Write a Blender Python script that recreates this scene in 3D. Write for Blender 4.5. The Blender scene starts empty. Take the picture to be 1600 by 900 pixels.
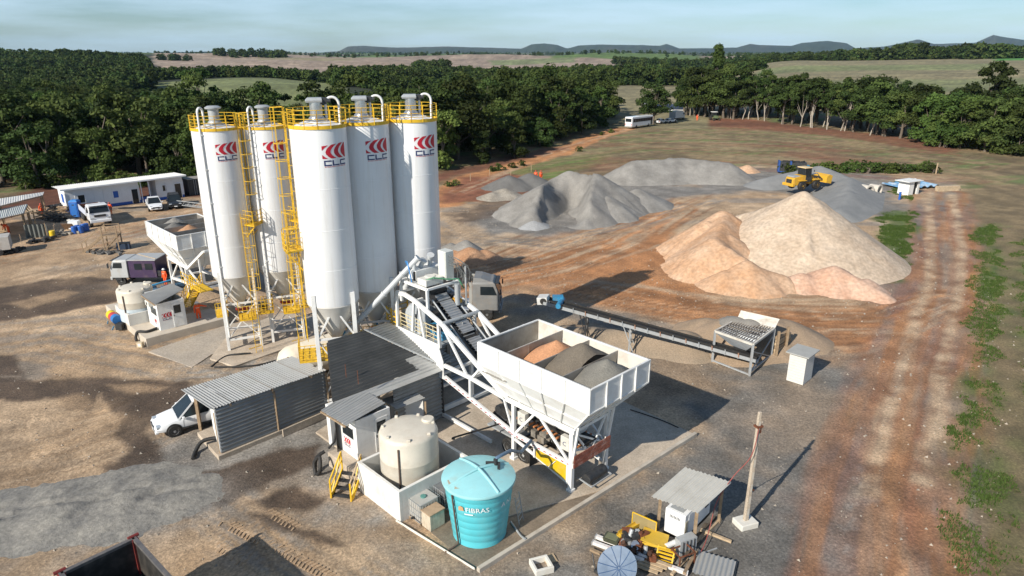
import bpy, math, random
import numpy as np
from mathutils import Vector, Matrix
R=math.radians; PI=math.pi; sin=math.sin; cos=math.cos
S=bpy.context.scene; COL=S.collection
random.seed(7); NR=np.random.RandomState(11)
# ---------------------------------------------------------------- camera
CAM_H=21.0; PITCH=R(19); FPX=1067.0
cd=bpy.data.cameras.new('camera'); cam=bpy.data.objects.new('camera',cd); COL.objects.link(cam)
cam.location=(0,0,CAM_H); cam.rotation_euler=(R(90)-PITCH,0,0)
cd.sensor_width=36; cd.lens=36*FPX/1600; cd.clip_start=.5; cd.clip_end=40000
S.camera=cam
# ---------------------------------------------------------------- sky, sun, exposure
SUN_AZ=R(40.5); SUN_EL=R(31.5)           # shadows fall towards azimuth SUN_AZ (from +Y to +X)
w=bpy.data.worlds.new('World'); S.world=w; w.use_nodes=True
nt=w.node_tree; bg=nt.nodes['Background']
sky=nt.nodes.new('ShaderNodeTexSky'); sky.sky_type='NISHITA'; sky.sun_disc=False
sky.sun_elevation=SUN_EL; sky.sun_rotation=SUN_AZ+PI; sky.altitude=600; sky.air_density=1.0; sky.dust_density=.6; sky.ozone_density=1.6
tc=nt.nodes.new('ShaderNodeTexCoord'); mp=nt.nodes.new('ShaderNodeMapping'); mp.inputs['Scale'].default_value=(1.3,1.3,11); mp.inputs['Rotation'].default_value=(R(4),R(-5),0)
nz=nt.nodes.new('ShaderNodeTexNoise'); nz.inputs['Scale'].default_value=3.4; nz.inputs['Detail'].default_value=7; nz.inputs['Roughness'].default_value=.55
rp=nt.nodes.new('ShaderNodeValToRGB'); rp.color_ramp.elements[0].position=.30; rp.color_ramp.elements[1].position=.68
mx=nt.nodes.new('ShaderNodeMix'); mx.data_type='RGBA'
nt.links.new(tc.outputs['Generated'],mp.inputs['Vector']); nt.links.new(mp.outputs[0],nz.inputs['Vector'])
nt.links.new(nz.outputs['Fac'],rp.inputs['Fac'])
ml=nt.nodes.new('ShaderNodeMath'); ml.operation='MULTIPLY'; ml.inputs[1].default_value=.62; nt.links.new(rp.outputs[0],ml.inputs[0])
sp=nt.nodes.new('ShaderNodeSeparateXYZ'); nt.links.new(tc.outputs['Generated'],sp.inputs[0])
hz=nt.nodes.new('ShaderNodeMapRange'); hz.inputs[1].default_value=0; hz.inputs[2].default_value=.45; hz.inputs[3].default_value=1; hz.inputs[4].default_value=.25; nt.links.new(sp.outputs['Z'],hz.inputs[0])   # thin cloud gathers towards the horizon
m9=nt.nodes.new('ShaderNodeMath'); m9.operation='MULTIPLY'; nt.links.new(ml.outputs[0],m9.inputs[0]); nt.links.new(hz.outputs[0],m9.inputs[1])
nt.links.new(m9.outputs[0],mx.inputs[0]); nt.links.new(sky.outputs[0],mx.inputs[6]); mx.inputs[7].default_value=(10.4,11.,11.6,1)
tint=nt.nodes.new('ShaderNodeMix'); tint.data_type='RGBA'; tint.blend_type='MULTIPLY'; tint.inputs[0].default_value=1; tint.inputs[7].default_value=(.80,.98,1.12,1)
nt.links.new(mx.outputs[2],tint.inputs[6]); nt.links.new(tint.outputs[2],bg.inputs['Color']); bg.inputs['Strength'].default_value=.072
sl=bpy.data.lights.new('sun','SUN'); sl.energy=5.0; sl.angle=R(.5); sl.color=(1,.93,.82)
so=bpy.data.objects.new('sun',sl); COL.objects.link(so)
sd=Vector((sin(SUN_AZ)*cos(SUN_EL),cos(SUN_AZ)*cos(SUN_EL),-sin(SUN_EL)))
so.rotation_euler=sd.to_track_quat('-Z','Y').to_euler(); so.location=(-40,-40,60)
S.view_settings.view_transform='Standard'; S.view_settings.look='None'; S.view_settings.gamma=1; S.view_settings.use_curve_mapping=False
S.view_settings.exposure=.28
S.render.engine='CYCLES'
try:
    S.cycles.max_bounces=6; S.cycles.diffuse_bounces=3; S.cycles.volume_bounces=0; S.cycles.transparent_max_bounces=8
except Exception: pass
# ---------------------------------------------------------------- helpers
_c,_s=cos(PITCH),sin(PITCH)
def ray(x,y):
    u=(x-800)/FPX; v=(450-y)/FPX
    return (u,_c+v*_s,-_s+v*_c)
def G(x,y,h=0.0):
    "the point of the place at height h that the photograph shows at x,y"
    r=ray(x,y); t=(h-CAM_H)/r[2]
    return Vector((r[0]*t,r[1]*t,h))
def V(*a): return Vector(a)
class MB:
    def __init__(s): s.v=[]; s.f=[]
    def add(s,vs,fs):
        o=len(s.v); s.v+= [tuple(q) for q in vs]; s.f+=[tuple(i+o for i in f) for f in fs]; return s
    def box(s,c,d,rot=None):
        x,y,z=d[0]/2,d[1]/2,d[2]/2
        vs=[V(sx*x,sy*y,sz*z) for sz in(-1,1) for sy in(-1,1) for sx in(-1,1)]
        if rot is not None: vs=[rot@q for q in vs]
        c=Vector(c)
        return s.add([q+c for q in vs],[(0,2,3,1),(4,5,7,6),(0,1,5,4),(2,6,7,3),(0,4,6,2),(1,3,7,5)])
    def bb(s,a,b): return s.box([(p+q)/2 for p,q in zip(a,b)],[abs(q-p) for p,q in zip(a,b)])
    def beam(s,p,q,w,h=None,up=(0,0,1)):
        p=Vector(p);q=Vector(q);h=h or w; d=(q-p)
        if d.length<1e-6: return s
        z=d.normalized(); u=Vector(up)
        if abs(z.dot(u))>.98: u=V(1,0,0)
        x=z.cross(u).normalized(); y=x.cross(z)
        vs=[]
        for e in (p,q):
            for a,b in((-1,-1),(1,-1),(1,1),(-1,1)): vs.append(e+x*(a*w/2)+y*(b*h/2))
        return s.add(vs,[(3,2,1,0),(4,5,6,7),(0,1,5,4),(1,2,6,5),(2,3,7,6),(3,0,4,7)])
    def tube(s,p,q,r,r2=None,n=10):
        p=Vector(p);q=Vector(q); r2=r if r2 is None else r2
        z=(q-p).normalized(); u=V(0,0,1) if abs(z.z)<.95 else V(1,0,0)
        x=z.cross(u).normalized(); y=x.cross(z); vs=[]
        for e,k in((p,r),(q,r2)):
            for i in range(n):
                t=2*PI*i/n; vs.append(e+x*(k*cos(t))+y*(k*sin(t)))
        fs=[(i,(i+1)%n,n+(i+1)%n,n+i) for i in range(n)]+[tuple(range(n-1,-1,-1)),tuple(range(n,2*n))]
        return s.add(vs,[tuple(reversed(f)) for f in fs])
    def path(s,pts,r,n=8):
        pts=[Vector(p) for p in pts]; vs=[];x=None
        for i,p in enumerate(pts):
            d=(pts[min(i+1,len(pts)-1)]-pts[max(i-1,0)]).normalized()
            if x is None:
                u=V(0,0,1) if abs(d.z)<.95 else V(1,0,0); x=d.cross(u).normalized()
            else: x=(x-d*x.dot(d)).normalized()
            y=d.cross(x)
            for k in range(n):
                t=2*PI*k/n; vs.append(p+x*(r*cos(t))+y*(r*sin(t)))
        m=len(pts); fs=[]
        for i in range(m-1):
            for k in range(n): fs.append((i*n+k,i*n+(k+1)%n,(i+1)*n+(k+1)%n,(i+1)*n+k))
        fs+=[tuple(range(n-1,-1,-1)),tuple((m-1)*n+k for k in range(n))]
        return s.add(vs,fs)
    def lathe(s,prof,n=32,c=(0,0,0),M=None,cap=True):
        vs=[];c=Vector(c)
        for r,z in prof:
            for i in range(n):
                t=2*PI*i/n; q=V(r*cos(t),r*sin(t),z)
                if M is not None: q=M@q
                vs.append(q+c)
        fs=[]
        for j in range(len(prof)-1):
            for i in range(n): fs.append((j*n+i,j*n+(i+1)%n,(j+1)*n+(i+1)%n,(j+1)*n+i))
        if cap: fs+=[tuple(range(n-1,-1,-1)),tuple((len(prof)-1)*n+i for i in range(n))]
        return s.add(vs,fs)
    def loft(s,rings,cap=True):
        n=len(rings[0]); vs=[q for r in rings for q in r]; fs=[]
        for j in range(len(rings)-1):
            for i in range(n): fs.append((j*n+i,j*n+(i+1)%n,(j+1)*n+(i+1)%n,(j+1)*n+i))
        if cap: fs+=[tuple(range(n-1,-1,-1)),tuple((len(rings)-1)*n+i for i in range(n))]
        return s.add(vs,fs)
    def plate(s,poly,t):
        "a flat polygon of 3D points with thickness t along its normal"
        P=[Vector(p) for p in poly]; nn=V(0,0,0)
        for i in range(len(P)): nn+=P[i].cross(P[(i+1)%len(P)])
        nn=nn.normalized()*(t/2); m=len(P)
        return s.add([p+nn for p in P]+[p-nn for p in P],[tuple(range(m)),tuple(range(2*m-1,m-1,-1))]+[(i,m+i,m+(i+1)%m,(i+1)%m) for i in range(m)])
    def quad(s,*q): return s.add(q,[tuple(range(len(q)))])
    def corr(s,o,u,v,lu,lv,pitch=.2,amp=.035,t=.006,per=6):
        "corrugated sheet: waves across u, ridges run along v"
        o=Vector(o);u=Vector(u).normalized();v=Vector(v).normalized();n=u.cross(v)
        k=max(2,int(lu/pitch*per)); vs=[]
        for side in(1,-1):
            for i in range(k+1):
                a=lu*i/k; z=amp*sin(2*PI*a/pitch)+side*t/2
                vs.append(o+u*a+n*z); vs.append(o+u*a+v*lv+n*z)
        fs=[]; m=2*(k+1)
        for i in range(k):
            fs.append((2*i,2*i+2,2*i+3,2*i+1)); fs.append((m+2*i,m+2*i+1,m+2*i+3,m+2*i+2))
            fs.append((2*i,m+2*i,m+2*i+2,2*i+2)); fs.append((2*i+1,2*i+3,m+2*i+3,m+2*i+1))
        return s.add(vs,fs)
def mesh(name,v,f,mat=None,smooth=None):
    me=bpy.data.meshes.new(name); me.from_pydata([tuple(q) for q in v],[],f); 
    if mat: me.materials.append(mat)
    if smooth is not None:
        me.polygons.foreach_set('use_smooth',[True]*len(me.polygons))
        try: me.set_sharp_from_angle(angle=R(smooth))
        except Exception: pass
    me.update(); return me
def ob(name,mb,mat,parent=None,smooth=None,bev=0,label=None):
    o=bpy.data.objects.new(name,mesh(name,mb.v,mb.f,mat,smooth)); COL.objects.link(o)
    if parent is not None: o.parent=parent
    if bev:
        m=o.modifiers.new('bevel','BEVEL'); m.width=bev; m.segments=2; m.limit_method='ANGLE'
    if label: o['label']=label
    return o
def tag(o,label,cat,group=None):
    o['label']=label; o['category']=cat
    if group: o['group']=group
    return o
def thing(name,label,cat,loc=(0,0,0),rz=0,group=None):
    o=bpy.data.objects.new(name,None); COL.objects.link(o); o.location=loc; o.rotation_euler=(0,0,rz)
    o.empty_display_size=.3
    return tag(o,label,cat,group)
def copytree(o,parent=None):
    c=o.copy(); COL.objects.link(c)
    if parent is not None: c.parent=parent
    for ch in list(o.children): copytree(ch,c)
    return c
# ---------------------------------------------------------------- materials
MC={}
def mat(name,col,rough=.6,metal=0,var=.12,scale=3.,bump=0,bscale=20.,dirt=None,dirta=0.,dscale=1.5,streak=False,emit=0,trans=0,col2=None,fine=0):
    if name in MC: return MC[name]
    m=bpy.data.materials.new(name); m.use_nodes=True; t=m.node_tree; b=t.nodes['Principled BSDF']
    b.inputs['Roughness'].default_value=rough; b.inputs['Metallic'].default_value=metal
    N=t.nodes.new; L=t.links.new
    tcn=N('ShaderNodeTexCoord'); out=None
    nzz=N('ShaderNodeTexNoise'); nzz.inputs['Scale'].default_value=scale; nzz.inputs['Detail'].default_value=8; nzz.inputs['Roughness'].default_value=.62
    L(tcn.outputs['Object'],nzz.inputs['Vector'])
    mix=N('ShaderNodeMix'); mix.data_type='RGBA'
    c=Vector(col[:3]); 
    c2=Vector(col2) if col2 else c*(1+var)
    c1=c if col2 else c*(1-var)
    mix.inputs[6].default_value=(*c1,1); mix.inputs[7].default_value=(*c2,1)
    rr=N('ShaderNodeMapRange'); rr.inputs[1].default_value=.32; rr.inputs[2].default_value=.68
    L(nzz.outputs['Fac'],rr.inputs[0]); L(rr.outputs[0],mix.inputs[0]); out=mix.outputs[2]
    if fine:
        n3=N('ShaderNodeTexNoise'); n3.inputs['Scale'].default_value=fine; n3.inputs['Detail'].default_value=3
        L(tcn.outputs['Object'],n3.inputs['Vector'])
        r3=N('ShaderNodeMapRange'); r3.inputs[1].default_value=.3; r3.inputs[2].default_value=.7; r3.inputs[3].default_value=.80; r3.inputs[4].default_value=1.2
        L(n3.outputs['Fac'],r3.inputs[0])
        m3=N('ShaderNodeVectorMath'); m3.operation='SCALE'; L(out,m3.inputs[0]); L(r3.outputs[0],m3.inputs['Scale']); out=m3.outputs[0]
    if dirt:
        n2=N('ShaderNodeTexNoise'); n2.inputs['Scale'].default_value=dscale; n2.inputs['Detail'].default_value=9; n2.inputs['Roughness'].default_value=.7
        if streak:
            mpp=N('ShaderNodeMapping'); mpp.inputs['Scale'].default_value=(5,5,.22); L(tcn.outputs['Object'],mpp.inputs['Vector']); L(mpp.outputs[0],n2.inputs['Vector'])
        else: L(tcn.outputs['Object'],n2.inputs['Vector'])
        r2=N('ShaderNodeMapRange'); r2.inputs[1].default_value=.5; r2.inputs[2].default_value=.78; r2.inputs[4].default_value=dirta
        L(n2.outputs['Fac'],r2.inputs[0])
        mx2=N('ShaderNodeMix'); mx2.data_type='RGBA'; L(r2.outputs[0],mx2.inputs[0]); L(out,mx2.inputs[6]); mx2.inputs[7].default_value=(*dirt,1); out=mx2.outputs[2]
    L(out,b.inputs['Base Color'])
    if bump:
        nb=N('ShaderNodeTexNoise'); nb.inputs['Scale'].default_value=bscale; nb.inputs['Detail'].default_value=6; nb.inputs['Roughness'].default_value=.7
        L(tcn.outputs['Object'],nb.inputs['Vector'])
        bp=N('ShaderNodeBump'); bp.inputs['Strength'].default_value=1; bp.inputs['Distance'].default_value=bump
        L(nb.outputs['Fac'],bp.inputs['Height']); L(bp.outputs[0],b.inputs['Normal'])
    if trans: b.inputs['Transmission Weight'].default_value=trans
    MC[name]=m; return m
DUST=(.30,.22,.14)
WHITE=mat('white_paint',(.76,.76,.74),.45,0,.03,2,dirt=(.42,.38,.32),dirta=.45,dscale=1.3)
SILO=mat('silo_white',(.80,.80,.80),.34,0,.02,1,dirt=(.56,.50,.42),dirta=.4,dscale=1.2,streak=True)
CONEM=mat('silo_cone',(.58,.56,.52),.5,0,.08,1.5,dirt=(.30,.26,.2),dirta=.5)
YEL=mat('yellow_paint',(.72,.44,.02),.5,0,.1,5,dirt=(.35,.24,.08),dirta=.45,dscale=4)
GREYM=mat('grey_metal',(.40,.42,.43),.45,.2,.1,4,dirt=DUST,dirta=.4)
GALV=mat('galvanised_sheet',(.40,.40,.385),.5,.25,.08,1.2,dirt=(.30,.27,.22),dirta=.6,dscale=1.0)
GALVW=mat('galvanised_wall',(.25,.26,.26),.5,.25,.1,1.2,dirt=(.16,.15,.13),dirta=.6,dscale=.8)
DARKSH=mat('shade_dark_sheet',(.052,.054,.054),.55,.1,.25,.9,dirt=(.10,.10,.095),dirta=.6,dscale=.7)  # shade of grazing sun put into the sheet colour
BLACK=mat('black_rubber',(.018,.018,.018),.7,0,.3,6,dirt=(.12,.09,.06),dirta=.4,dscale=5)
DARK=mat('dark_machinery',(.045,.047,.05),.5,.3,.4,5,dirt=(.14,.11,.08),dirta=.4,dscale=4)
RUST=mat('rusty_iron',(.16,.055,.025),.8,.1,.4,6,bump=.01,bscale=30)
CONC=mat('concrete',(.46,.385,.30),.85,0,.18,.8,bump=.006,bscale=25,dirt=(.26,.18,.115),dirta=.6,dscale=.45,fine=14)
CONCW=mat('whitewashed_concrete',(.66,.64,.58),.8,0,.08,2,bump=.004,bscale=30,dirt=(.40,.32,.23),dirta=.65,dscale=1.0)
BLOCKW=mat('whitewashed_block',(.62,.61,.57),.85,0,.1,3,bump=.02,bscale=9,dirt=(.36,.32,.26),dirta=.5,dscale=3)
GLASS=mat('dark_glass',(.018,.024,.028),.08,0,.2,1)
WOOD=mat('weathered_wood',(.30,.215,.135),.8,0,.25,6,bump=.004,bscale=40)
WOODL=mat('pale_timber',(.44,.33,.21),.8,0,.2,6)
BLUEP=mat('blue_plastic',(.02,.11,.42),.45,0,.1,3,dirt=DUST,dirta=.2)
ORANGE=mat('orange_workwear',(.85,.10,.015),.75,0,.12,8)
SKIN=mat('skin',(.38,.21,.14),.55,0,.08,8)
TANKB=mat('beige_tank',(.60,.555,.47),.5,0,.06,1.5,dirt=(.44,.36,.27),dirta=.6,dscale=.9)
TANKL=mat('pale_blue_tank',(.50,.57,.61),.45,0,.05,1.5,dirt=(.42,.36,.28),dirta=.3,dscale=1.2)
CYAN=mat('cyan_fibreglass',(.10,.52,.60),.38,0,.06,1.2,dirt=(.32,.42,.38),dirta=.3,dscale=1.0)
CYANL=mat('cyan_lid',(.29,.59,.62),.55,0,.06,1.1,dirt=(.36,.34,.27),dirta=.5,dscale=.9)
RED=mat('logo_red',(.50,.012,.03),.5,0,.05,3)
NAVY=mat('logo_navy',(.015,.025,.12),.5,0,.05,3)
WHITEP=mat('white_print',(.82,.84,.84),.5,0,.02,3)
CARW=mat('white_car_paint',(.78,.79,.80),.18,0,.01,1,dirt=(.5,.42,.32),dirta=.25,dscale=1.5)
CHROME=mat('chrome',(.55,.56,.58),.25,.8,.1,4)
SCREW=mat('screw_conveyor_grey',(.52,.54,.55),.42,.1,.05,3,dirt=(.4,.36,.3),dirta=.5)
BLUEM=mat('blue_machine',(.03,.22,.40),.5,0,.2,5,dirt=DUST,dirta=.4)
STEELIN=mat('worn_steel_inside',(.33,.31,.28),.5,.3,.2,1.2,dirt=(.19,.15,.11),dirta=.9,dscale=.8)
# ---------------------------------------------------------------- terrain
def vnoise(x,y,seed=0):
    xi=np.floor(x).astype(np.int64); yi=np.floor(y).astype(np.int64); xf=x-xi; yf=y-yi
    def h(a,b):
        n=(a*374761393+b*668265263+seed*1442695041)&0x7fffffff
        n=((n^(n>>13))*1274126177)&0x7fffffff
        return ((n^(n>>16))&0xffff)/65535.
    u=xf*xf*(3-2*xf); v=yf*yf*(3-2*yf)
    return (h(xi,yi)*(1-u)+h(xi+1,yi)*u)*(1-v)+(h(xi,yi+1)*(1-u)+h(xi+1,yi+1)*u)*v
def fbm(x,y,o=4,seed=0):
    t=0;a=.5;s=0
    for i in range(o): t=t+a*vnoise(x*2**i+17.3*i,y*2**i-9.1*i,seed+i); s+=a; a*=.5
    return t/s
TPX=[-500,0,100,240,400,540,700,900,1080,1250,1450,1600,2100]
TY=[200,300,450,600,750,900,1200,1600,2500,4000,6000,7000]
TZ=[[0]*13,
 [-5,-5,-5,-7,-12,-11,-5,-1,1,4,5,6,6],
 [-7,-7,-7,-3,2.5,2,-6,1,0,8.5,10,11,11],
 [-2,-2,-2,0,2,-3,-4,-2,0,12,13,14,14],
 [8,6,6,3,2,-1,-2,-1,-1,14,16,17,17],
 [18,15,14,8,4,1,0,0,0,15,18,19,19],
 [19,20,17,10,9,5,8,6,1,10,14,20,20],
 [15,18,14,12,14,12,15,14,4,6,10,18,18],
 [5,10,5,8,10,8,10,12,8,5,5,10,10],
 [10]*13,[18]*13,[18]*13]
FAR=[(-600,83),(0,83.5),(250,83),(330,80.5),(390,82),(500,83),(530,80),(545,72.5),(570,71.5),(620,74),(700,72.5),(760,74.5),(815,76),(830,70),(850,68.5),(870,70),(885,76),(905,71),(940,69.5),(1000,70),(1030,72),(1040,69),(1060,76),(1090,76),(1150,75),(1170,69),(1185,71),(1235,71),(1250,66.5),(1290,64),(1320,68),(1335,76),(1380,73),(1430,62),(1455,69),(1520,67),(1545,55),(1560,58),(1600,63),(1700,70),(2200,76)]
def px_of(X,Y): return 800+1128*X/(Y+7.2)
TZa=np.array(TZ,float)
def far_z(X,Y):
    px=np.clip(px_of(X,Y),-500,2100); Yc=np.clip(Y,200,7000)
    ly=np.interp(np.log(Yc),np.log(TY),np.arange(len(TY))); lx=np.interp(px,TPX,np.arange(len(TPX)))
    j=np.minimum(ly.astype(int),len(TY)-2); i=np.minimum(lx.astype(int),len(TPX)-2); fy=ly-j; fx=lx-i
    fy=fy*fy*(3-2*fy); fx=fx*fx*(3-2*fx)
    z=(TZa[j,i]*(1-fx)+TZa[j,i+1]*fx)*(1-fy)+(TZa[j+1,i]*(1-fx)+TZa[j+1,i+1]*fx)*fy
    t=np.interp(px,[p for p,_ in FAR],[q for _,q in FAR]); hz=21+9000*(82.6-t)/1195-18+14*(fbm(X/500,Y/900,4,5)-.5)
    k=np.clip((Y-7200)/1800,0,1); k=k*k*(3-2*k)*np.where(Y>9300,np.clip(1-(Y-9300)/1500,0,1),1)
    return z+k*np.maximum(hz,-10)
def ground_z(X,Y):
    X=np.asarray(X,float);Y=np.asarray(Y,float)
    z=np.where(Y>150,far_z(X,Y),0.)
    z=z+np.clip((Y-160)/200,0,1)*(fbm(X/90,Y/90,3,3)-.5)*3*np.clip(Y/900,.3,2)+np.clip((Y-560)/700,0,1)*(fbm(X/330+3.,Y/420,2,6)-.5)*26*np.clip(1-(Y-2500)/5000,.4,1)
    z=z+.10*(fbm(X/7,Y/7,4,8)-.5)*np.clip((Y-10)/10,0,1)+.11*(fbm(X/1.1,Y/1.1,3,9)-.5)*np.clip(1-(Y-90)/80,0,1)
    return z
def gz(x,y): return float(ground_z(np.array([x]),np.array([y]))[0])
us=np.concatenate([np.linspace(-1.9,-1.0,60,False),np.linspace(-1.0,1.0,560),np.linspace(1.0,1.9,61)[1:]])
ys=[6.]
while ys[-1]<14000:
    y=ys[-1]; ys.append(y+(y+15)*(.0055 if y<130 else .008 if y<300 else .016 if y<1500 else .03))
ys=np.array(ys)
YY,UU=np.meshgrid(ys,us,indexing='ij'); XX=UU*(YY+15)
X=XX.ravel();Y=YY.ravel();ZZ=ground_z(X,Y)
# --- colour of the ground itself (soil, gravel, mud, fields)
PX=px_of(X,Y)
wx=X+4.4*(fbm(X/3.2,Y/3.2,5,21)-.5)+.9*(fbm(X/.7,Y/.7,2,22)-.5); wy=Y+4.4*(fbm(X/3.2,Y/3.2,5,31)-.5)+.9*(fbm(X/.7,Y/.7,2,32)-.5)
n1=fbm(X/6,Y/6,5,41); n2=fbm(X/1.3,Y/1.3,4,42); n3=fbm(X/25,Y/25,4,43)
TAN=np.array((.455,.312,.188)); TAN2=np.array((.53,.385,.25)); REDS=np.array((.150,.056,.030)); ORG=np.array((.48,.222,.090)); GRY=np.array((.200,.186,.165))
GRYL=np.array((.30,.285,.26)); MUD=np.array((.085,.058,.040)); STUB=np.array((.225,.165,.088)); GRN=np.array((.085,.135,.025)); OLV=np.array((.21,.18,.095)); FLOOR=np.array((.028,.036,.016))
PINK=np.array((.33,.25,.185)); BGRN=np.array((.075,.22,.03))
C=np.empty((len(X),3)); C[:]=STUB
def mixin(m,col):
    global C
    m=np.clip(m,0,1)[:,None]; C=C*(1-m)+np.asarray(col)*m
def poly_mask(pts,soft=.8,px=True,warp=1.):
    P=[G(*p)[:2] if px else p for p in pts]
    P=np.array([(a[0],a[1]) for a in P]); lo=P.min(0)-6; hi=P.max(0)+6
    idx=np.where((X>lo[0])&(X<hi[0])&(Y>lo[1])&(Y<hi[1]))[0]
    out=np.zeros(len(X))
    if not len(idx): return out
    x=X[idx]+(wx[idx]-X[idx])*warp; y=Y[idx]+(wy[idx]-Y[idx])*warp
    ins=np.zeros(len(idx),bool); d=np.full(len(idx),1e9)
    for i in range(len(P)):
        a=P[i];b=P[(i+1)%len(P)]
        c=((a[1]>y)!=(b[1]>y))&(x<(b[0]-a[0])*(y-a[1])/(b[1]-a[1]+1e-12)+a[0]); ins^=c
        e=b-a; t=np.clip(((x-a[0])*e[0]+(y-a[1])*e[1])/(e@e+1e-9),0,1)
        d=np.minimum(d,np.hypot(x-a[0]-t*e[0],y-a[1]-t*e[1]))
    sd=np.where(ins,d,-d); v=np.clip(sd/soft*.5+.5,0,1); out[idx]=v*v*(3-2*v); return out
def line_mask(pts,width,soft=.4,px=True,warp=.4):
    P=[G(*p)[:2] if px else p for p in pts]; P=np.array([(a[0],a[1]) for a in P]); lo=P.min(0)-width-4; hi=P.max(0)+width+4
    idx=np.where((X>lo[0])&(X<hi[0])&(Y>lo[1])&(Y<hi[1]))[0]; out=np.zeros(len(X))
    if not len(idx): return out
    x=X[idx]+(wx[idx]-X[idx])*warp; y=Y[idx]+(wy[idx]-Y[idx])*warp; d=np.full(len(idx),1e9)
    for i in range(len(P)-1):
        a=P[i];e=P[i+1]-a; t=np.clip(((x-a[0])*e[0]+(y-a[1])*e[1])/(e@e+1e-9),0,1)
        d=np.minimum(d,np.hypot(x-a[0]-t*e[0],y-a[1]-t*e[1]))
    out[idx]=np.clip((width/2-d)/soft+.5,0,1); return out
near=(Y<260)
# stubble field: curved mown streaks
st=fbm((X*.35+Y*.10)/1.6,(Y*.9-X*.3+.004*(X-40)**2)/9,4,51)
mixin(np.clip((st-.47)*9,0,.8),STUB*1.45); mixin(np.clip((.42-st)*9,0,.7),STUB*.6); mixin(np.clip((fbm((X+Y*.3)/14,(Y-X*.25)/5,5,52)-.57)*8,0,.8)*near,GRN*1.2+.02)
mixin(np.clip((fbm(X/22,Y/12,4,53)-.62)*6,0,.5)*near,REDS*1.6)
mixin(poly_mask([(1000,182),(1180,190),(1420,215),(1500,232),(1480,240),(1300,212),(1100,196),(985,192)],1.5)*.8,REDS*1.3)
# yard
YARD=[(-260,345),(60,318),(300,300),(690,292),(770,262),(860,296),(960,285),(1150,258),(1420,264),(1490,275),(1515,330),(1530,450),(1500,620),(1490,760),(1500,1050),(-500,1050)]
mixin(poly_mask(YARD,2.),TAN); mixin(poly_mask(YARD,2.)*np.clip((n1-.46)*6,0,.8),TAN2*1.04); mixin(poly_mask(YARD,2.)*np.clip((fbm(X/4+.1*Y,Y/1.6,5,44)-.58)*9,0,.35),TAN*.72); mixin(poly_mask(YARD,2.)*np.clip((fbm(X/9,Y/3.5,5,45)-.58)*10,0,.6),GRYL*.75)
mixin(poly_mask([(-300,330),(0,322),(60,290),(330,283),(330,306),(90,322),(40,330),(0,345),(-300,370)],1.5),REDS*.9)
mixin(poly_mask([(685,300),(720,278),(800,272),(850,285),(830,300),(790,312),(700,318)],1.2),REDS*1.5)
mixin(poly_mask([(790,262),(860,248),(960,238),(860,285),(800,275)],2)*.7,GRN*1.5)
# hill road and the crossing road
mixin(line_mask([(690,318),(720,285),(790,262),(870,240),(925,216),(975,200),(1010,192)],5.5,1.2),ORG*1.15)
mixin(line_mask([(640,290),(720,268),(800,250),(870,232)],5.,2)*.8,REDS*1.1)
mixin(line_mask([(760,176),(900,180),(1000,185),(1080,184),(1300,160)],7.,1.5),TAN2*1.05)
# orange traffic area
mixin(poly_mask([(690,440),(760,418),(850,395),(930,365),(1040,315),(1070,420),(1120,480),(1400,500),(1470,440),(1520,450),(1500,540),(1330,560),(1250,520),(1000,480),(900,470),(800,470)],2.2)*np.clip(.75+2.*(n1-.42),.3,1),ORG)
mixin(poly_mask([(690,400),(720,330),(760,350),(860,375),(960,355),(1080,320),(1000,350),(850,400),(720,440)],2)*.75,TAN2*1.05)
# tyre sweeps on the orange area and over the yard
for k in range(42):
    x0=740+NR.rand()*120; o=NR.rand()*70
    pts=[(x0,442-o*.7),(x0+90,424-o),(x0+180+NR.rand()*40,388-o),(x0+260,345-o*.8)]
    mixin(line_mask(pts,.28+.3*NR.rand(),.25,warp=.12)*(.35+.4*NR.rand()),(ORG*.55,ORG*.75,TAN2*1.1,ORG*.5)[k%4])
for k in range(26):
    y0=436+NR.rand()*95; pts=[(930+NR.rand()*100,y0),(1130,y0+26),(1330,y0+24+8*NR.rand()),(1480,y0-10+NR.rand()*10)]
    mixin(line_mask(pts,.3+.5*NR.rand(),.35,warp=.2)*(.35+.4*NR.rand()),(ORG*.6,TAN2*1.05,ORG*.8,ORG*.45)[k%4])
# grey gravel around piles
mixin(poly_mask([(735,345),(760,365),(850,368),(960,350),(1050,312),(1160,300),(1220,300),(1400,345),(1400,300),(1380,270),(1180,262),(1080,290),(960,285),(860,300)],1.5)*.95,GRYL*.75)
mixin(poly_mask([(700,335),(790,300),(850,310),(790,340),(720,352)],1.)*.8*np.clip(n1*2.2-.4,0,1),MUD*1.3)
mixin(line_mask([(690,385),(760,382),(830,376)],2.2,1)*.7,GRYL*.6)
# grey yard in the middle and right
mixin(poly_mask([(700,1000),(760,892),(905,795),(1085,682),(1020,600),(1010,540),(1110,560),(1220,520),(1300,545),(1350,600),(1370,720),(1345,800),(1330,1000)],1.8)*np.clip(.85+2.0*(n1-.45),.55,1),GRY)
mixin(poly_mask([(860,470),(1000,500),(1100,560),(1140,610),(1000,640),(1010,560),(880,520)],1.2)*.7,TAN*.7)
mixin(poly_mask([(820,480),(900,475),(1010,505),(1090,515),(1060,535),(950,520)],1.)*.8,GRY)
for k in range(30): 
    cx,cy=830+NR.rand()*240,640+NR.rand()*240; mixin(poly_mask([(cx-28,cy),(cx,cy-9),(cx+34,cy-2),(cx+5,cy+10)],.9)*.35,TAN*.85)
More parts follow.
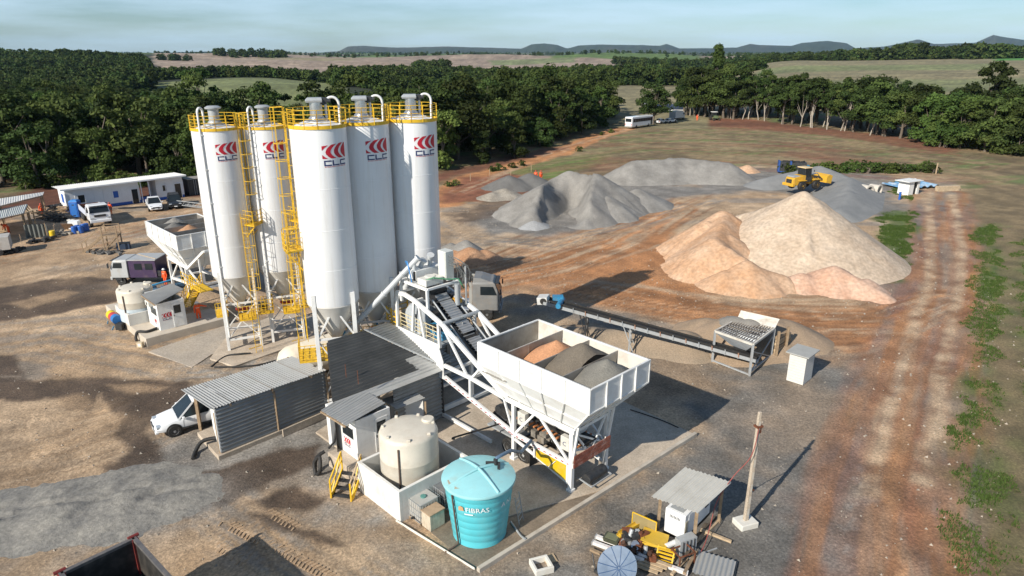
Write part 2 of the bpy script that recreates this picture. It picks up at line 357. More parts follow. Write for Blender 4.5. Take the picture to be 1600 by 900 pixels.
# red brown soil, right foreground and along the track
mixin(poly_mask([(1345,560),(1440,520),(1510,470),(1520,600),(1500,760),(1500,1050),(1230,1050),(1290,860),(1345,760)],2.2)*np.clip(.5+6*(n1-.46),.1,1)*.72,REDS*1.75)
mixin(poly_mask([(1400,345),(1450,320),(1530,310),(1530,470),(1490,500),(1400,500),(1380,470)],1.5)*.8,REDS*1.6)
mixin(poly_mask([(1400,320),(1460,312),(1470,470),(1400,500),(1380,460)],1.4)*.7,GRY)
for q,cc in (([(1450,310),(1452,380),(1450,450),(1420,520),(1400,600),(1375,680),(1355,770)],TAN2),([(1488,305),(1500,380),(1500,460),(1470,560),(1462,650),(1440,750)],TAN2),([(1470,300),(1475,400),(1470,480),(1440,560),(1425,680)],GRY),([(1505,330),(1520,420),(1510,500)],ORG)):
    mixin(line_mask(q,1.3,.6,warp=.15)*np.clip(.45+2.2*(n2-.4),.1,.9),cc)
for k in range(14):
    o=NR.rand()*70; mixin(line_mask([(1440+o,330),(1440+o,450),(1395+o,560),(1350+o,760),(1330+o,900)],.3,.25,warp=.12)*.5,(REDS*1.2,ORG,TAN)[k%3])
for cx,cy in [(1350,720),(1345,790),(1348,830),(1345,868),(1352,752)]: mixin(poly_mask([(cx-9,cy),(cx,cy-8),(cx+9,cy),(cx+2,cy+9)],.35)*.85,GRYL*1.3)
# right verge: grass and dry strips
mixin(poly_mask([(1505,300),(1900,280),(2400,1050),(1505,1050),(1492,760),(1512,560),(1535,440)],1.6),OLV*np.array((1.05,.9,.9)))
mixin(poly_mask([(1520,360),(1555,350),(1570,450),(1556,560),(1570,700),(1575,900),(1580,1050),(1500,1050),(1492,800),(1500,640),(1520,470)],1.0)*np.clip(.15+2.2*(n1-.3),0,1),GRN)
mixin(poly_mask([(1590,380),(1640,360),(1800,1050),(1700,1050),(1600,600)],1.6)*np.clip(.1+2.2*(n1-.3),0,1),GRN)
mixin(poly_mask([(1380,330),(1425,328),(1420,390),(1400,440),(1370,438),(1365,410)],.8)*.9,GRN)
# grey concrete dust under the silos and sheds
mixin(poly_mask([(270,560),(420,545),(500,560),(520,640),(600,720),(560,770),(420,720),(345,760),(290,720),(270,640)],1.5)*np.clip(.4+1.2*(n1-.25),0,.9),GRYL*.95)
mixin(poly_mask([(480,760),(600,800),(700,880),(720,930),(640,910),(560,850),(470,800)],1.)*np.clip(.3+1.6*(n2-.3),0,1),GRYL*.8)
mixin(poly_mask([(235,700),(300,665),(350,730),(330,770),(250,760)],1.)*.8,GRYL*.7)
# wet dark mud on the left
def cr(l): return [(x/1.531,312+y/1.531) for x,y in l]
# sweeps: fine streaks that run along a driven line
def sweep(pts,width,cols,amt=.7,lat=.35,lon=7.,seed=0,soft=1.2,thr=.5):
    P=np.array([tuple(G(*p)[:2]) for p in pts]); lo=P.min(0)-width-2; hi=P.max(0)+width+2
    idx=np.where((X>lo[0])&(X<hi[0])&(Y>lo[1])&(Y<hi[1]))[0]
    if not len(idx): return
    x=X[idx];y=Y[idx]; bd=np.full(len(idx),1e9); bl=np.zeros(len(idx)); ba=np.zeros(len(idx)); s0=0
    for i in range(len(P)-1):
        a=P[i];e=P[i+1]-a;Ls=np.hypot(*e); t=((x-a[0])*e[0]+(y-a[1])*e[1])/(Ls*Ls); tc_=np.clip(t,0,1); d=np.hypot(x-a[0]-tc_*e[0],y-a[1]-tc_*e[1]); sg=np.sign(e[0]*(y-a[1])-e[1]*(x-a[0]))
        k=d<bd; bd=np.where(k,d,bd); bl=np.where(k,d*sg,bl); ba=np.where(k,s0+tc_*Ls,ba); s0+=Ls
    bl=bl+.5*(fbm(ba/6,bl/3,2,seed+5)-.5)
    for q,c in enumerate(cols):
        m=np.zeros(len(X)); f_=fbm(bl/lat+q*37,ba/lon,4,seed+q); v=np.clip((f_-thr)*9,0,1); ZZ[idx]+=.22*(f_-.5)*np.clip((width/2-bd)/soft,0,1)/len(cols); m[idx]=v*np.clip((width/2-bd)/soft,0,1)*amt; mixin(m,c)
sweep([(-60,470),(120,425),(230,395),(330,340)],9,[TAN*.66,TAN2*1.1,TAN*.85],.6,seed=200)
sweep([(-60,540),(100,520),(230,540),(330,560)],10,[TAN2*1.05,TAN*.7,GRYL*.8],.55,seed=210)
sweep([(-40,720),(100,690),(200,655),(300,610)],10,[TAN*.60,TAN2*1.05],.6,.3,5,seed=220)
sweep([(0,400),(130,375),(260,340),(330,325)],10,[TAN*.65,ORG*.9,TAN2],.5,seed=230)
sweep([(180,800),(330,785),(480,880),(620,960)],5,[TAN*.62,TAN2,GRYL*.8],.6,.22,3,seed=240)
sweep([(700,445),(860,412),(960,378),(1045,325)],10,[ORG*.55,TAN2*1.05,ORG*1.15,ORG*.7],.75,.4,9,seed=250)
sweep([(900,455),(1060,480),(1250,500),(1400,505),(1490,470)],7,[ORG*.55,TAN2*1.05,ORG*1.1,ORG*.7],.75,.35,9,seed=260)
sweep([(690,345),(730,372),(860,385),(1000,350),(1120,310)],5,[TAN2*1.08,GRYL*.8,TAN*.75],.6,.4,8,seed=270)
sweep([(1470,300),(1478,380),(1470,470),(1440,560),(1420,660),(1395,780),(1390,950)],9,[REDS*2.0,ORG*.9,GRY*1.1,ORG*.75],.40,1.0,10,seed=280)
for q_ in([(1452,305),(1455,380),(1450,450),(1424,520),(1404,600),(1380,680),(1360,770)],[(1490,305),(1502,380),(1500,455),(1472,560),(1464,650),(1443,750)]): mixin(line_mask(q_,.85,.5,warp=.12)*np.clip(.55+2.0*(n2-.45),.2,.85),TAN2*.98)
for q_,(a_,b_) in enumerate(((288,262),(262,240),(244,226),(230,214),(219,205))):
    sweep([(700+30*q_,a_+14),(860,a_-12),(1010,b_-8),(1180,b_-3),(1330,b_+6),(1480,b_+16)],20,[STUB*np.array((.72,.62,.55)),STUB*1.5,GRN*1.4+.02,REDS*1.7,STUB*1.35],.42,1.3,30,seed=310+7*q_,soft=4,thr=.55)
mixin(line_mask([(690,318),(720,285),(790,262),(870,240),(925,216),(975,200),(1010,192)],5.5,1.2),ORG*1.1)
mixin(line_mask([(640,290),(720,268),(800,250),(870,232)],5.,2)*.8,REDS*1.2); mixin(poly_mask([(685,300),(720,278),(800,272),(850,285),(830,300),(790,312),(700,318)],1.2)*.9,REDS*1.7)
mixin(poly_mask([(1000,182),(1180,190),(1420,215),(1500,232),(1480,240),(1300,212),(1100,196),(985,192)],1.5)*.6,REDS*1.4)
sweep([(720,300),(870,238),(985,198)],4.5,[ORG*.7,TAN2],.6,.4,9,seed=300)
MUDP=[cr([(-200,230),(0,212),(100,195),(200,183),(290,190),(335,200),(300,214),(330,232),(250,250),(180,262),(100,275),(0,292),(-200,330)]),
 cr([(-200,440),(0,425),(130,432),(240,428),(320,430),(440,440),(470,455),(415,500),(372,540),(385,575),(420,620),(455,650),(520,640),(620,612),(765,585),(765,630),(600,700),(530,732),(505,692),(400,694),(250,690),(292,660),(265,632),(310,622),(335,600),(300,560),(312,520),(230,472),(222,503),(150,508),(118,480),(60,492),(0,487),(-200,520)]),
 cr([(-60,372),(0,370),(38,377),(70,412),(60,425),(-60,420)]),cr([(610,722),(700,688),(785,700),(770,732),(700,742),(640,747)]),cr([(590,752),(650,760),(800,800),(820,830),(740,812),(640,790)])]
for q in MUDP:
    mixin(poly_mask(q,.30,warp=.42)*np.clip(.80+2.2*(n1-.42),.3,.96),MUD*1.15)
for q in(cr([(245,444),(320,440),(392,452),(370,462),(280,458)]),cr([(118,478),(180,470),(228,492),(180,510),(130,500)]),cr([(0,250),(130,228),(160,236),(60,262)]),cr([(60,238),(150,215),(190,222),(110,246)])): mixin(poly_mask(q,.3,warp=.3)*.8,TAN*.85)
mixin(poly_mask(cr([(-200,735),(0,720),(160,697),(340,675),(500,670),(560,700),(540,755),(420,795),(270,840),(120,860),(0,875),(-200,905)]),2.2,warp=.6)*np.clip(.35+3.*(n2-.45),0,.9),GRYL*.7)
mixin(poly_mask(cr([(-200,760),(0,745),(160,722),(340,700),(480,692),(525,705),(515,735),(400,770),(260,815),(120,835),(0,850),(-200,880)]),.35,warp=.4)*.9,GRYL*.72)
# far ground: fields by place
def fld(p0,p1,y0,y1,col,a=1.,tilt=0.):
    q=PX+18*(fbm(X/60,Y/60,2,61)-.5); yy=Y*(1+tilt*(PX-(p0+p1)/2)/1000)*(1+.05*(fbm(X/80,Y/80,2,62)-.5))
    m=np.clip((q-p0)/6,0,1)*np.clip((p1-q)/6,0,1)*np.clip((yy/y0-1)*40,0,1)*np.clip((1-yy/y1)*40,0,1)
    mixin(m*a,col)
m=np.clip((Y-255)/25,0,1)*(PX<900); mixin(m,FLOOR)
mixin(np.clip((Y-420)/40,0,1)*((PX>=900)&(PX<1180)),OLV*.6)
mixin(np.clip((Y-1500)/300,0,1),FLOOR*1.6)
pat=fbm(X/700,Y/1100,3,71)
mixin(np.clip((Y-1500)/300,0,1)*np.clip((pat-.5)*30,0,1),PINK*.8); mixin(np.clip((Y-1500)/300,0,1)*np.clip((fbm(X/500,Y/900,3,72)-.56)*30,0,1),GRN)
mixin(np.clip((Y-7000)/400,0,1)*.9,FLOOR*1.1)
gn=(fbm(X/25,Y/12,4,73)-.5)[:,None]
fld(-900,95,940,1500,GRN*1.1); fld(215,540,340,560,OLV*np.array((.8,1.05,.75)),tilt=-.2); fld(255,420,640,700,GRN)
fld(240,612,740,1900,PINK,tilt=.15); fld(606,980,850,1950,PINK*.96,tilt=-.1); fld(520,660,690,830,OLV*1.2); fld(400,560,1250,1500,OLV*1.2,.8); fld(760,900,1300,1500,GRN*1.3+.03,.7); fld(860,1100,1450,2400,GRN*1.2)
fld(905,1110,205,470,OLV*1.15); fld(930,1090,540,660,OLV*1.3); fld(1040,1215,690,1050,BGRN); fld(1150,1500,330,560,OLV*1.05); fld(1170,1800,265,930,OLV*1.12); fld(1545,1950,640,1000,BGRN); fld(1180,1560,470,560,GRN*1.25+.03,.5); fld(1180,1620,300,380,GRN*1.2+.03,.45); fld(1330,1480,265,330,GRN*1.1)
far=(Y>205)
C[far]*=(1+1.0*gn[far]); C*=(.78+.44*np.clip((n2-.3)*2.2,0,1))[:,None]; C=np.clip(C,.008,.9)
faces=[]
nu=len(us); ny=len(ys)
I=np.arange(ny*nu).reshape(ny,nu)
Q=np.stack([I[:-1,:-1],I[:-1,1:],I[1:,1:],I[1:,:-1]],-1).reshape(-1,4)
me=bpy.data.meshes.new('ground'); me.vertices.add(len(X)); me.vertices.foreach_set('co',np.stack([X,Y,ZZ],1).ravel())
me.loops.add(len(Q)*4); me.loops.foreach_set('vertex_index',Q.ravel().astype(np.int32))
me.polygons.add(len(Q)); me.polygons.foreach_set('loop_start',(np.arange(len(Q))*4).astype(np.int32)); me.polygons.foreach_set('loop_total',np.full(len(Q),4,np.int32))
me.polygons.foreach_set('use_smooth',np.ones(len(Q),bool)); me.update(); me.validate()
ca=me.color_attributes.new('soil','FLOAT_COLOR','POINT'); ca.data.foreach_set('color',np.concatenate([C,np.ones((len(C),1))],1).ravel().astype(np.float32))
gm=bpy.data.materials.new('soil_and_fields'); gm.use_nodes=True; t=gm.node_tree; b=t.nodes['Principled BSDF']; b.inputs['Roughness'].default_value=.92
N=t.nodes.new; L=t.links.new
at=N('ShaderNodeAttribute'); at.attribute_name='soil'; tcn=N('ShaderNodeTexCoord')
def nse(sc,det=6,ro=.65):
    n=N('ShaderNodeTexNoise'); n.inputs['Scale'].default_value=sc; n.inputs['Detail'].default_value=det; n.inputs['Roughness'].default_value=ro; L(tcn.outputs['Object'],n.inputs['Vector']); return n
a1=nse(5.5,10,.8); a2=nse(.35,6)
r1=N('ShaderNodeMapRange'); r1.inputs[1].default_value=.36; r1.inputs[2].default_value=.64; r1.inputs[3].default_value=.66; r1.inputs[4].default_value=1.34; L(a1.outputs['Fac'],r1.inputs[0])
r2=N('ShaderNodeMapRange'); r2.inputs[1].default_value=.3; r2.inputs[2].default_value=.7; r2.inputs[3].default_value=.82; r2.inputs[4].default_value=1.18; L(a2.outputs['Fac'],r2.inputs[0])
mm=N('ShaderNodeMath'); mm.operation='MULTIPLY'; L(r1.outputs[0],mm.inputs[0]); L(r2.outputs[0],mm.inputs[1])
sc=N('ShaderNodeVectorMath'); sc.operation='SCALE'; L(at.outputs['Color'],sc.inputs[0]); L(mm.outputs[0],sc.inputs['Scale']); L(sc.outputs[0],b.inputs['Base Color'])
vo=N('ShaderNodeTexVoronoi'); vo.inputs['Scale'].default_value=8; L(tcn.outputs['Object'],vo.inputs['Vector'])
rv=N('ShaderNodeMapRange'); rv.inputs[1].default_value=.1; rv.inputs[2].default_value=.75; rv.inputs[3].default_value=1.14; rv.inputs[4].default_value=.80; L(vo.outputs['Distance'],rv.inputs[0])
m8=N('ShaderNodeMath'); m8.operation='MULTIPLY'; L(mm.outputs[0],m8.inputs[0]); L(rv.outputs[0],m8.inputs[1]); L(m8.outputs[0],sc.inputs['Scale'])
bp=N('ShaderNodeBump'); bp.inputs['Distance'].default_value=.09; bp.inputs['Strength'].default_value=1.0; L(a1.outputs['Fac'],bp.inputs['Height']); L(bp.outputs[0],b.inputs['Normal'])
me.materials.append(gm)
go=bpy.data.objects.new('ground',me); COL.objects.link(go); go['kind']='structure'
# ---------------------------------------------------------------- stockpiles
def pile_mat(name,c,c2,fine=7,bump=.03):
    return mat(name,c,.95,0,.1,.45,bump=bump,bscale=5,col2=c2,fine=fine)
M_SAND=pile_mat('pale_sand',(.44,.335,.24),(.545,.44,.335),3,.012); M_SANDO=pile_mat('orange_sand',(.46,.26,.14),(.55,.375,.25),3,.012); M_SANDP=pile_mat('pinkish_sand',(.50,.29,.19),(.575,.40,.295),3,.012)
M_GRAV=pile_mat('grey_gravel',(.18,.17,.155),(.30,.285,.26),12,.06); M_GRAVD=pile_mat('dark_gravel',(.12,.115,.108),(.17,.165,.155),16,.06); M_PEB=pile_mat('pebbles',(.24,.21,.17),(.40,.36,.30),5,.12)
M_EARTH=pile_mat('orange_earth',(.34,.17,.085),(.45,.27,.16)); M_GRAVB=pile_mat('bluish_gravel',(.185,.19,.19),(.245,.245,.24),14,.04)
def pile(name,label,cat,cones,m,res=.35,slope=.66,rough=.5,ridges=(),carve=(),group=None,seed=0,z0=0.,lump=1.,hs=1.5):
    "cones: (x,y,h); ridges: (x0,y0,h0,x1,y1,h1). Surfaces stand at the angle of repose."
    xs=[c[0] for c in cones]+[r[i] for r in ridges for i in(0,3)]; yy=[c[1] for c in cones]+[r[i] for r in ridges for i in(1,4)]
    hm=max([c[2] for c in cones]+[max(r[2],r[5]) for r in ridges])/slope+1.5
    gx=np.arange(min(xs)-hm,max(xs)+hm,res); gy=np.arange(min(yy)-hm,max(yy)+hm,res); A,Bb=np.meshgrid(gx,gy,indexing='ij')
    w1=(fbm(A/3.2,Bb/3.2,3,seed+90)-.5)*rough*2.6*lump; w2=(fbm(A/1.2,Bb/1.2,3,seed+95)-.5)*rough*.9
    h=np.full(A.shape,-9.)
    for c in cones:
        x,y,hh=c[:3]; s=c[3] if len(c)>3 else slope
        d=np.sqrt((A-x)**2+(Bb-y)**2+.25)-.5
        ang=np.arctan2(Bb-y,A-x); d=d*(1+.05*np.sin(3*ang+seed)+.03*np.sin(7*ang+seed*2)+.16*(fbm(ang*9+50,d/6.,4,seed)-.5)*np.clip(d/2,0,1))
        h=np.maximum(h,hh-s*d)
    for x0,y0,h0,x1,y1,h1 in ridges:
        ex,ey=x1-x0,y1-y0; t=np.clip(((A-x0)*ex+(Bb-y0)*ey)/(ex*ex+ey*ey),0,1)
        h=np.maximum(h,h0+(h1-h0)*t-slope*(np.sqrt((A-x0-t*ex)**2+(Bb-y0-t*ey)**2+.16)-.4))
    for x0,y0,x1,y1,wd,dp in carve:
        ex,ey=x1-x0,y1-y0; t=np.clip(((A-x0)*ex+(Bb-y0)*ey)/(ex*ex+ey*ey),0,1); d=np.hypot(A-x0-t*ex,Bb-y0-t*ey)
        h=h-dp*np.clip(1-d/wd,0,1)**.6*np.clip(h/2,0,1)
    # rills running down the face
    ht=np.clip(h,0,hs)/hs
    h=h+(w1*.45+w2)*ht*.5
    keep=h>-.22; h=np.maximum(h,-.22)
    idx=-np.ones(A.shape,int); q=keep[:-1,:-1]|keep[1:,:-1]|keep[:-1,1:]|keep[1:,1:]
    use=np.zeros(A.shape,bool); use[:-1,:-1]|=q; use[1:,:-1]|=q; use[:-1,1:]|=q; use[1:,1:]|=q
    idx[use]=np.arange(use.sum()); x0,y0=np.mean(xs),np.mean(yy)
    v=np.stack([A[use]-x0,Bb[use]-y0,h[use]],1); i,j=np.where(q)
    f=np.stack([idx[i,j],idx[i+1,j],idx[i+1,j+1],idx[i,j+1]],1)
    o=bpy.data.objects.new(name,mesh(name,v.tolist(),[tuple(a) for a in f.tolist()],m,180)); COL.objects.link(o); o.location=(x0,y0,z0)
    return tag(o,label,cat,group)
pile('sand_pile','tall pale sand stockpile, the highest and palest on site','sand pile',[(31.2,72.3,7.0,.70),(33.5,78,4.3)],M_SAND,ridges=[(31.2,72.3,6.9,29.8,74.5,5.4),(29.8,74.5,5.2,25.5,75.5,3.6),(31.2,72.3,6.9,33.5,78,4.6),(31.2,72.3,6.7,27.5,67,2.6)],seed=3,rough=.6,lump=.6,slope=.64,res=.25)
pile('orange_sand_pile','orange sand ridge along the left foot of the pale stockpile','sand pile',[(23.6,74.5,4.4),(21.4,73,3.6),(20.3,66.5,3.4),(22.6,69,3.2)],M_SANDO,slope=.74,ridges=[(23.6,74,4.2,20.3,66.5,3.2),(20.3,66.5,3.3,22.8,61.8,2.1)],seed=5,rough=.7,lump=.7,res=.25)
pile('orange_sand_pile','low orange sand mound in front of the pale stockpile','sand pile',[(22.4,62,2.3),(20.3,61.5,1.5)],M_SANDO,seed=8,ridges=[(22.4,62,2.2,25.5,61.5,1.2)],rough=.6)
pile('pink_sand_pile','low pinkish sand mound at the right front of the pale stockpile','sand pile',[(30.4,61.5,2.0),(27.5,61.5,1.3),(32.8,59.8,1.2)],M_SANDP,seed=9,ridges=[(30.4,61.5,1.9,33.2,58,.7)],rough=.55)
pile('gravel_pile','largest grey gravel heap with a scooped ramp down its middle','gravel pile',[(8.4,100.5,4.6),(4.2,93,3.9),(12,97,4.7)],M_GRAV,ridges=[(8.4,100.5,4.6,4.2,92,4.0),(4.2,92,4.0,2.5,86.5,1.6),(8.4,100.5,4.6,12,97,4.7),(12,97,4.7,9.6,89,2.7),(9.6,89,2.7,9,85.5,1.)],carve=[(8.3,97.5,6.6,87.,3.2,3.4),(6.6,87,6.4,83,3,1.4)],seed=12,rough=.45,slope=.62)
pile('gravel_pile','small rounded gravel heap at the right foot of the largest grey heap','gravel pile',[(13.0,92,2.5)],M_GRAV,seed=15,rough=.4,slope=.55)
pile('gravel_pile','small gravel heap right of the two joined grey heaps','gravel pile',[(18.2,98,2.4)],M_GRAV,seed=17,rough=.4,slope=.5)
pile('gravel_pile','long grey gravel heap behind the largest one, below the field','gravel pile',[(22,120,3.3),(28,122,3.4),(36,120,3.1)],M_GRAV,ridges=[(21,119,3.3,30,121,3.5),(30,121,3.5,37.5,119,3.0)],seed=20,rough=.4,slope=.6)
pile('gravel_pile','broad bluish gravel heap under the yellow wheel loader','gravel pile',[(53,118,2.6),(47,115,1.6)],M_GRAVB,ridges=[(42,113,1.3,53,118,2.6),(53,118,2.6,54,109,2.1),(54,109,2.1,48.5,97,1.7),(48.5,97,1.7,44,90,1.1)],seed=22,rough=.35,slope=.42)
pile('gravel_pile','dark gravel heap left of the largest grey heap','gravel pile',[(-.5,112,2.0),(3,114,2.0)],M_GRAVD,seed=25,rough=.4,slope=.5)
pile('pebble_pile','pale cobble heap beside the dark gravel heap','gravel pile',[(-1.2,104.5,1.2),(-3,103,.9)],M_PEB,seed=27,rough=.5,slope=.45)
pile('gravel_patch','pale bluish scoop of gravel at the front foot of the largest grey heap','gravel pile',[(2.6,85.2,.9)],pile_mat('pale_gravel',(.29,.295,.295),(.36,.36,.355)),seed=29,rough=.6,slope=.5)
pile('earth_heap','heap of orange earth and rubble behind the tall grey cabinet','rubble heap',[(-4.6,70.5,1.3),(-3,71,.9),(-6.0,71.5,.9)],M_EARTH,seed=31,res=.2,rough=.9,slope=.6)
pile('rubble_heap','grey broken rubble on top of the orange earth heap','rubble heap',[(-5.0,72.3,1.5),(-6.8,73,1.0)],M_GRAV,seed=33,res=.2,rough=1.,slope=.7)
pile('earth_heap','small orange earth heap at the field edge left of the blue machines','rubble heap',[(44,128,1.3),(41,129,1.1)],M_SANDO,seed=35,rough=.6)
pile('sand_bank','sandy spill bank under the feeder conveyor','sand bank',[(6.5,48.8,.9),(9.5,48,.9),(12.5,47.5,1.1),(4.5,49.5,.7)],mat('sandy_spill',(.25,.20,.145),.95,0,.1,.6,bump=.04,bscale=6,col2=(.35,.265,.185),fine=12),ridges=[(4,49.5,.7,13,47.4,1.2)],seed=37,rough=.5,slope=.45,res=.25)
pile('sand_bank','earth ramp behind the grille of the receiving hopper','sand bank',[(18.5,48.5,1.9),(21.2,49,1.5),(15.5,50,1.2)],mat('sandy_ramp',(.27,.20,.135),.95,0,.1,.6,bump=.04,bscale=6,col2=(.36,.26,.175),fine=12),ridges=[(17,48.2,2.0,21.5,48.6,1.3)],seed=38,rough=.35,slope=.5,res=.25)
ARCS=[]
for k in range(26):
    ax_=NR.uniform(-34,-17); ay_=24+(ax_+34)*.32+NR.uniform(-1.,1.); an=NR.uniform(.1,1.3); ln_=NR.uniform(1.5,4.5); ARCS.append((ax_,ay_,ax_+ln_*cos(an),ay_+ln_*sin(an),.32,1.1))
pile('gravel_spread','flattened blue-grey gravel spread marked by wheels, lower left','gravel patch',[(-22,27.7,.30,.12),(-19,28.7,.32,.12),(-25,26.6,.32,.12),(-17,29.3,.22,.12),(-28,25.2,.32,.12),(-32,24,.3,.12)],mat('bluish_spread',(.16,.155,.145),.95,0,.1,.7,bump=.06,bscale=4,col2=(.31,.29,.25),fine=5),seed=41,res=.12,rough=.30,slope=.12,hs=.25,carve=ARCS)
# ---------------------------------------------------------------- trees
def leaf_mat(name,c,c2):
    m=bpy.data.materials.new(name); m.use_nodes=True; t=m.node_tree; b=t.nodes['Principled BSDF']; b.inputs['Roughness'].default_value=.75
    b.inputs['Specular IOR Level'].default_value=.15
    at=t.nodes.new('ShaderNodeAttribute'); at.attribute_name='leaf'; oi=t.nodes.new('ShaderNodeObjectInfo')
    mx=t.nodes.new('ShaderNodeMix'); mx.data_type='RGBA'; mx.inputs[6].default_value=(*c,1); mx.inputs[7].default_value=(*c2,1); t.links.new(at.outputs['Fac'],mx.inputs[0])
    r=t.nodes.new('ShaderNodeMapRange'); r.inputs[3].default_value=.5; r.inputs[4].default_value=1.65; t.links.new(oi.outputs['Random'],r.inputs[0])
    sc=t.nodes.new('ShaderNodeVectorMath'); sc.operation='SCALE'; t.links.new(mx.outputs[2],sc.inputs[0]); t.links.new(r.outputs[0],sc.inputs['Scale'])
    hs=t.nodes.new('ShaderNodeHueSaturation'); r3=t.nodes.new('ShaderNodeMapRange'); r3.inputs[3].default_value=.475; r3.inputs[4].default_value=.52
    ml=t.nodes.new('ShaderNodeMath'); ml.operation='FRACT'; m7=t.nodes.new('ShaderNodeMath'); m7.operation='MULTIPLY'; m7.inputs[1].default_value=7.31
    t.links.new(oi.outputs['Random'],m7.inputs[0]); t.links.new(m7.outputs[0],ml.inputs[0]); t.links.new(ml.outputs[0],r3.inputs[0]); t.links.new(r3.outputs[0],hs.inputs['Hue']); t.links.new(sc.outputs[0],hs.inputs['Color'])
    t.links.new(hs.outputs[0],b.inputs['Base Color'])
    tr=t.nodes.new('ShaderNodeBsdfTranslucent'); t.links.new(hs.outputs[0],tr.inputs['Color']); ad=t.nodes.new('ShaderNodeMixShader'); ad.inputs[0].default_value=.22
    t.links.new(b.outputs[0],ad.inputs[1]); t.links.new(tr.outputs[0],ad.inputs[2]); t.links.new(ad.outputs[0],t.nodes['Material Output'].inputs['Surface'])
    return m
LEAF=leaf_mat('dark_foliage',(.023,.040,.011),(.072,.104,.026)); LEAFB=leaf_mat('bright_foliage',(.035,.058,.013),(.082,.12,.028))
BARK=mat('bark',(.13,.105,.08),.9,0,.3,6,bump=.02,bscale=15); BARKP=mat('pale_bark',(.36,.32,.265),.85,0,.25,5,bump=.01,bscale=12)
def crown_mesh(name,rs,clumps,nleaf,ls,m,flat=.75):
    "clumps: list of (centre, radius); each a cloud of small leaf faces"
    cs=np.array([c for c,_ in clumps],float); rr=np.array([r for _,r in clumps],float)
    w=rr**2; k=rs.choice(len(cs),nleaf,p=w/w.sum())
    d=rs.normal(size=(nleaf,3)); d/=np.linalg.norm(d,axis=1)[:,None]; q=rs.rand(nleaf)**.42
    d[:,2]=np.where(d[:,2]<-.35,-d[:,2]*.6,d[:,2])
    p=cs[k]+d*(rr[k]*q)[:,None]*np.array((1,1,flat))
    nrm=d*.9+rs.normal(size=(nleaf,3))*.55+np.array((0,0,.25)); nrm/=np.linalg.norm(nrm,axis=1)[:,None]
    a=np.cross(nrm,rs.normal(size=(nleaf,3))); a/=np.linalg.norm(a,axis=1)[:,None]; b=np.cross(nrm,a)
    s=(ls*(.6+.8*rs.rand(nleaf)))[:,None]; e=.55+.45*rs.rand(nleaf)[:,None]
    v=np.stack([p-a*s,p+b*s*e,p+a*s,p-b*s*e],1).reshape(-1,3)
    me=bpy.data.meshes.new(name); me.vertices.add(4*nleaf); me.vertices.foreach_set('co',v.ravel()); me.loops.add(4*nleaf); me.loops.foreach_set('vertex_index',np.arange(4*nleaf,dtype=np.int32))
    me.polygons.add(nleaf); me.polygons.foreach_set('loop_start',np.arange(nleaf,dtype=np.int32)*4); me.polygons.foreach_set('loop_total',np.full(nleaf,4,np.int32)); me.update()
    at=me.attributes.new('leaf','FLOAT','FACE'); base=rs.rand(len(cs))[k]; at.data.foreach_set('value',np.clip(.15+.5*base+.4*(rs.rand(nleaf)-.3),0,1).astype(np.float32))
    me.materials.append(m); return me
def trunk_mesh(name,rs,h,r,limbs,m,lean=.0,top=.7):
    mb=MB(); pts=[]; n=6
    dx,dy=rs.normal(size=2)*lean
    for i in range(n+1):
        t=i/n*top; pts.append((dx*t*h*.3+.12*rs.normal()*(i>0),dy*t*h*.3+.12*rs.normal()*(i>0),t*h))
    for i in range(n): mb.tube(pts[i],pts[i+1],r*(1-.62*i/n),r*(1-.62*(i+1)/n),7)
    for c in limbs:
        t=.35+.6*rs.rand(); j=min(int(t*n),n-1); p=Vector(pts[j]); q=Vector(c); mid=p.lerp(q,.55)+V(0,0,-.06*(q-p).length)
        mb.tube(p,mid,r*.34,r*.24,5); mb.tube(mid,q,r*.24,r*.08,5)
    return mesh(name,mb.v,mb.f,m,60)
def proto(seed,h,rad,kind,nleaf=3600,ls=.30,leaf=LEAF,nc=0):
    rs=np.random.RandomState(seed); cl=[]
    if kind=='broad': lo,hi,n=.28,.92,22
    elif kind=='bush': lo,hi,n=.05,.93,26
    elif kind=='open': lo,hi,n=.48,.93,15
    elif kind=='cone':
        for i in range(26):
            t=rs.rand(); a=rs.rand()*6.28; rr=rad*(1-t)*.9; cl.append(((rr*cos(a)*.7,rr*sin(a)*.7,h*(.12+.84*t)),rad*(.32+.25*(1-t))))
    elif kind=='araucaria':
        for i in range(16):
            a=i*2.4; rr=rad*(.35+.65*rs.rand()); cl.append(((rr*cos(a),rr*sin(a),h*(.80+.16*rs.rand())),rad*.3))
    if not cl:
        n=nc or n
        for i in range(n):
            t=rs.rand(); a=rs.rand()*6.28; z=lo+(hi-lo)*t; prof=math.sqrt(max(.06,1-((t-.42)/.62)**2)); rr=rad*prof*(rs.rand()**.5)
            cl.append(((rr*cos(a),rr*sin(a),h*z),rad*(.26+.24*rs.rand())*(1.15-.4*t)))
    lim=[c for c,_ in cl[::(3 if kind!='open' else 2)]]
    bk=BARKP if kind=='open' else BARK
    return trunk_mesh('trunk',rs,h,.20+.012*h if kind!='open' else .17,lim,bk,.35 if kind=='open' else .12,.62 if kind!='araucaria' else .88),crown_mesh('crown',rs,cl,nleaf,ls,leaf,.8 if kind!='araucaria' else .35)
PB=[proto(100+i,11+i%3,4.0+.5*(i%3),'broad',5200,.225) for i in range(5)]; PBU=[proto(200+i,9+i%3,3.9,'bush',5000,.22,leaf=LEAFB if i in(1,3) else LEAF) for i in range(5)]
PO=[proto(300+i,13,3.3,'open',3600,.20) for i in range(4)]; PC=proto(400,16,3.6,'cone',7000,.26); PA=proto(500,16,4.2,'araucaria',2600,.28)
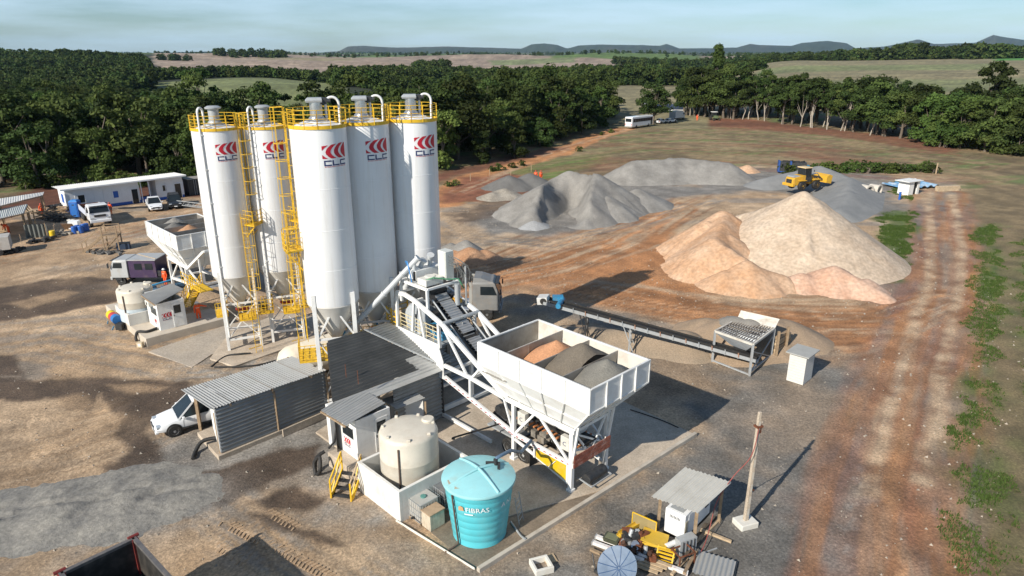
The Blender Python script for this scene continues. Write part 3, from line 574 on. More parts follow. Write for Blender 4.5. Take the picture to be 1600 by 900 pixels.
def tree(name,label,p,x,y,s,rs,group=None,sz=None):
    o=thing(name,label,'tree',(x,y,gz(x,y)-.15),rs.rand()*6.28,group); o.scale=(s,s,sz or s)
    for n,me in(('trunk',p[0]),('crown',p[1])):
        c=bpy.data.objects.new(n,me); COL.objects.link(c); c.parent=o
    return o
rs=np.random.RandomState(77)
def inpoly(x,y,P):
    r=False
    for i in range(len(P)):
        a=P[i];b=P[i-1]
        if (a[1]>y)!=(b[1]>y) and x<(b[0]-a[0])*(y-a[1])/(b[1]-a[1])+a[0]: r=not r
    return r
FOREST=[(-230,84),(-120,104),(-82,110),(-52,118),(-30,124),(-12,128),(2,146),(13,170),(21,192),(27,212),(33,236),(40,290),(30,380),(-60,350),(-75,262),(-150,262),(-165,300),(-190,420),(-420,420),(-420,120)]
cand=[]
for gx in np.arange(-330,60,6.6):
    for gy in np.arange(85,470,6.6):
        x=gx+rs.uniform(-2.6,2.6); y=gy+rs.uniform(-2.6,2.6)
        if inpoly(x,y,FOREST) and abs(x)<1.05*(y+12): cand.append((math.hypot(x,y),x,y))
cand.sort()
# edge depth decides which trees show most: the front rows first
def edge_d(x,y):
    d=1e9
    for i in range(9):
        a=FOREST[i+1];b=FOREST[i+2]; ex,ey=b[0]-a[0],b[1]-a[1]; t=max(0,min(1,((x-a[0])*ex+(y-a[1])*ey)/(ex*ex+ey*ey))); d=min(d,math.hypot(x-a[0]-t*ex,y-a[1]-t*ey))
    return d
cand=[(edge_d(x,y)+.10*r-6*(rs.rand()>.7),x,y) for r,x,y in cand]; cand.sort()
FRONT=cand[:210]; BACK=cand[210:]
for i,(d,x,y) in enumerate(FRONT):
    e=edge_d(x,y)
    if e<5: p=PBU[rs.randint(5)]; s=.65+.6*rs.rand()
    else: p=(PB+PBU[:3])[rs.randint(8)]; s=.78+.68*rs.rand()
    tree('forest_tree','dark green broadleaf tree in the front rows of the dense forest on the left',p,x,y,s*(.72 if (200<px_of(x,y)<560 and y>170) else 1.),rs,'forest trees on the left')
LOWS=[]
def scatter_stuff(name,label,pts,protos):
    "one uncountable wood: tree shapes instanced on the points of one mesh"
    me=bpy.data.meshes.new(name); P=np.array(pts,float)
    z=ground_z(P[:,0],P[:,1])-.3; me.vertices.add(len(P)); me.vertices.foreach_set('co',np.stack([P[:,0],P[:,1],z],1).ravel()); 
    a=me.attributes.new('sc','FLOAT','POINT'); a.data.foreach_set('value',P[:,2].astype(np.float32)); 
    a=me.attributes.new('ro','FLOAT_VECTOR','POINT'); ro=np.zeros((len(P),3),np.float32); ro[:,2]=rs.rand(len(P))*6.28; a.data.foreach_set('vector',ro.ravel())
    a=me.attributes.new('pick','INT','POINT'); a.data.foreach_set('value',rs.randint(0,len(protos),len(P)).astype(np.int32)); me.update()
    o=bpy.data.objects.new(name,me); COL.objects.link(o); o['kind']='stuff'; o['label']=label; o['category']='woodland'
    ng=bpy.data.node_groups.new(name,'GeometryNodeTree'); ng.interface.new_socket('Geometry',in_out='INPUT',socket_type='NodeSocketGeometry'); ng.interface.new_socket('Geometry',in_out='OUTPUT',socket_type='NodeSocketGeometry')
    n=ng.nodes.new; l=ng.links.new; gi=n('NodeGroupInput'); gout=n('NodeGroupOutput'); jn=n('GeometryNodeJoinGeometry')
    def named(nm,ty): q=n('GeometryNodeInputNamedAttribute'); q.data_type=ty; q.inputs['Name'].default_value=nm; return q.outputs['Attribute']
    for k,pr in enumerate(protos):
        io=n('GeometryNodeInstanceOnPoints'); l(gi.outputs[0],io.inputs['Points'])
        cmp=n('FunctionNodeCompare'); cmp.data_type='INT'; cmp.operation='EQUAL'; l(named('pick','INT'),cmp.inputs[2]); cmp.inputs[3].default_value=k; l(cmp.outputs[0],io.inputs['Selection'])
        oi=n('GeometryNodeObjectInfo'); oi.inputs['Object'].default_value=pr; oi.inputs['As Instance'].default_value=True; l(oi.outputs['Geometry'],io.inputs['Instance'])
        l(named('ro','FLOAT_VECTOR'),io.inputs['Rotation']); 
        cx=n('ShaderNodeCombineXYZ'); s_=named('sc','FLOAT')
        for q in range(3): l(s_,cx.inputs[q])
        l(cx.outputs[0],io.inputs['Scale']); l(io.outputs[0],jn.inputs[0])
    l(jn.outputs[0],gout.inputs[0]); md=o.modifiers.new('scatter','NODES'); md.node_group=ng; return o
def loose(name,p):
    "a joined trunk and crown used only as the shape of a scattered wood"
    me=p[1]; o=bpy.data.objects.new(name,me); return o
HI=[loose('wood_shape',p) for p in PB+PBU]
LO=[loose('far_wood_shape',proto(600+i,10,4.6,'bush',420,.75)) for i in range(4)]
scatter_stuff('forest_canopy','dense dark forest canopy rolling back behind the front rows of trees',[(x,y,(.62+.5*rs.rand())*(.62 if (200<px_of(x,y)<560 and y>170) else 1.)) for _,x,y in BACK],HI)
# far woods and tree belts
far=[]
def belt(p0,p1,y0,y1,n,s0=.8,s1=1.3):
    for _ in range(n):
        px=rs.uniform(p0,p1); y=rs.uniform(y0,y1); far.append(((px-800)/1128*(y+7.2),y,rs.uniform(s0,s1)))
belt(-250,235,470,905,2300); belt(95,225,880,980,160,1,1.5); belt(235,520,570,650,260,.6,1.0); belt(-250,205,430,500,460); belt(330,450,1480,1580,70,1,1.6); belt(250,300,1300,1360,30)
belt(545,735,640,800,330,.7,1.2); belt(645,700,900,1000,60,1,1.4); belt(380,720,1750,1850,40,.8,1.2); belt(720,905,560,640,200,.8,1.3); belt(520,905,430,520,420,.7,1.2); belt(880,1085,480,530,210,.8,1.2); belt(905,960,660,760,60); belt(900,1050,700,760,90,.8,1.5); belt(960,1010,1250,1300,60,1,1.4)
belt(1090,1190,560,640,110,.7,1.1); belt(1000,1300,1080,1250,240,1,1.5); belt(1170,1330,930,980,120,.7,1.0); belt(1300,1600,895,960,330,.9,1.7); belt(1395,1440,900,930,60,1.5,2.1); belt(1500,1560,860,900,30,1.3,1.9); belt(1600,1800,880,960,150,1,1.6)
belt(700,1200,1900,2300,120,.8,1.2); belt(1150,1500,1500,2300,160,.8,1.2); belt(0,90,1050,1080,14,.9,1.3); belt(60,75,950,960,4)
for _ in range(330):
    y=2600+5000*rs.rand()**1.3; px=rs.uniform(150,1700); cl=rs.randint(3,9)
    for k in range(cl): far.append(((px+rs.normal()*9-800)/1128*(y+7.2),y+rs.normal()*40,rs.uniform(.8,1.4)))
scatter_stuff('distant_woods','dark belts of woodland between the distant fields',far,LO)
# tree line on the right: trunks one can tell apart
TL=[(1068,181),(1088,183),(1105,184),(1128,186),(1150,188),(1180,190),(1205,193),(1235,196),(1262,199),(1290,202),(1318,205),(1345,209),(1372,212),(1400,216),(1428,219),(1452,223)]
for r_ in range(4):
    for i in range(len(TL)-1):
        for q in range(2 if r_<3 else 1):
            t=rs.rand(); px=TL[i][0]*(1-t)+TL[i+1][0]*t; py=TL[i][1]*(1-t)+TL[i+1][1]*t; g=G(px,py); y=g.y+r_*7+rs.uniform(-2,2); x=g.x*(y/g.y)
            if px<1160 and r_<3: p=PB[rs.randint(5)] if rs.rand()<.75 else PO[rs.randint(4)]; s=1.0+.35*rs.rand()
            else: p=PO[rs.randint(4)] if (r_<2 and rs.rand()<.75) else PB[rs.randint(5)]; s=.92+.3*rs.rand()
            tree('tree_line_tree','pale trunked tree in the tall row along the far edge of the mown field',p,x,y,s,rs,'trees along the field edge')
for px in np.arange(1455,1700,9):
    for k in range(3):
        g=G(px+rs.uniform(-5,5),226+(px-1455)*.10+rs.uniform(-3,3)); y=g.y+k*7; x=g.x*(y/g.y)
        p=PBU[rs.randint(5)] if k<2 else PB[rs.randint(5)]
        tree('thicket_tree','bushy tree in the thicket at the right end of the tree row',p,x,y,.85+.4*rs.rand(),rs,'thicket on the right')
g=G(1530,228); tree('forest_tree','tall tree rising above the thicket on the right',proto(911,14,4.2,'broad',8000,.25,nc=40),g.x*1.1,g.y*1.1,1.42,rs)
g=G(1021,194); tree('lone_tree','round lone tree standing by the parked white bus',proto(905,12,4.6,'broad',9000,.22,nc=46),g.x,g.y,1.08,rs)
g=G(1113,182); tree('conical_tree','tall conical tree towering behind the left end of the tree row',PC,g.x*1.06,g.y*1.06,1.5,rs)
for k,(px,py,s) in enumerate([(1085,184,1.25),(1100,186,1.35),(1130,188,1.3),(1072,183,1.1),(1145,190,1.15)]):
    g=G(px,py); tree('forest_tree','large dark rounded tree in the clump beside the lone tree',PB[k%5],g.x*1.01,g.y*1.01,s,rs,'dark clump beside the lone tree')
tree('araucaria_tree','umbrella shaped pine rising above the forest behind the first silos',PA,(312-800)/1128*242,235,1.25,rs)
# hedge and low shrubs
SH=[proto(700+i,1.7,1.2,'bush',420,.14,LEAFB) for i in range(3)]
def shrub(label,x,y,s,group): 
    o=thing('shrub',label,'shrub',(x,y,gz(x,y)-.1),rs.rand()*6,group); o.scale=(s,s,s)
    for n,me in(('stem',SH[0][0]),('foliage',SH[rs.randint(3)][1])):
        c=bpy.data.objects.new(n,me); COL.objects.link(c); c.parent=o
for px in np.arange(1232,1462,7): 
    g=G(px+rs.uniform(-2,2),268+rs.uniform(-1.5,2.5)+(px<1290)*2); shrub('low green shrub in the hedge behind the loader and gravel',g.x,g.y,.8+.5*rs.rand(),'hedge behind the gravel heaps')
for px,py in [(768,268),(780,266),(800,262),(815,259),(905,237),(940,211),(955,207),(700,292),(712,290)]:
    g=G(px,py); shrub('weedy shrub beside the red earth road',g.x,g.y,.5+.4*rs.rand(),'weeds by the earth road')
for px in np.arange(20,300,9):
    g=G(px,298-px*.03+rs.uniform(-3,3)); shrub('bright green undergrowth shrub at the forest foot behind the white building',g.x,g.y+2,.9+.7*rs.rand(),'undergrowth at the forest foot')
# grass
def grass(name,label,polys,n,hh=.35):
    rs2=np.random.RandomState(5); BX=[]
    for P,k in polys:
        Q=np.array([tuple(G(*p)[:2]) for p in P]); lo,hi=Q.min(0),Q.max(0); x=rs2.uniform(lo[0],hi[0],int(n*k*5)); y=rs2.uniform(lo[1],hi[1],int(n*k*5)); ins=np.zeros(len(x),bool)
        x_=x+2.4*(fbm(x/2.,y/2.,3,81)-.5); y_=y+2.4*(fbm(x/2.,y/2.,3,82)-.5)
        for q in range(len(Q)):
            a,b=Q[q],Q[q-1]; ins^=((a[1]>y_)!=(b[1]>y_))&(x_<(b[0]-a[0])*(y_-a[1])/(b[1]-a[1]+1e-9)+a[0])
        ok=ins&(fbm(x*.4,y*.4,4,3)>.34+.2*rs2.rand(len(x))); x,y=x[ok][:int(n*k)],y[ok][:int(n*k)]; BX.append(np.stack([x,y,ground_z(x,y)-.02],1))
    B_=np.repeat(np.concatenate(BX),8,0); m=len(B_); a=rs2.rand(m)*6.28; r=.25*rs2.rand(m); ba=rs2.rand(m)*6.28; h=hh*(.5+.8*rs2.rand(m)); w=.035
    bx=B_[:,0]+r*np.cos(ba); by=B_[:,1]+r*np.sin(ba); z=B_[:,2]
    v=np.stack([np.stack([bx-w*np.cos(a),by-w*np.sin(a),z],1),np.stack([bx+w*np.cos(a),by+w*np.sin(a),z],1),np.stack([bx+.3*h*np.sin(a),by-.3*h*np.cos(a),z+h],1)],1).reshape(-1,3)
    me=mesh(name,v.tolist(),[(3*q,3*q+1,3*q+2) for q in range(m)],LEAFB); at=me.attributes.new('leaf','FLOAT','FACE'); at.data.foreach_set('value',rs2.rand(m).astype(np.float32))
    o=bpy.data.objects.new(name,me); COL.objects.link(o); o['kind']='stuff'; o['label']=label; o['category']='grass'
grass('grass','patchy green grass on the verge right of the track',[([(1518,360),(1555,350),(1570,450),(1556,560),(1570,700),(1575,900),(1500,900),(1492,800),(1500,640),(1520,470)],1.),([(1590,380),(1640,360),(1700,900),(1600,600)],.6),([(1380,330),(1425,328),(1420,390),(1400,440),(1370,438)],.5),([(1400,280),(1430,300),(1420,315),(1390,300)],.15)],17000,.15)
# loose stones all over the yard
vs=[];fs=[];rs3=np.random.RandomState(9); n=5200
q=np.stack([rs3.uniform(-45,48,n*2),rs3.uniform(23,95,n*2)],1); q=q[(np.abs(q[:,0])<.85*q[:,1])][:n]; zq=ground_z(q[:,0],q[:,1])
for (x,y),z in zip(q,zq):
    s=.03+.09*rs3.rand()**3; i=len(vs); a=rs3.rand()*6.28
    vs+=[(x+s*cos(a),y+s*sin(a),z-.01),(x+s*cos(a+2.1),y+s*sin(a+2.1),z-.01),(x+s*cos(a+4.2),y+s*sin(a+4.2),z-.01),(x+s*.3*rs3.randn(),y+s*.3*rs3.randn(),z+s*.9)]; fs+=[(i,i+1,i+3),(i+1,i+2,i+3),(i+2,i,i+3)]
o=bpy.data.objects.new('loose_stones',mesh('loose_stones',vs,fs,mat('stone',(.24,.215,.18),.9,0,.3,.5,col2=(.42,.36,.29)))); COL.objects.link(o); o['kind']='stuff'; o['label']='small loose stones scattered over the yard'; o['category']='stones'
# tyre prints pressed up in the damp sand, front left
def treads(name,label,pts,w=.55):
    mb=MB(); P=[G(*p) for p in pts]
    for i in range(len(P)-1):
        n_=int((P[i+1]-P[i]).length/.21)
        for k in range(n_):
            c=P[i].lerp(P[i+1],k/n_); d=(P[i+1]-P[i]).normalized(); s_=V(-d.y,d.x,0); z=gz(c.x,c.y)
            for sg in(-1,1):
                if rs.rand()<.82: a_=V(c.x,c.y,z+.005)+s_*(sg*.05); mb.beam(a_,a_+s_*(sg*w*.42)+d*.09,.075,.06)
    o=ob(name,mb,mat('pressed_sand',(.38,.265,.165),.95,0,.2,3)); o['kind']='stuff'; o['label']=label; o['category']='tyre print'
treads('tyre_prints','long tyre tread print running across the sand at lower left',[(348,816),(400,842),(455,868),(520,905)])
treads('tyre_prints','short tyre tread print beside the dark puddle at lower left',[(418,800),(440,812),(466,828)])
treads('tyre_prints','short tyre tread print left of the truck body shadow',[(338,850),(362,866),(390,884)])
# ---------------------------------------------------------------- company emblem and lettering
def emblem_runs():
    "rows of filled cells on a unit emblem 1 wide, .86 high; returns (red runs, navy runs)"
    red=[];navy=[];nx,ny=88,76; W,Hh=1.0,.86
    def is_red(x,y):           # y from .30 to .86
        if y<.30: return False
        yy=(y-.30)/.56; top=.86+.18*x; 
        if yy>top or yy<0.02: return False
        a=max(0,1-4*(yy/max(top,.1)-.5)**2)
        for x0,wd in((.24,.12),(.58,.10),(.90,.085)):
            if x0-.26*a<x<x0+wd-.23*a: return False
        return True
    def is_navy(x,y):
        if not(.05<y<.25): return False
        h=.20; y0=.05; th=.045
        for k,c in enumerate('CLC'):
            a=.04+k*.325; b=a+.29
            if a<=x<=b:
                t=(y-y0)
                if c=='C': return x-a<th*1.15 or t<th or t>h-th
                return x-a<th*1.15 or t<th
        return False
    def tag_line(x,y): return .0<y<.022 and .06<x<.97 and (int(x*70)%3!=0)
    for fn,dst in((is_red,red),(tag_line,red),(is_navy,navy)):
        for j in range(ny):
            y=(j+.5)/ny*Hh; st=None
            for i in range(nx+1):
                f=i<nx and fn((i+.5)/nx,y)
                if f and st is None: st=i
                if not f and st is not None: dst.append((st/nx,i/nx,j/ny*Hh,(j+1)/ny*Hh)); st=None
    return red,navy
ER,EN=emblem_runs()
def emblem(parent,fn,size,name='emblem'):
    "fn(u,v) maps emblem coordinates in metres to the surface"
    for nm,runs,m in((name,ER,RED),('emblem_letters',EN,NAVY)):
        mb=MB()
        for a,b,c,d in runs:
            k=max(1,int((b-a)*14))
            for i in range(k):
                x0=a+(b-a)*i/k; x1=a+(b-a)*(i+1)/k
                mb.quad(fn(x0*size,c*size),fn(x1*size,c*size),fn(x1*size,d*size),fn(x0*size,d*size))
        ob(nm,mb,m,parent)
def text_mb(txt,size):
    cu=bpy.data.curves.new('lettering','FONT'); cu.body=txt; cu.size=size; cu.resolution_u=2
    o=bpy.data.objects.new('lettering',cu); COL.objects.link(o); bpy.context.view_layer.update()
    m=o.to_mesh(); vs=[tuple(v.co) for v in m.vertices]; fs=[tuple(p.vertices) for p in m.polygons]; o.to_mesh_clear()
    bpy.data.objects.remove(o); bpy.data.curves.remove(cu); return vs,fs
def lettering(txt,size,fn,m,parent,name='lettering',bold=1.0):
    vs,fs=text_mb(txt,size); mb=MB(); mb.add([fn(v[0],v[1]*1.0) for v in vs],fs); return ob(name,mb,m,parent)
# ---------------------------------------------------------------- silos
def ladder(mb,p0,p1,out,w=.45,step=.33,rail=.022):
    p0=Vector(p0);p1=Vector(p1); out=Vector(out).normalized(); sd=(p1-p0).normalized().cross(out).normalized()*(w/2)
    mb.tube(p0-sd,p1-sd,rail,n=6); mb.tube(p0+sd,p1+sd,rail,n=6); n=int((p1-p0).length/step)
    for i in range(1,n): q=p0.lerp(p1,i/n); mb.tube(q-sd,q+sd,.016,n=5)
def cage(mb,p0,p1,out,r=.36,step=.9):
    p0=Vector(p0);p1=Vector(p1); out=Vector(out).normalized(); ax=(p1-p0).normalized(); sd=ax.cross(out).normalized(); n=max(1,int((p1-p0).length/step))
    def arc(c): return [c+out*(r*.95+r*cos(t))*1.0*(1)+sd*(r*sin(t)) for t in [PI*.80*k/5 for k in range(-5,6)]]
    for i in range(n+1): mb.path(arc(p0.lerp(p1,i/n)),.022,5)
    A=arc(p0);B_=arc(p1)
    for k in (0,3,5,7,10): mb.tube(A[k],B_[k],.016,n=5)
def ringrail(mb,r,z,a0,a1,zs,posts,tube=.022,seg=24):
    for h in zs:
        mb.path([(r*sin(a0+(a1-a0)*i/seg),-r*cos(a0+(a1-a0)*i/seg),z+h) for i in range(seg+1)],tube,5)
    for i in range(posts+1):
        a=a0+(a1-a0)*i/posts; mb.beam((r*sin(a),-r*cos(a),z),(r*sin(a),-r*cos(a),z+max(zs)),.045)
def silo(label,P,D,zt,zc,emb_a,kind,group=None):
    x,y=P; d=Vector((-x,-y)).normalized(); rz=math.atan2(d.y,d.x)+PI/2; r=D/2
    o=thing('cement_silo',label,'silo',(x,y,0),rz,group)
    body=ob('shell',MB().lathe([(r*.985,zc),(r,zc+.06),(r,zt),(r*.97,zt+.02),(r*.5,zt+.28),(.01,zt+.34)],64),SILO,o,35)
    sm=MB(); z=zc+2.2
    while z<zt-1: sm.lathe([(r+.001,z-.02),(r+.008,z-.012),(r+.008,z+.012),(r+.001,z+.02)],64,cap=False); z+=2.35
    ob('weld_seam',sm,SILO,body,30)
    ob('cone',MB().lathe([(r*.99,zc+.02),(r*1.0,zc-.04),(.26,zc-2.55),(.26,zc-2.9)],48),CONEM,o,35)
    ob('outlet_valve',MB().lathe([(.3,zc-3.0),(.34,zc-2.95),(.34,zc-2.84),(.3,zc-2.8)],20).box((.35,0,zc-2.95),(.5,.25,.22)),mat('valve_red',(.35,.04,.02),.5),o,30)
    # legs
    L4=[(k*r*.98*.74,s*r*.98*.74) for k in(-1,1) for s in(-1,1)]; lw=.24 if kind=='big' else .2
    lt=zc+(.75 if kind=='big' else .45)
    for (lx,ly) in L4:
        lx*=1.0; ob('leg',MB().beam((lx,ly,0),(lx,ly,lt),lw).box((lx,ly,.04),(.42,.42,.05)),WHITE,o,bev=.012)
    order=[L4[0],L4[1],L4[3],L4[2]]
    for k in range(4):
        a=order[k];b=order[(k+1)%4]; mb=MB()
        mb.beam((*a,zc-2.1),(*b,zc-2.1),.12); mb.beam((*a,.9),(*b,.9),.14)
        m_=((a[0]+b[0])/2,(a[1]+b[1])/2)
        mb.beam((*a,zc-2.1),(*m_,zc-.12),.10); mb.beam((*b,zc-2.1),(*m_,zc-.12),.10)
        mb.beam((*a,.9),(*b,zc-2.1),.07); mb.beam((*b,.9),(*a,zc-2.1),.07)
        ob('brace',mb,WHITE,o)
    # top: toe board, railing, filter, pipe
    ob('toe_board',MB().lathe([(r+.03,zt-.02),(r+.05,zt-.02),(r+.05,zt+.17),(r+.03,zt+.17)],48,cap=False),YEL,o,30)
    rl=MB(); ringrail(rl,r+.04,zt,0,2*PI,(.3,.52,.75,.98),14,.018); ob('railing',rl,YEL,o)
    f=MB().lathe([(.60,zt+.1),(.62,zt+.36),(.46,zt+.40),(.40,zt+.52),(.35,zt+.54),(.35,zt+1.32)],28)
    ff=ob('dust_filter',f,CHROME if kind=='big' else GREYM,o,35)
    if kind=='big':
        ob('filter_cap',MB().loft([[V(-.50,-.36,zt+1.30),V(.36,-.36,zt+1.30),V(.36,.36,zt+1.30),V(-.50,.36,zt+1.30)],[V(-.54,-.40,zt+1.42),V(.36,-.40,zt+1.42),V(.36,.40,zt+1.42),V(-.54,.40,zt+1.42)],[V(-.4,-.3,zt+1.55),V(.34,-.3,zt+1.55),V(.34,.3,zt+1.55),V(-.4,.3,zt+1.55)]]),GREYM,ff,bev=.02)
        ob('blower_motor',MB().box((.48,0,zt+1.36),(.26,.5,.34)).tube((.6,-.15,zt+1.38),(.8,-.15,zt+1.38),.10),DARK,ff)
        h=zt+1.55; mb=MB(); c0=.52
        mb.path([(c0+.36-.36*cos(t),.15,h-.36+.36*sin(t)) if 0<=t<=PI else (0,0,0) for t in [PI*i/12 for i in range(13)]],.075,9)
        mb.tube((c0,.15,zt+.2),(c0,.15,h-.36),.075); mb.tube((c0+.72,.15,zt+.1),(c0+.72,.15,h-.36),.075); ob('fill_pipe',mb,WHITE,o,40)
    else:
        ob('filter_cap',MB().lathe([(.35,zt+1.32),(.52,zt+1.35),(.54,zt+1.44),(.36,zt+1.54),(.01,zt+1.56)],28),GREYM,ff,35)
        a=R(-36); ox,oy=(r+.10)*sin(a),-(r+.10)*cos(a); ix,iy=(r-.45)*sin(a),-(r-.45)*cos(a); mb=MB(); cxm,cym=(ox+ix)/2,(oy+iy)/2; h=zt+1.2
        mb.path([(ox+(ix-ox)*(1-cos(t))/2,oy+(iy-oy)*(1-cos(t))/2,h+.3*sin(t)) for t in [PI*i/12 for i in range(13)]],.075,9); mb.tube((ix,iy,zt),(ix,iy,h),.075); mb.tube((ox,oy,1.2),(ox,oy,h),.07); ob('fill_pipe',mb,WHITE,o,40)
        cl=MB()
        for z in np.arange(2,zt,2.3): cl.box((ox*.97,oy*.97,float(z)),(.22,.22,.06))
        ob('pipe_clamp',cl,WHITE,o)
    # emblem on the shell
    sz=1.46; zz=zt-.78-.86*sz
    emblem(o,lambda u,v:((r+.012)*sin(emb_a+(u-sz/2)/r),-(r+.012)*cos(emb_a+(u-sz/2)/r),zz+v),sz)
    return o,r
def rad(a,r,z): return V(r*sin(a),-r*cos(a),z)
def access(o,r,zt,zm,zl,a,deep=True):
    out=rad(a,1,0)
    lm=MB(); ladder(lm,rad(a,r+.16,zm),rad(a,r+.16,zt+1.1),out); ob('ladder',lm,YEL,o)
    cm=MB(); cage(cm,rad(a,r+.16,zm+2.1),rad(a,r+.16,zt+1.1),out); ob('ladder_cage',cm,YEL,o)
    # mid platform
    w=.34; pm=MB().loft([[rad(a+k*w,r+.05,z) if q==0 else rad(a+k*w,r+1.0,z) for q,k in((0,-1),(1,-1),(1,1),(0,1))] for z in(zm-.08,zm)]); pf=ob('platform',pm,YEL,o)
    rm=MB(); ringrail(rm,r+.98,zm,a-w,a+w,(.12,.4,.7,1.0),4,seg=8)
    for k in(-1,1):
        for h in(.4,.7,1.0): rm.tube(rad(a+k*w,r+.98,zm+h),rad(a+k*w,r+.05,zm+h),.02,n=5)
    ob('platform_railing',rm,YEL,pf); sm=MB()
    for k in(-1,1): sm.beam(rad(a+k*w*.8,r+.95,zm-.05),rad(a+k*w*.8,r,zm-1.0),.06)
    ob('platform_strut',sm,YEL,pf)
    tm=MB(); tm.loft([[rad(a+k*w,r+1.0+q,z) for q,k in((0,-1),(.03,-1),(.03,1),(0,1))] for z in(zm-.08,zm+.16)]); ob('kick_plate',tm,YEL,pf)
    a2=a-.40; out2=rad(a2,1,0); lm=MB(); ladder(lm,rad(a2,r+.16,zl),rad(a2,r+.16,zm+.9),out2); ob('ladder',lm,YEL,o); cm=MB(); cage(cm,rad(a2,r+.16,zl+2.0),rad(a2,r+.16,zm+.6),out2); ob('ladder_cage',cm,YEL,o)
    # lower platform round the cone
    for c,(x0,x1,y0,y1) in enumerate([(-.15,1.0,-r-.75,-r*.45),(r*.75,r+.7,-r*.9,.3),(-r-.1,-r*.55,-.9,.8)]):
        p=MB().bb((x0,y0,zl-.1),(x1,y1,zl)); q=ob('platform',p,YEL,o); rm=MB(); cs=[(x0,y0),(x1,y0),(x1,y1),(x0,y1)]
        for i in range(3 if c==0 else 2):
            u=cs[i-1 if c==0 else i];v=cs[i if c==0 else i+1]
            for h in(.15,.42,.7,1.0): rm.tube((*u,zl+h),(*v,zl+h),.022,n=5)
            for t in np.linspace(0,1,5): rm.tube((u[0]+(v[0]-u[0])*t,u[1]+(v[1]-u[1])*t,zl),(u[0]+(v[0]-u[0])*t,u[1]+(v[1]-u[1])*t,zl+1.0),.02,n=5)
        ob('platform_railing',rm,YEL,q)
    lm=MB(); ladder(lm,(.9,-r-.85,.05),(.9,-r-.75,zl+1),(0,-1,0)); lm.beam((.2,-r-.9,.5),(1.1,-r-.5,.5),.05); ob('ladder',lm,YEL,o)
SG='cement silos'
s1,r1=silo('white cement silo nearest the left hopper, leftmost of the five',(-20.4,48.0),3.15,16.05,5.75,R(20),'slim',SG); access(s1,r1,16.05,9.5,2.75,R(58))
s2,r2=silo('white cement silo second from the left, banded by shadow of ladder cage',(-17.55,49.5),3.15,16.0,5.75,R(18),'slim',SG); access(s2,r2,16.0,9.5,2.75,R(56))
s3,r3=silo('front white cement silo, the largest in view, behind the dark sheet roof',(-10.75,38.6),3.08,17.15,7.0,R(31),'big',SG)
s4,r4=silo('shaded white cement silo in the middle, fourth from the left',(-8.85,41.3),3.08,17.08,7.0,R(31),'big',SG)
s5,r5=silo('rightmost white cement silo of the five',(-6.2,43.15),3.08,17.08,7.0,R(31),'big',SG)
def bigaccess(o,r,zt,a,zm):
    out=rad(a,1,0); lm=MB(); ladder(lm,rad(a,r+.16,4.6),rad(a,r+.16,zt+1.1),out); ob('ladder',lm,YEL,o); cm=MB(); cage(cm,rad(a,r+.16,6.8),rad(a,r+.16,zt+1.1),out); ob('ladder_cage',cm,YEL,o)
    w=.36; pm=MB().loft([[rad(a+k*w,r+.05,z) if q==0 else rad(a+k*w,r+1.0,z) for q,k in((0,-1),(1,-1),(1,1),(0,1))] for z in(zm-.08,zm)]); pf=ob('platform',pm,YEL,o)
    rm=MB(); ringrail(rm,r+.98,zm,a-w,a+w,(.12,.4,.7,1.0),4,seg=8)
    for k in(-1,1):
        for h in(.4,.7,1.0): rm.tube(rad(a+k*w,r+.98,zm+h),rad(a+k*w,r+.05,zm+h),.02,n=5)
    ob('platform_railing',rm,YEL,pf); ob('platform_strut',MB().beam(rad(a,r+.95,zm-.05),rad(a,r,zm-1.4),.07),YEL,pf)
bigaccess(s3,r3,17.15,R(-83),10.4)
for o,r in((s3,r3),(s4,r4),(s5,r5)):
    zl=3.6
    p=ob('platform',MB().bb((-r-.7,-r*.7,zl-.1),(-r*.35,r*.6,zl)).bb((-r*.3,-r*.6,zl-.1),(r,-r*.2,zl)),YEL,o); rm=MB(); pts=[(-r-.7,r*.6),(-r-.7,-r*.7),(-r*.3,-r*.7),(r,-r*.6),(r,r*.3)]
    for i in range(4):
        u,v=pts[i],pts[i+1]
        for h in(.15,.42,.7,1.0): rm.tube((*u,zl+h),(*v,zl+h),.024,n=5)
        for t in np.linspace(0,1,6): rm.tube((u[0]+(v[0]-u[0])*t,u[1]+(v[1]-u[1])*t,zl),(u[0]+(v[0]-u[0])*t,u[1]+(v[1]-u[1])*t,zl+1.0),.02,n=5)
    ob('platform_railing',rm,YEL,p)
# walkway between the front silo and the next ones
# screw conveyors from the silos up to the plant
def screw(label,p,q,r=.165):
    p=Vector(p);q=Vector(q); o=thing('screw_conveyor',label,'screw conveyor',p); d=q-p
    ob('tube',MB().tube((0,0,0),d,r,n=16).tube(d*.995,d*1.012,r*1.35,n=16).tube(-d*.012,d*.004,r*1.35,n=16),SCREW,o,40)
    fl=MB()
    for t in(.28,.55,.8): fl.tube(d*(t-.006),d*(t+.006),r*1.3,n=14)
    ob('flange',fl,SCREW,o,40); ob('drop_spout',MB().tube(d*.95,d*.95+V(.0,0,-.62),r*.8,n=12),SCREW,o,40); ob('rubber_sleeve',MB().tube(d*.95+V(0,0,-.55),d*.95+V(0,0,-1.1),r*1.0,n=12),BLACK,o,40)
    ob('motor',MB().tube(-d.normalized()*.05,-d.normalized()*.55,.15,n=12).box((0,0,.22),(.25,.25,.2)),BLUEM,o)
screw('long grey screw conveyor tube from the front silo up to the batching tower',(-10.3,38.75,4.55),(-5.62,38.95,9.45))
screw('grey screw conveyor tube from the shaded middle silo to the tower',(-8.65,41.1,4.2),(-5.35,39.5,9.15))
screw('grey screw conveyor tube from the rightmost silo to the tower',(-6.2,42.9,4.2),(-4.95,39.9,9.35))
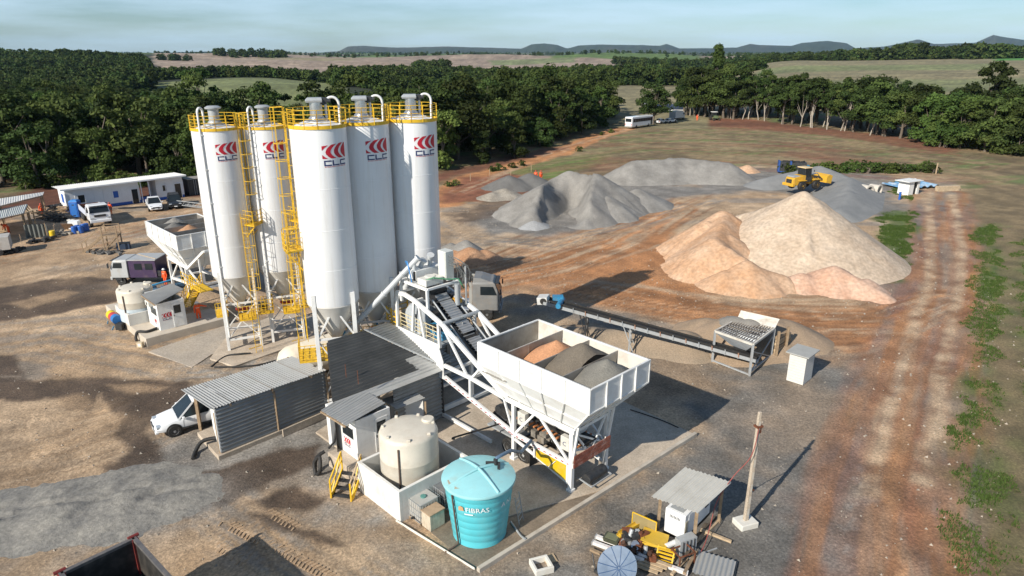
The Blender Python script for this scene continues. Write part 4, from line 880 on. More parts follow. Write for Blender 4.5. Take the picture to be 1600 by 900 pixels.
# ---------------------------------------------------------------- batching plants
PRZ=math.atan2(-.714,.70)
def l(a,b,z): return V(-a,b,z)
def aggregate_bin(o,inner=True):
    "the four compartment hopper on top of the frame"
    a0,a1,b0,b1,zr,zs,zb=-1.65,5.85,-.88,3.62,6.72,5.5,3.6
    ca0,ca1,cb0,cb1=.0,4.75,.15,2.6
    b=thing_child('aggregate_bin',o)
    t=.03
    sk={'n':[l(a0,b0,zs),l(a1,b0,zs),l(a1,b0,zr),l(a0,b0,zr)],'f':[l(a0,b1,zs),l(a1,b1,zs),l(a1,b1,zr),l(a0,b1,zr)],'e':[l(a0,b0+.02,zs),l(a0,b1-.02,zs),l(a0,b1-.02,zr),l(a0,b0+.02,zr)],'w':[l(a1,b0+.02,zs),l(a1,b1-.02,zs),l(a1,b1-.02,zr),l(a1,b0+.02,zr)]}
    for q in sk.values(): ob('side_wall',MB().plate(q,.04),BINW,b)
    sl={'n':[l(ca0,cb0,zb),l(ca1,cb0,zb),l(a1,b0,zs),l(a0,b0,zs)],'f':[l(ca0,cb1,zb),l(ca1,cb1,zb),l(a1,b1,zs),l(a0,b1,zs)],'e':[l(ca0,cb0,zb),l(ca0,cb1,zb),l(a0,b1,zs),l(a0,b0,zs)],'w':[l(ca1,cb0,zb),l(ca1,cb1,zb),l(a1,b1,zs),l(a1,b0,zs)]}
    for q in sl.values(): ob('slope_plate',MB().plate(q,.04),BINW,b)
    rb=[]
    n=6
    for i in range(n):
        t_=i/(n-1); a=a0+(a1-a0)*t_; c=ca0+(ca1-ca0)*t_
        for side,bb,cb,sg in(('n',b0,cb0,-1),('f',b1,cb1,1)):
            ob('rib',MB().beam(l(a,bb+sg*.05,zs),l(a,bb+sg*.05,zr+.02),.07,.10).beam(l(a,bb+sg*.06,zs),l(c,cb+sg*.05,zb),.06,.10),BINW,b)
    for i in range(1,4):
        t_=i/4; bb=b0+(b1-b0)*t_; c=cb0+(cb1-cb0)*t_
        for aa,cc,sg in((a0,ca0,-1),(a1,ca1,1)):
            ob('rib',MB().beam(l(aa+sg*.05,bb,zs),l(aa+sg*.05,bb,zr+.02),.07,.10).beam(l(aa+sg*.06,bb,zs),l(cc+sg*.05,c,zb),.06,.10),BINW,b)
    for z,ins in((zr,0.),(zs,.0)):
        mb=MB()
        for p,q in((l(a0,b0,z),l(a1,b0,z)),(l(a1,b0,z),l(a1,b1,z)),(l(a1,b1,z),l(a0,b1,z)),(l(a0,b1,z),l(a0,b0,z))): mb.beam(p,q,.11,.07)
        ob('rim',mb,BINW,b,bev=.01)
    mb=MB()
    for z in(4.55,):
        k=(z-zb)/(zs-zb); A0,A1,B0,B1=ca0+(a0-ca0)*k-.04,ca1+(a1-ca1)*k+.04,cb0+(b0-cb0)*k-.04,cb1+(b1-cb1)*k+.04
        for p,q in((l(A0,B0,z),l(A1,B0,z)),(l(A1,B0,z),l(A1,B1,z)),(l(A1,B1,z),l(A0,B1,z)),(l(A0,B1,z),l(A0,B0,z))): mb.beam(p,q,.08,.05)
    ob('stiffener',mb,BINW,b)
    for i in range(1,4):
        a=a0+(a1-a0)*i/4; ob('divider',MB().plate([l(a,b0+.03,zr-.07),l(a,b1-.03,zr-.07),l(a,(b1+cb1)/2,4.6),l(a,(b0+cb0)/2,4.6)],.05).beam(l(a,.9,zr-.1),l(a,.9,5.2),.07),STEELIN,b)
    # inside faces are worn steel
    for (p,q,n_) in((l(a0+.035,b0+.05,zs),l(a0+.035,b1-.05,zs),1),(l(a1-.035,b0+.05,zs),l(a1-.035,b1-.05,zs),1)):
        ob('liner',MB().plate([p,q,V(q.x,q.y,zr-.06),V(p.x,p.y,zr-.06)],.012),STEELIN,b)
    for bb in(b0+.035,b1-.035): ob('liner',MB().plate([l(a0+.06,bb,zs),l(a1-.06,bb,zs),l(a1-.06,bb,zr-.06),l(a0+.06,bb,zr-.06)],.012),STEELIN if bb<1 else LINERW,b)
    k=.03
    for q in sl.values():
        c=sum(q,V(0,0,0))/4; ins=[p.lerp(V((ca0+ca1)/-2,1.37,p.z),k) for p in q]; ob('liner',MB().plate(ins,.012),STEELIN,b)
    return b
def thing_child(name,o):
    e=bpy.data.objects.new(name,None); COL.objects.link(e); e.parent=o; return e
BINW=mat('bin_white',(.74,.74,.72),.45,0,.04,1.5,dirt=(.44,.37,.29),dirta=.55,dscale=.9)
LINERW=mat('bin_inner_white',(.66,.63,.57),.5,0,.06,1.2,dirt=(.40,.28,.19),dirta=.7,dscale=.8)
def wheel(parent,c,ax,r,w,rim=CHROME,name='wheel'):
    ax=Vector(ax).normalized(); c=Vector(c); M=ax.to_track_quat('Z','Y').to_matrix()
    wv=thing_child(name,parent)
    ob('tyre',MB().lathe([(r*.55,-w/2),(r*.9,-w/2),(r,-w*.32),(r,w*.32),(r*.9,w/2),(r*.55,w/2)],24,c,M),BLACK,wv,40)
    ob('rim',MB().lathe([(r*.56,-w*.52),(r*.5,-w*.30),(r*.2,-w*.25),(r*.2,-w*.5),(.001,-w*.5)],20,c,M,False).lathe([(r*.56,w*.52),(r*.5,w*.30),(r*.2,w*.25),(r*.2,w*.5),(.001,w*.5)],20,c,M,False),rim,wv,40)
    return wv
O1=(3.0,29.23,0)
p1=thing('batching_plant','white mobile batching plant with truss frame, hopper and batching tower on the concrete pad','batching plant',O1,PRZ)
aggregate_bin(p1)
def truss(o,b,near):
    def bm(nm,pts,w,h): 
        mb=MB()
        for i in range(len(pts)-1): mb.beam(l(pts[i][0],b,pts[i][1]),l(pts[i+1][0],b,pts[i+1][1]),w,h)
        ob(nm,mb,WHITE,o,bev=.015)
    bm('top_chord',[(14.4,7.1),(13.6,7.2),(12.6,7.05),(10.0,6.25),(6.9,4.65),(4.7,3.55)],.16,.26)
    bm('middle_chord',[(9.95,3.7),(7.63,3.72),(4.7,3.5),(-.1,3.5)],.16,.22)
    bm('bottom_chord',[(9.95,2.95),(7.65,2.4),(4.15,1.65),(-.1,1.6)],.16,.24)
    bm('bottom_chord',[(4.15,1.35),(2.3,.95),(.1,.45)],.12,.14)
    for p,q,w in(((14.4,7.1),(14.45,4.8),.16),((12.65,6.95),(12.9,5.0),.14),((12.2,6.9),(11.75,4.9),.14),((10.35,6.2),(10.3,4.7),.17),((10.0,6.2),(7.95,3.8),.13),((7.5,3.75),(6.85,4.5),.13),((7.63,3.6),(7.65,2.4),.16),((4.14,3.5),(4.14,.05),.20),((4.9,3.45),(4.2,1.7),.11),((3.95,1.8),(2.6,3.45),.13),((2.3,3.45),(.25,1.7),.12),((.06,3.5),(.06,.08),.22),((-.33,3.98),(.0,1.7),.12),((10.2,3.0),(10.75,2.7),.18)):
        ob('truss_member',MB().beam(l(p[0],b,p[1]),l(q[0],b,q[1]),w,w),WHITE,o,bev=.012)
    for a in(.06,4.14): ob('foot',MB().box(l(a,b,.12),(.34,.34,.24)).box(l(a,b,.02),(.5,.5,.04)),WHITE,o,bev=.02)
    ob('tower_leg',MB().beam(l(10.75,b,2.75),l(10.75,b,.0),.22,.22),WHITE,o,bev=.015)
    if near:
        ob('side_panel',MB().plate([l(14.5,b-.1,4.95),l(10.35,b-.1,4.95),l(9.9,b-.1,3.95),l(9.87,b-.1,2.85),l(10.6,b-.1,2.85),l(11.4,b-.1,3.1),l(12.6,b-.1,3.75),l(13.7,b-.1,4.4),l(14.5,b-.1,4.45)],.05),WHITE,o)
        st=MB()
        for i in range(26):
            t=i/25; st.box(l(9.7-9.5*t if t<.6 else 4.2-4.*(t-.6)/.4,b-.10,(2.9-1.32*t/.6) if t<.6 else 1.62),(.16,.012,.05))
        ob('reflector',st,mat('reflector_red',(.35,.02,.05),.3),o)
for b_,nr in((0,True),(2.75,False)): truss(p1,b_,nr)
for a,z in((14.4,7.1),(12.6,7.0),(10.0,6.3),(4.14,3.45),(.06,3.45),(.06,1.6),(4.14,1.6),(7.65,2.4),(10.3,3.0),(10.75,1.9),(7.63,3.7)):
    ob('cross_beam',MB().tube(l(a,0,z),l(a,2.75,z),.12,n=12) if a==10. else MB().beam(l(a,0,z),l(a,2.75,z),.16),GREYM if a==10. else WHITE,p1,40 if a==10. else None)
ob('sill_beam',MB().beam(l(10.75,.1,.35),l(10.75,2.7,.35),.2,.3).beam(l(10.6,.05,.3),l(6.0,.05,.3),.14,.2),WHITE,p1)
for b0,b1,z0,z1 in((0,2.75,2.4,1.6),(2.75,0,1.7,3.4)): ob('end_brace',MB().beam(l(.06,b0,z0),l(.06,b1,z1),.09),WHITE,p1)
ob('end_brace',MB().beam(l(.06,.1,3.4),l(.06,1.3,1.8),.1).beam(l(.06,2.6,3.4),l(.06,1.5,1.8),.1),WHITE,p1)
# striped rear under-run boards
for k in range(3): ob('rear_board',MB().box(l(-.16,1.37,1.62+.24*k),(.03,2.9,.20)),mat('red_white_board',(.34,.10,.06),.6,0,.3,3,dirt=(.6,.56,.5),dirta=.9,dscale=3),p1)
# yellow panel between the chassis rails
ob('tool_panel',MB().plate([l(2.4,-.08,1.5),l(.3,-.08,1.5),l(.3,-.08,.62),l(2.4,-.08,1.02)],.04),mat('yellow_panel',(.60,.40,.01),.45,0,.12,2,dirt=(.5,.45,.33),dirta=.5,dscale=2.5),p1)
ob('panel_frame',MB().beam(l(2.5,-.1,1.55),l(2.5,-.1,.98),.1).beam(l(.22,-.1,1.55),l(.22,-.1,.5),.1).beam(l(1.0,-.13,1.45),l(1.5,-.13,.85),.09,.03),WHITE,p1)
for a in(3.55,4.75):
    for b_ in(.25,2.45): wheel(p1,l(a,b_,.50),(0,1,0),.5,.3,WHITEP)
ob('axle',MB().tube(l(3.55,.3,.5),l(3.55,2.4,.5),.08).tube(l(4.75,.3,.5),l(4.75,2.4,.5),.08),DARK,p1); ob('mud_flap',MB().box(l(2.95,.3,.55),(.04,.6,.8)),BLACK,p1)
# weigh belt under the bin, rollers, belly machinery
ob('weigh_belt',MB().box(l(2.3,1.37,2.35),(4.6,1.0,.10)),BLACK,p1); ob('weigh_hopper',MB().loft([[l(a,b,3.5) for a,b in((.3,.5),(4.3,.5),(4.3,2.3),(.3,2.3))],[l(a,b,2.5) for a,b in((.7,1.0),(3.9,1.0),(3.9,1.8),(.7,1.8))]]),WHITE,p1)
for i in range(14):
    a=.3+4.2*i/13; ob('idler_roller',MB().tube(l(a,.55,2.2-.05*i*0),l(a,2.2,2.2),.06,n=8),mat('roller_orange',(.45,.17,.06),.6),p1,40)
dm=MB(); rs9=random.Random(4)
for i in range(26): dm.box(l(rs9.uniform(.4,4.6),rs9.uniform(.35,2.5),rs9.uniform(1.75,2.15)),(rs9.uniform(.15,.5),rs9.uniform(.15,.5),rs9.uniform(.1,.4)))
ob('underframe_machinery',dm,mat('dusty_machinery',(.22,.20,.17),.7,.2,.5,4,dirt=DUST,dirta=.5),p1)['kind']='stuff'
for i,(a,b_,z) in enumerate(((3.6,.0,2.72),(.55,-.0,2.6))):
    bx=ob('control_box',MB().box(l(a,b_+.15,z),(.55,.3,.75)),mat('box_beige',(.58,.56,.50),.5),p1,bev=.02); lettering('C',.34,lambda u,v,a=a,b_=b_,z=z:l(a+.13-u,b_-.012,z-.12+v),NAVY,bx,'box_mark')
ob('belt_end_roller',MB().tube(l(-.35,.7,.62),l(-.35,2.1,.62),.28,n=20),DARK,p1,40); ob('roller_guard',MB().beam(l(-.8,.6,.45),l(.1,.6,.55),.06).beam(l(-.8,2.2,.45),l(.1,2.2,.55),.06).beam(l(-.8,.6,.45),l(-.8,2.2,.45),.06),GREYM,p1)
# inclined belt conveyor through the truss
cv=thing_child('inclined_conveyor',p1); q0,q1=l(4.6,1.37,2.3),l(12.35,1.37,7.35); dv=(q1-q0)
ob('belt',MB().beam(q0,q1,.92,.12),BLACK,cv)
for s in(-1,1): ob('side_rail',MB().beam(q0+V(0,s*.56,.0),q1+V(0,s*.56,.0),.08,.30),DARK,cv)
cl=MB()
for i in range(34):
    p=q0.lerp(q1,(i+.5)/34)+V(0,0,.09); cl.beam(p+V(0,-.42,0),p+V(0,.42,0),.05,.05)
ob('cleat',cl,GREYM,cv)
for t0,t1 in((.30,.55),(.60,.93)):
    ob('belt_cover',MB().corr(q0.lerp(q1,t0)+V(0,-.45,.32),dv,(0,1,0),dv.length*(t1-t0),.9,.18,.03),mat('cover_grey',(.33,.34,.35),.5,.3,.15,3,dirt=DUST,dirta=.5),cv)
ob('conveyor_pipe',MB().tube(q0.lerp(q1,.25)+V(0,.85,.1),q0.lerp(q1,.9)+V(0,.85,.2),.05).tube(q0.lerp(q1,.3)+V(0,-.8,.1),q0.lerp(q1,.9)+V(0,-.8,.35),.05),GREYM,cv)
ob('drive_head',MB().box(l(12.5,1.37,7.25),(.8,1.5,.5)).box(l(11.9,2.35,6.9),(.7,.4,.45)),DARK,cv)
# mixer and tower
ob('mixer_drum',MB().lathe([(.3,-1.15),(.95,-1.1),(1.08,-.9),(1.08,.9),(.95,1.1),(.3,1.15)],32,l(13.1,1.4,5.55),Matrix.Rotation(R(90),3,'X')),mat('mixer_blue_grey',(.42,.46,.50),.5,.1,.08,2,dirt=(.34,.30,.25),dirta=.5),p1,40)
ob('mixer_motor',MB().tube(l(11.6,.5,5.4),l(11.6,1.6,5.4),.32,n=16).box(l(11.2,1.2,5.0),(.8,1.2,.4)).tube(l(10.9,2.0,5.6),l(11.5,2.3,5.6),.25,n=14),BLUEM,p1,40)
ob('deck',MB().box(l(12.4,1.37,4.75),(4.1,2.7,.06)),GREYM,p1)
rm=MB()
for h in(.25,.5,.75,1.0): rm.tube(l(14.3,.12,4.8+h),l(10.4,.12,4.8+h),.022,n=6); rm.tube(l(14.3,2.65,4.8+h),l(10.4,2.65,4.8+h),.022,n=6)
for a in np.linspace(14.3,10.4,7):
    for b_ in(.12,2.65): rm.tube(l(a,b_,4.75),l(a,b_,5.85),.022,n=6)
ob('deck_railing',rm,mat('cream_rail',(.66,.56,.34),.5),p1)
pg=MB()
for h in(.0,.35,.7,1.05): pg.beam(l(15.6,.0,4.7+h),l(14.6,.0,4.7+h),.05); pg.beam(l(15.6,.0,4.7+h),l(15.6,1.6,4.7+h),.05)
for q in((15.6,0),(14.6,0),(15.6,1.6),(15.1,0),(15.6,.8)): pg.beam(l(*q,4.6),l(*q,5.9),.07)
pg.bb(l(15.6,-.02,4.6),l(14.6,.02,4.85)); ob('access_gate',pg,YEL,p1)
# dosing frame on top of the tower
fm=MB()
for b_ in(.15,2.55):
    fm.beam(l(14.1,b_,7.95),l(11.5,b_,7.95),.16)
    for a in(14.1,11.5): fm.beam(l(a,b_,7.95),l(a,b_,6.6),.15)
for a in(14.1,12.8,11.5): fm.beam(l(a,.15,7.95),l(a,2.55,7.95),.14)
ob('dosing_frame',fm,WHITE,p1,bev=.012)
ob('cement_scale',MB().box(l(13.45,1.45,8.35),(1.0,2.0,.7)).box(l(13.4,.55,8.5),(.7,.6,.62)),WHITE,p1,bev=.03); ob('scale_cone',MB().loft([[l(a,b,8.0) for a,b in((13.9,.6),(12.9,.6),(12.9,2.2),(13.9,2.2))],[l(a,b,7.0) for a,b in((13.5,1.1),(13.2,1.1),(13.2,1.6),(13.5,1.6))]]),GREYM,p1)
ob('water_scale',MB().box(l(12.2,.95,8.2),(.85,1.3,.4)).lathe([(.32,8.4),(.32,8.46),(.01,8.46)],20,l(12.3,1.0,0)),mat('dusty_white_box',(.66,.65,.60),.6,0,.1,3,dirt=(.4,.33,.25),dirta=.8,dscale=2.5),p1,bev=.03)
ob('hatch_cover',MB().box(l(11.8,1.2,7.15),(.9,1.2,.08),Matrix.Rotation(R(20),3,'Y')),DARK,p1)
cb=thing_child('electric_cabinet',p1); ob('cabinet_body',MB().box(l(12.05,2.05,9.0),(.75,.62,1.75)),mat('cabinet_grey',(.60,.61,.57),.4,0,.03,2,dirt=(.42,.4,.34),dirta=.3),cb,bev=.03); ob('cabinet_door',MB().box(l(12.05,1.725,9.0),(.66,.02,1.62)),mat('cabinet_grey',(.6,.6,.57)),cb,bev=.006); ob('cabinet_stand',MB().beam(l(12.4,1.8,8.12),l(12.4,2.3,8.12),.08).beam(l(11.7,1.8,8.12),l(11.7,2.3,8.12),.08).beam(l(12.4,1.8,8.1),l(12.4,1.8,7.9),.07).beam(l(11.7,2.3,8.1),l(11.7,2.3,7.6),.07),WHITE,cb)
rk=random.Random(8); cm=MB()
for i in range(16):
    p=l(11.55+rk.uniform(-.1,.15),2.1+rk.uniform(-.3,.5),9.3+rk.uniform(-.3,.5)); q=l(11.2+rk.uniform(-.5,.3),2.6+rk.uniform(-.3,.4),8.1+rk.uniform(-.6,.3)); mid=p.lerp(q,.5)+V(rk.uniform(0,.5),rk.uniform(0,.4),rk.uniform(-.2,.5)); cm.path([p,p.lerp(mid,.5)+V(.1,0,.12),mid,q.lerp(mid,.4)+V(0,.1,-.1),q],.018,5)
ob('cabinet_cables',cm,mat('cable_grey',(.16,.165,.16),.6),cb)['kind']='stuff'
hs=MB(); hs.path([l(13.6,.4,8.8),l(13.7,.3,9.2),l(13.4,.2,9.25),l(13.1,.1,8.8),l(12.9,.1,8.1)],.04); ob('blue_air_hose',hs,mat('hose_blue',(.05,.22,.5),.5),p1); hs=MB(); hs.path([l(12.0,.4,8.35),l(11.7,.8,8.5),l(11.4,1.6,8.3),l(11.2,2.3,8.2),l(11.1,2.6,7.6)],.045); ob('green_water_hose',hs,mat('hose_green',(.08,.28,.14),.5),p1)
ob('standpipe',MB().tube(l(10.9,2.6,6.6),l(10.9,2.6,9.0),.06).tube(l(11.0,2.0,6.7),l(11.0,2.0,8.0),.16,n=14),GREYM,p1,40)
kn=MB()
for i in range(60): kn.box(l(rk.uniform(10.4,13.0),rk.uniform(.4,2.4),rk.uniform(4.9,6.6)),(rk.uniform(.1,.5),rk.uniform(.1,.5),rk.uniform(.1,.45)))
ob('mixer_machinery',kn,DARK,p1)['kind']='stuff'
kp=MB()
for i in range(16):
    p=l(rk.uniform(9.6,12.6),rk.uniform(.3,2.5),rk.uniform(5.0,6.8)); kp.path([p,p+V(rk.uniform(-.5,.8),rk.uniform(-.3,.3),rk.uniform(-.6,.3)),p+V(rk.uniform(0,1.4),rk.uniform(-.4,.4),rk.uniform(-1.2,-.2))],.035,6)
ob('pipework',kp,GREYM,p1)['kind']='stuff'
yb=MB().box(l(11.3,2.2,6.85),(.5,.4,.25)); ob('yellow_housing',yb,mat('amber_paint',(.65,.33,.03),.5),p1)
# compressor standing on the slab below the truss
cp=thing('air_compressor','black air compressor with tank lying under the white truss','compressor',V(*O1)+Matrix.Rotation(PRZ,3,'Z')@l(5.6,.75,1.15),PRZ)
ob('tank',MB().lathe([(.05,-.85),(.30,-.8),(.36,-.65),(.36,.65),(.30,.8),(.05,.85)],24,(0,0,.4),Matrix.Rotation(R(90),3,'Y')),DARK,cp,40); ob('pump',MB().box((-.3,0,.95),(.5,.4,.45)).tube((-.3,-.25,1.0),(-.3,.25,1.0),.26,n=16),DARK,cp); ob('flywheel',MB().tube((.2,-.26,1.0),(.2,-.2,1.0),.32,n=20),BLACK,cp,40)
for x in(-.55,.55):
    for y in(-.25,.25): ob('leg',MB().beam((x,y,-.05),(x,y,.3),.06),DARK,cp)
lettering('SCHULZ',.2,lambda u,v:V(-.45+u,-.37,.33+v),mat('cream_print',(.7,.62,.36),.5),cp,'maker_lettering')
ob('bearer',MB().box((0,0,-.1),(2.0,.9,.1)),GREYM,cp)
# sand and gravel lying in the compartments
def heap(label,a,cl,m,seed,off=0.):
    mb_v=[];n=26; fs=[]
    rs8=np.random.RandomState(seed); A0=a; L_=1.78
    for i in range(n+1):
        for j in range(n+1):
            u=i/n;v=j/n; aa=A0+L_*u; b=-.80+4.34*v
            lo=5.0; k=(1.72-.0)*1
            h=cl[2]-.62*math.hypot((aa-cl[0]),(b-cl[1])*1.0)*1.0; e=min(1,abs(0)); h=max(h,lo)
            edge=min(u,1-u,v,1-v)*6
            mb_v.append(l(aa,b,h+.05*float(vnoise(np.array([aa*5.]),np.array([b*5.]),seed)[0])))
    for i in range(n):
        for j in range(n): q=i*(n+1)+j; fs.append((q,q+n+1,q+n+2,q+1))
    mb=MB().add(mb_v,fs); o=bpy.data.objects.new('aggregate_heap',mesh('aggregate_heap',mb.v,mb.f,m,180)); COL.objects.link(o); o.location=O1; o.rotation_euler=(0,0,PRZ); return tag(o,label,'aggregate')
heap('thin layer of grey gravel in the empty back compartment of the hopper',4.0,(5.4,3.2,5.55),M_GRAV,1); heap('orange sand heap in the hopper compartment behind the dark gravel',2.12,(2.75,1.7,7.0),M_SANDP if False else mat('bin_sand',(.50,.25,.13),.95,0,.12,.8,bump=.02,bscale=9,fine=14),2); heap('dark brown gravel heap in the third compartment of the hopper',.25,(1.0,1.7,7.4),mat('bin_dust',(.155,.13,.10),.95,0,.12,.8,bump=.03,bscale=9,fine=18),3); heap('grey crushed stone heap in the front compartment of the hopper',-1.62,(-.75,1.4,7.2),mat('bin_stone',(.20,.19,.165),.95,0,.15,.8,bump=.05,bscale=12,fine=22),4)
# second plant, seen beside the first silos
O2=(-29.1,61.2,0); p2=thing('batching_plant','white batching plant hopper with yellow stairs beside the leftmost silo','batching plant',O2,PRZ+PI)
aggregate_bin(p2)
for b_ in(0,2.75):
    for p,q,w in(((.06,3.5),(.06,.05),.2),((4.14,3.5),(4.14,.05),.2),((2.3,3.45),(.25,1.7),.12),((3.95,1.8),(2.6,3.45),.13),((-.1,3.5),(4.7,3.5),.2),((-.1,1.6),(9.,2.6),.2),((4.7,3.55),(9.0,5.9),.2),((7.6,2.4),(7.6,5.0),.14),((4.9,3.4),(7.6,2.4),.12)):
        ob('truss_member',MB().beam(l(p[0],b_,p[1]),l(q[0],b_,q[1]),w),WHITE,p2)
for a,z in((.06,1.6),(4.14,1.6),(4.14,3.4),(.06,3.4),(7.6,2.4),(9.,5.9)): ob('cross_beam',MB().beam(l(a,0,z),l(a,2.75,z),.15),WHITE,p2)
sr=MB()
for s in(2.95,3.75):
    sr.beam(l(4.6,s,.1),l(8.2,s,3.0),.06,.24); 
    for h in(.5,1.0): sr.tube(l(4.6,s,.1+h),l(8.2,s,3.0+h),.024,n=6)
    for t in np.linspace(0,1,8): p=l(4.6,s,.1).lerp(l(8.2,s,3.0),t); sr.tube(p,p+V(0,0,1.0),.024,n=6)
ob('stair_side',sr,YEL,p2)
for i in range(12): ob('stair_tread',MB().box(l(4.7+3.4*i/11,3.35,.2+2.75*i/11),(.26,.8,.04)),YEL,p2)
rl=MB().bb(l(8.2,2.9,2.95),l(10.2,3.9,3.03))
for h in(.3,.65,1.0): rl.tube(l(8.2,3.9,3.+h),l(10.2,3.9,3.+h),.024,n=6); rl.tube(l(3.4,3.0,2.0+h),l(6.5,3.0,2.0+h),.024,n=6)
for a in np.linspace(8.2,10.2,5): rl.tube(l(a,3.9,3),l(a,3.9,4),.024,n=6)
for a in np.linspace(3.4,6.5,6): rl.tube(l(a,3.0,2),l(a,3.0,3),.024,n=6)
ob('landing_rail',rl,YEL,p2)
for lab,a,c,m in(('grey gravel heap in the back of the left hopper',-1.4,(-.3,1.6,7.0),M_GRAV),('reddish earth lump in the left hopper',2.1,(3.0,1.6,6.9),M_EARTH),('grey gravel in the middle of the left hopper',.2,(1.2,2.2,6.9),M_GRAVD)):
    h=heap(lab,a,c,m,5); h.location=O2; h.rotation_euler=(0,0,PRZ+PI)
# ---------------------------------------------------------------- slabs, sheds, tanks
Au=V(-.70,.714,0); Bu=V(.714,.70,0); BRZ=math.atan2(.70,.714); Z=V(0,0,1)
def flat(p,z): return V(p[0],p[1],z)
def slab(name,poly,z0,z1,m,bev=.02):
    mb=MB(); n=len(poly); mb.add([flat(p,z0) for p in poly]+[flat(p,z1) for p in poly],[tuple(range(n-1,-1,-1)),tuple(range(n,2*n))]+[(i,(i+1)%n,n+(i+1)%n,n+i) for i in range(n)])
    o=ob(name,mb,m,bev=bev); o['kind']='structure'; return o
CONCWET=mat('stained_concrete',(.21,.165,.12),.6,0,.25,.7,bump=.005,bscale=25,dirt=(.085,.06,.042),dirta=.9,dscale=.4,fine=12)
K0,K1=V(-1.5,23.7,0),V(10.6,34.72,0); kd=(K1-K0).normalized(); kn_=V(-kd.y,kd.x,0)
slab('concrete_basin',[K0,K0+kd*8.6,K0+kd*8.6+kn_*1.3,K0+kn_*7.5+kd*3.2,K0+kn_*7.2+kd*.4,K0+kn_*5.2],-.3,.04,CONCWET)
slab('concrete_slab',[K0+kd*2.9+kn_*1.9,K0+kd*8.6,K1,K1+kn_*4.5,K1+kn_*13,K0+kn_*17+kd*6,K0+kn_*15+kd*.2,K0+kn_*7.4+kd*.6],-.3,.10,CONC)
slab('kerb',[K0-kn_*.18,K1-kn_*.18,K1+kn_*.02,K0+kn_*.02],-.3,.24,mat('kerb_concrete',(.47,.42,.35),.85,0,.15,1.2,bump=.006,bscale=25,dirt=(.3,.23,.16),dirta=.6))
slab('kerb',[V(-5.5,26.95,0),V(-5.28,26.8,0),K0+V(-.1,.05,0),K0+V(-.3,.2,0)],-.3,.16,CONCW)
slab('slab_step',[K0+kd*2.4+kn_*2.6,K0+kd*2.9+kn_*2.6,K0+kd*2.9+kn_*9.5,K0+kd*2.4+kn_*9.5],-.2,.30,CONC)
slab('booth_platform',[V(-7.75,29.35,0)+Bu*.1,V(-7.75,29.35,0)+Au*3.1+Bu*.1,V(-7.75,29.35,0)+Au*3.1+Bu*4.8,V(-7.75,29.35,0)+Bu*4.8],-.3,.85,CONC)
slab('shed_slab',[V(-18.2,34.6,0),V(-15.95,32.1,0),V(-11.2,37.2,0),V(-13.6,39.6,0)],-.3,.26,CONC)
slab('silo_slab',[G(328,562),G(366,574),G(500,527),G(540,500),G(440,490),G(360,520)],-.3,.10,CONC)
slab('loading_slab',[V(-27.0,46.4,0),G(300,575),G(330,555),V(-19,52.5,0),V(-23.0,52.,0)],-.3,.05,mat('dusty_concrete',(.40,.345,.28),.9,0,.2,.5,bump=.01,bscale=12,dirt=(.28,.22,.15),dirta=.7,dscale=.5,fine=10))
E2=V(-27.6,47.4,0)
slab('booth_platform',[E2,E2+Bu*6.2,E2+Bu*6.2+Au*3.2,E2+Bu*3.4+Au*3.2,E2+Bu*3.4+Au*10.2,E2+Au*10.2],-.3,.62,mat('pad_concrete',(.50,.44,.36),.85,0,.12,.8,bump=.006,bscale=25,dirt=(.32,.24,.16),dirta=.6,dscale=.6))
def corr4(mb,P00,P01,P10,P11,pitch=.2,amp=.035,per=6,t=.008):
    "sheet: waves along P00->P10, ridges run P00->P01"
    P00,P01,P10,P11=map(Vector,(P00,P01,P10,P11)); n=(P01-P00).cross(P10-P00).normalized(); 
    if n.z<0: n=-n
    Ln=(P10-P00).length; k=max(3,int(Ln/pitch*per)); vs=[]
    for side in(1,-1):
        for i in range(k+1):
            f=i/k; z=amp*sin(2*PI*Ln*f/pitch)+side*t/2; vs.append(P00.lerp(P10,f)+n*z); vs.append(P01.lerp(P11,f)+n*z)
    m=2*(k+1); fs=[]
    for i in range(k): fs+=[(2*i,2*i+2,2*i+3,2*i+1),(m+2*i,m+2*i+1,m+2*i+3,m+2*i+2),(2*i,m+2*i,m+2*i+2,2*i+2),(2*i+1,2*i+3,m+2*i+3,m+2*i+1)]
    return mb.add(vs,fs)
def sheets(o,name,P00,P01,P10,P11,n,m,pitch=.2,amp=.035,lap=.012):
    P00,P01,P10,P11=map(Vector,(P00,P01,P10,P11))
    for i in range(n):
        f,g=i/n,(i+1)/n; up=Z*(lap*(i%2)); ob(name,corr4(MB(),P00.lerp(P10,f)+up,P01.lerp(P11,f)+up,P00.lerp(P10,g)+up,P01.lerp(P11,g)+up,pitch,amp),m,o,50)
# low car shed
o=thing('car_shed','low open car shed with pale corrugated roof and grey sheet wall','shed')
w0,w1=V(-15.9,32.4,0),V(-11.25,37.3,0); rf0,rf1=V(-16.0,32.25,3.05),V(-11.05,37.05,3.05); rb0,rb1=V(-19.0,35.15,2.72),V(-14.0,39.75,2.72)
sheets(o,'roof_sheet',rf0,rb0,rf1,rb1,6,GALV,.17,.03)
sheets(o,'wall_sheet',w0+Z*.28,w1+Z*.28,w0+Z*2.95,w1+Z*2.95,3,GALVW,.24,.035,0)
ob('wall_end_board',MB().plate([w0+Z*.3,w0+Au*.55+Z*1.6,w0+Au*.55+Z*2.9,w0+Z*2.9],.08),WHITE,o)
for p in(V(-18.35,35.3,0),V(-18.2,35.1,0),w0+Au*.1,w1,V(-14.2,39.5,0),w0.lerp(w1,.5)): ob('post',MB().beam(p,flat(p,2.75),.12),WOOD,o)
ob('wall_kerb',MB().beam(w0-Au*.35+Bu*3.4+Z*.25,w1-Au*.35+Z*.25,.10,.45),CONC,o)
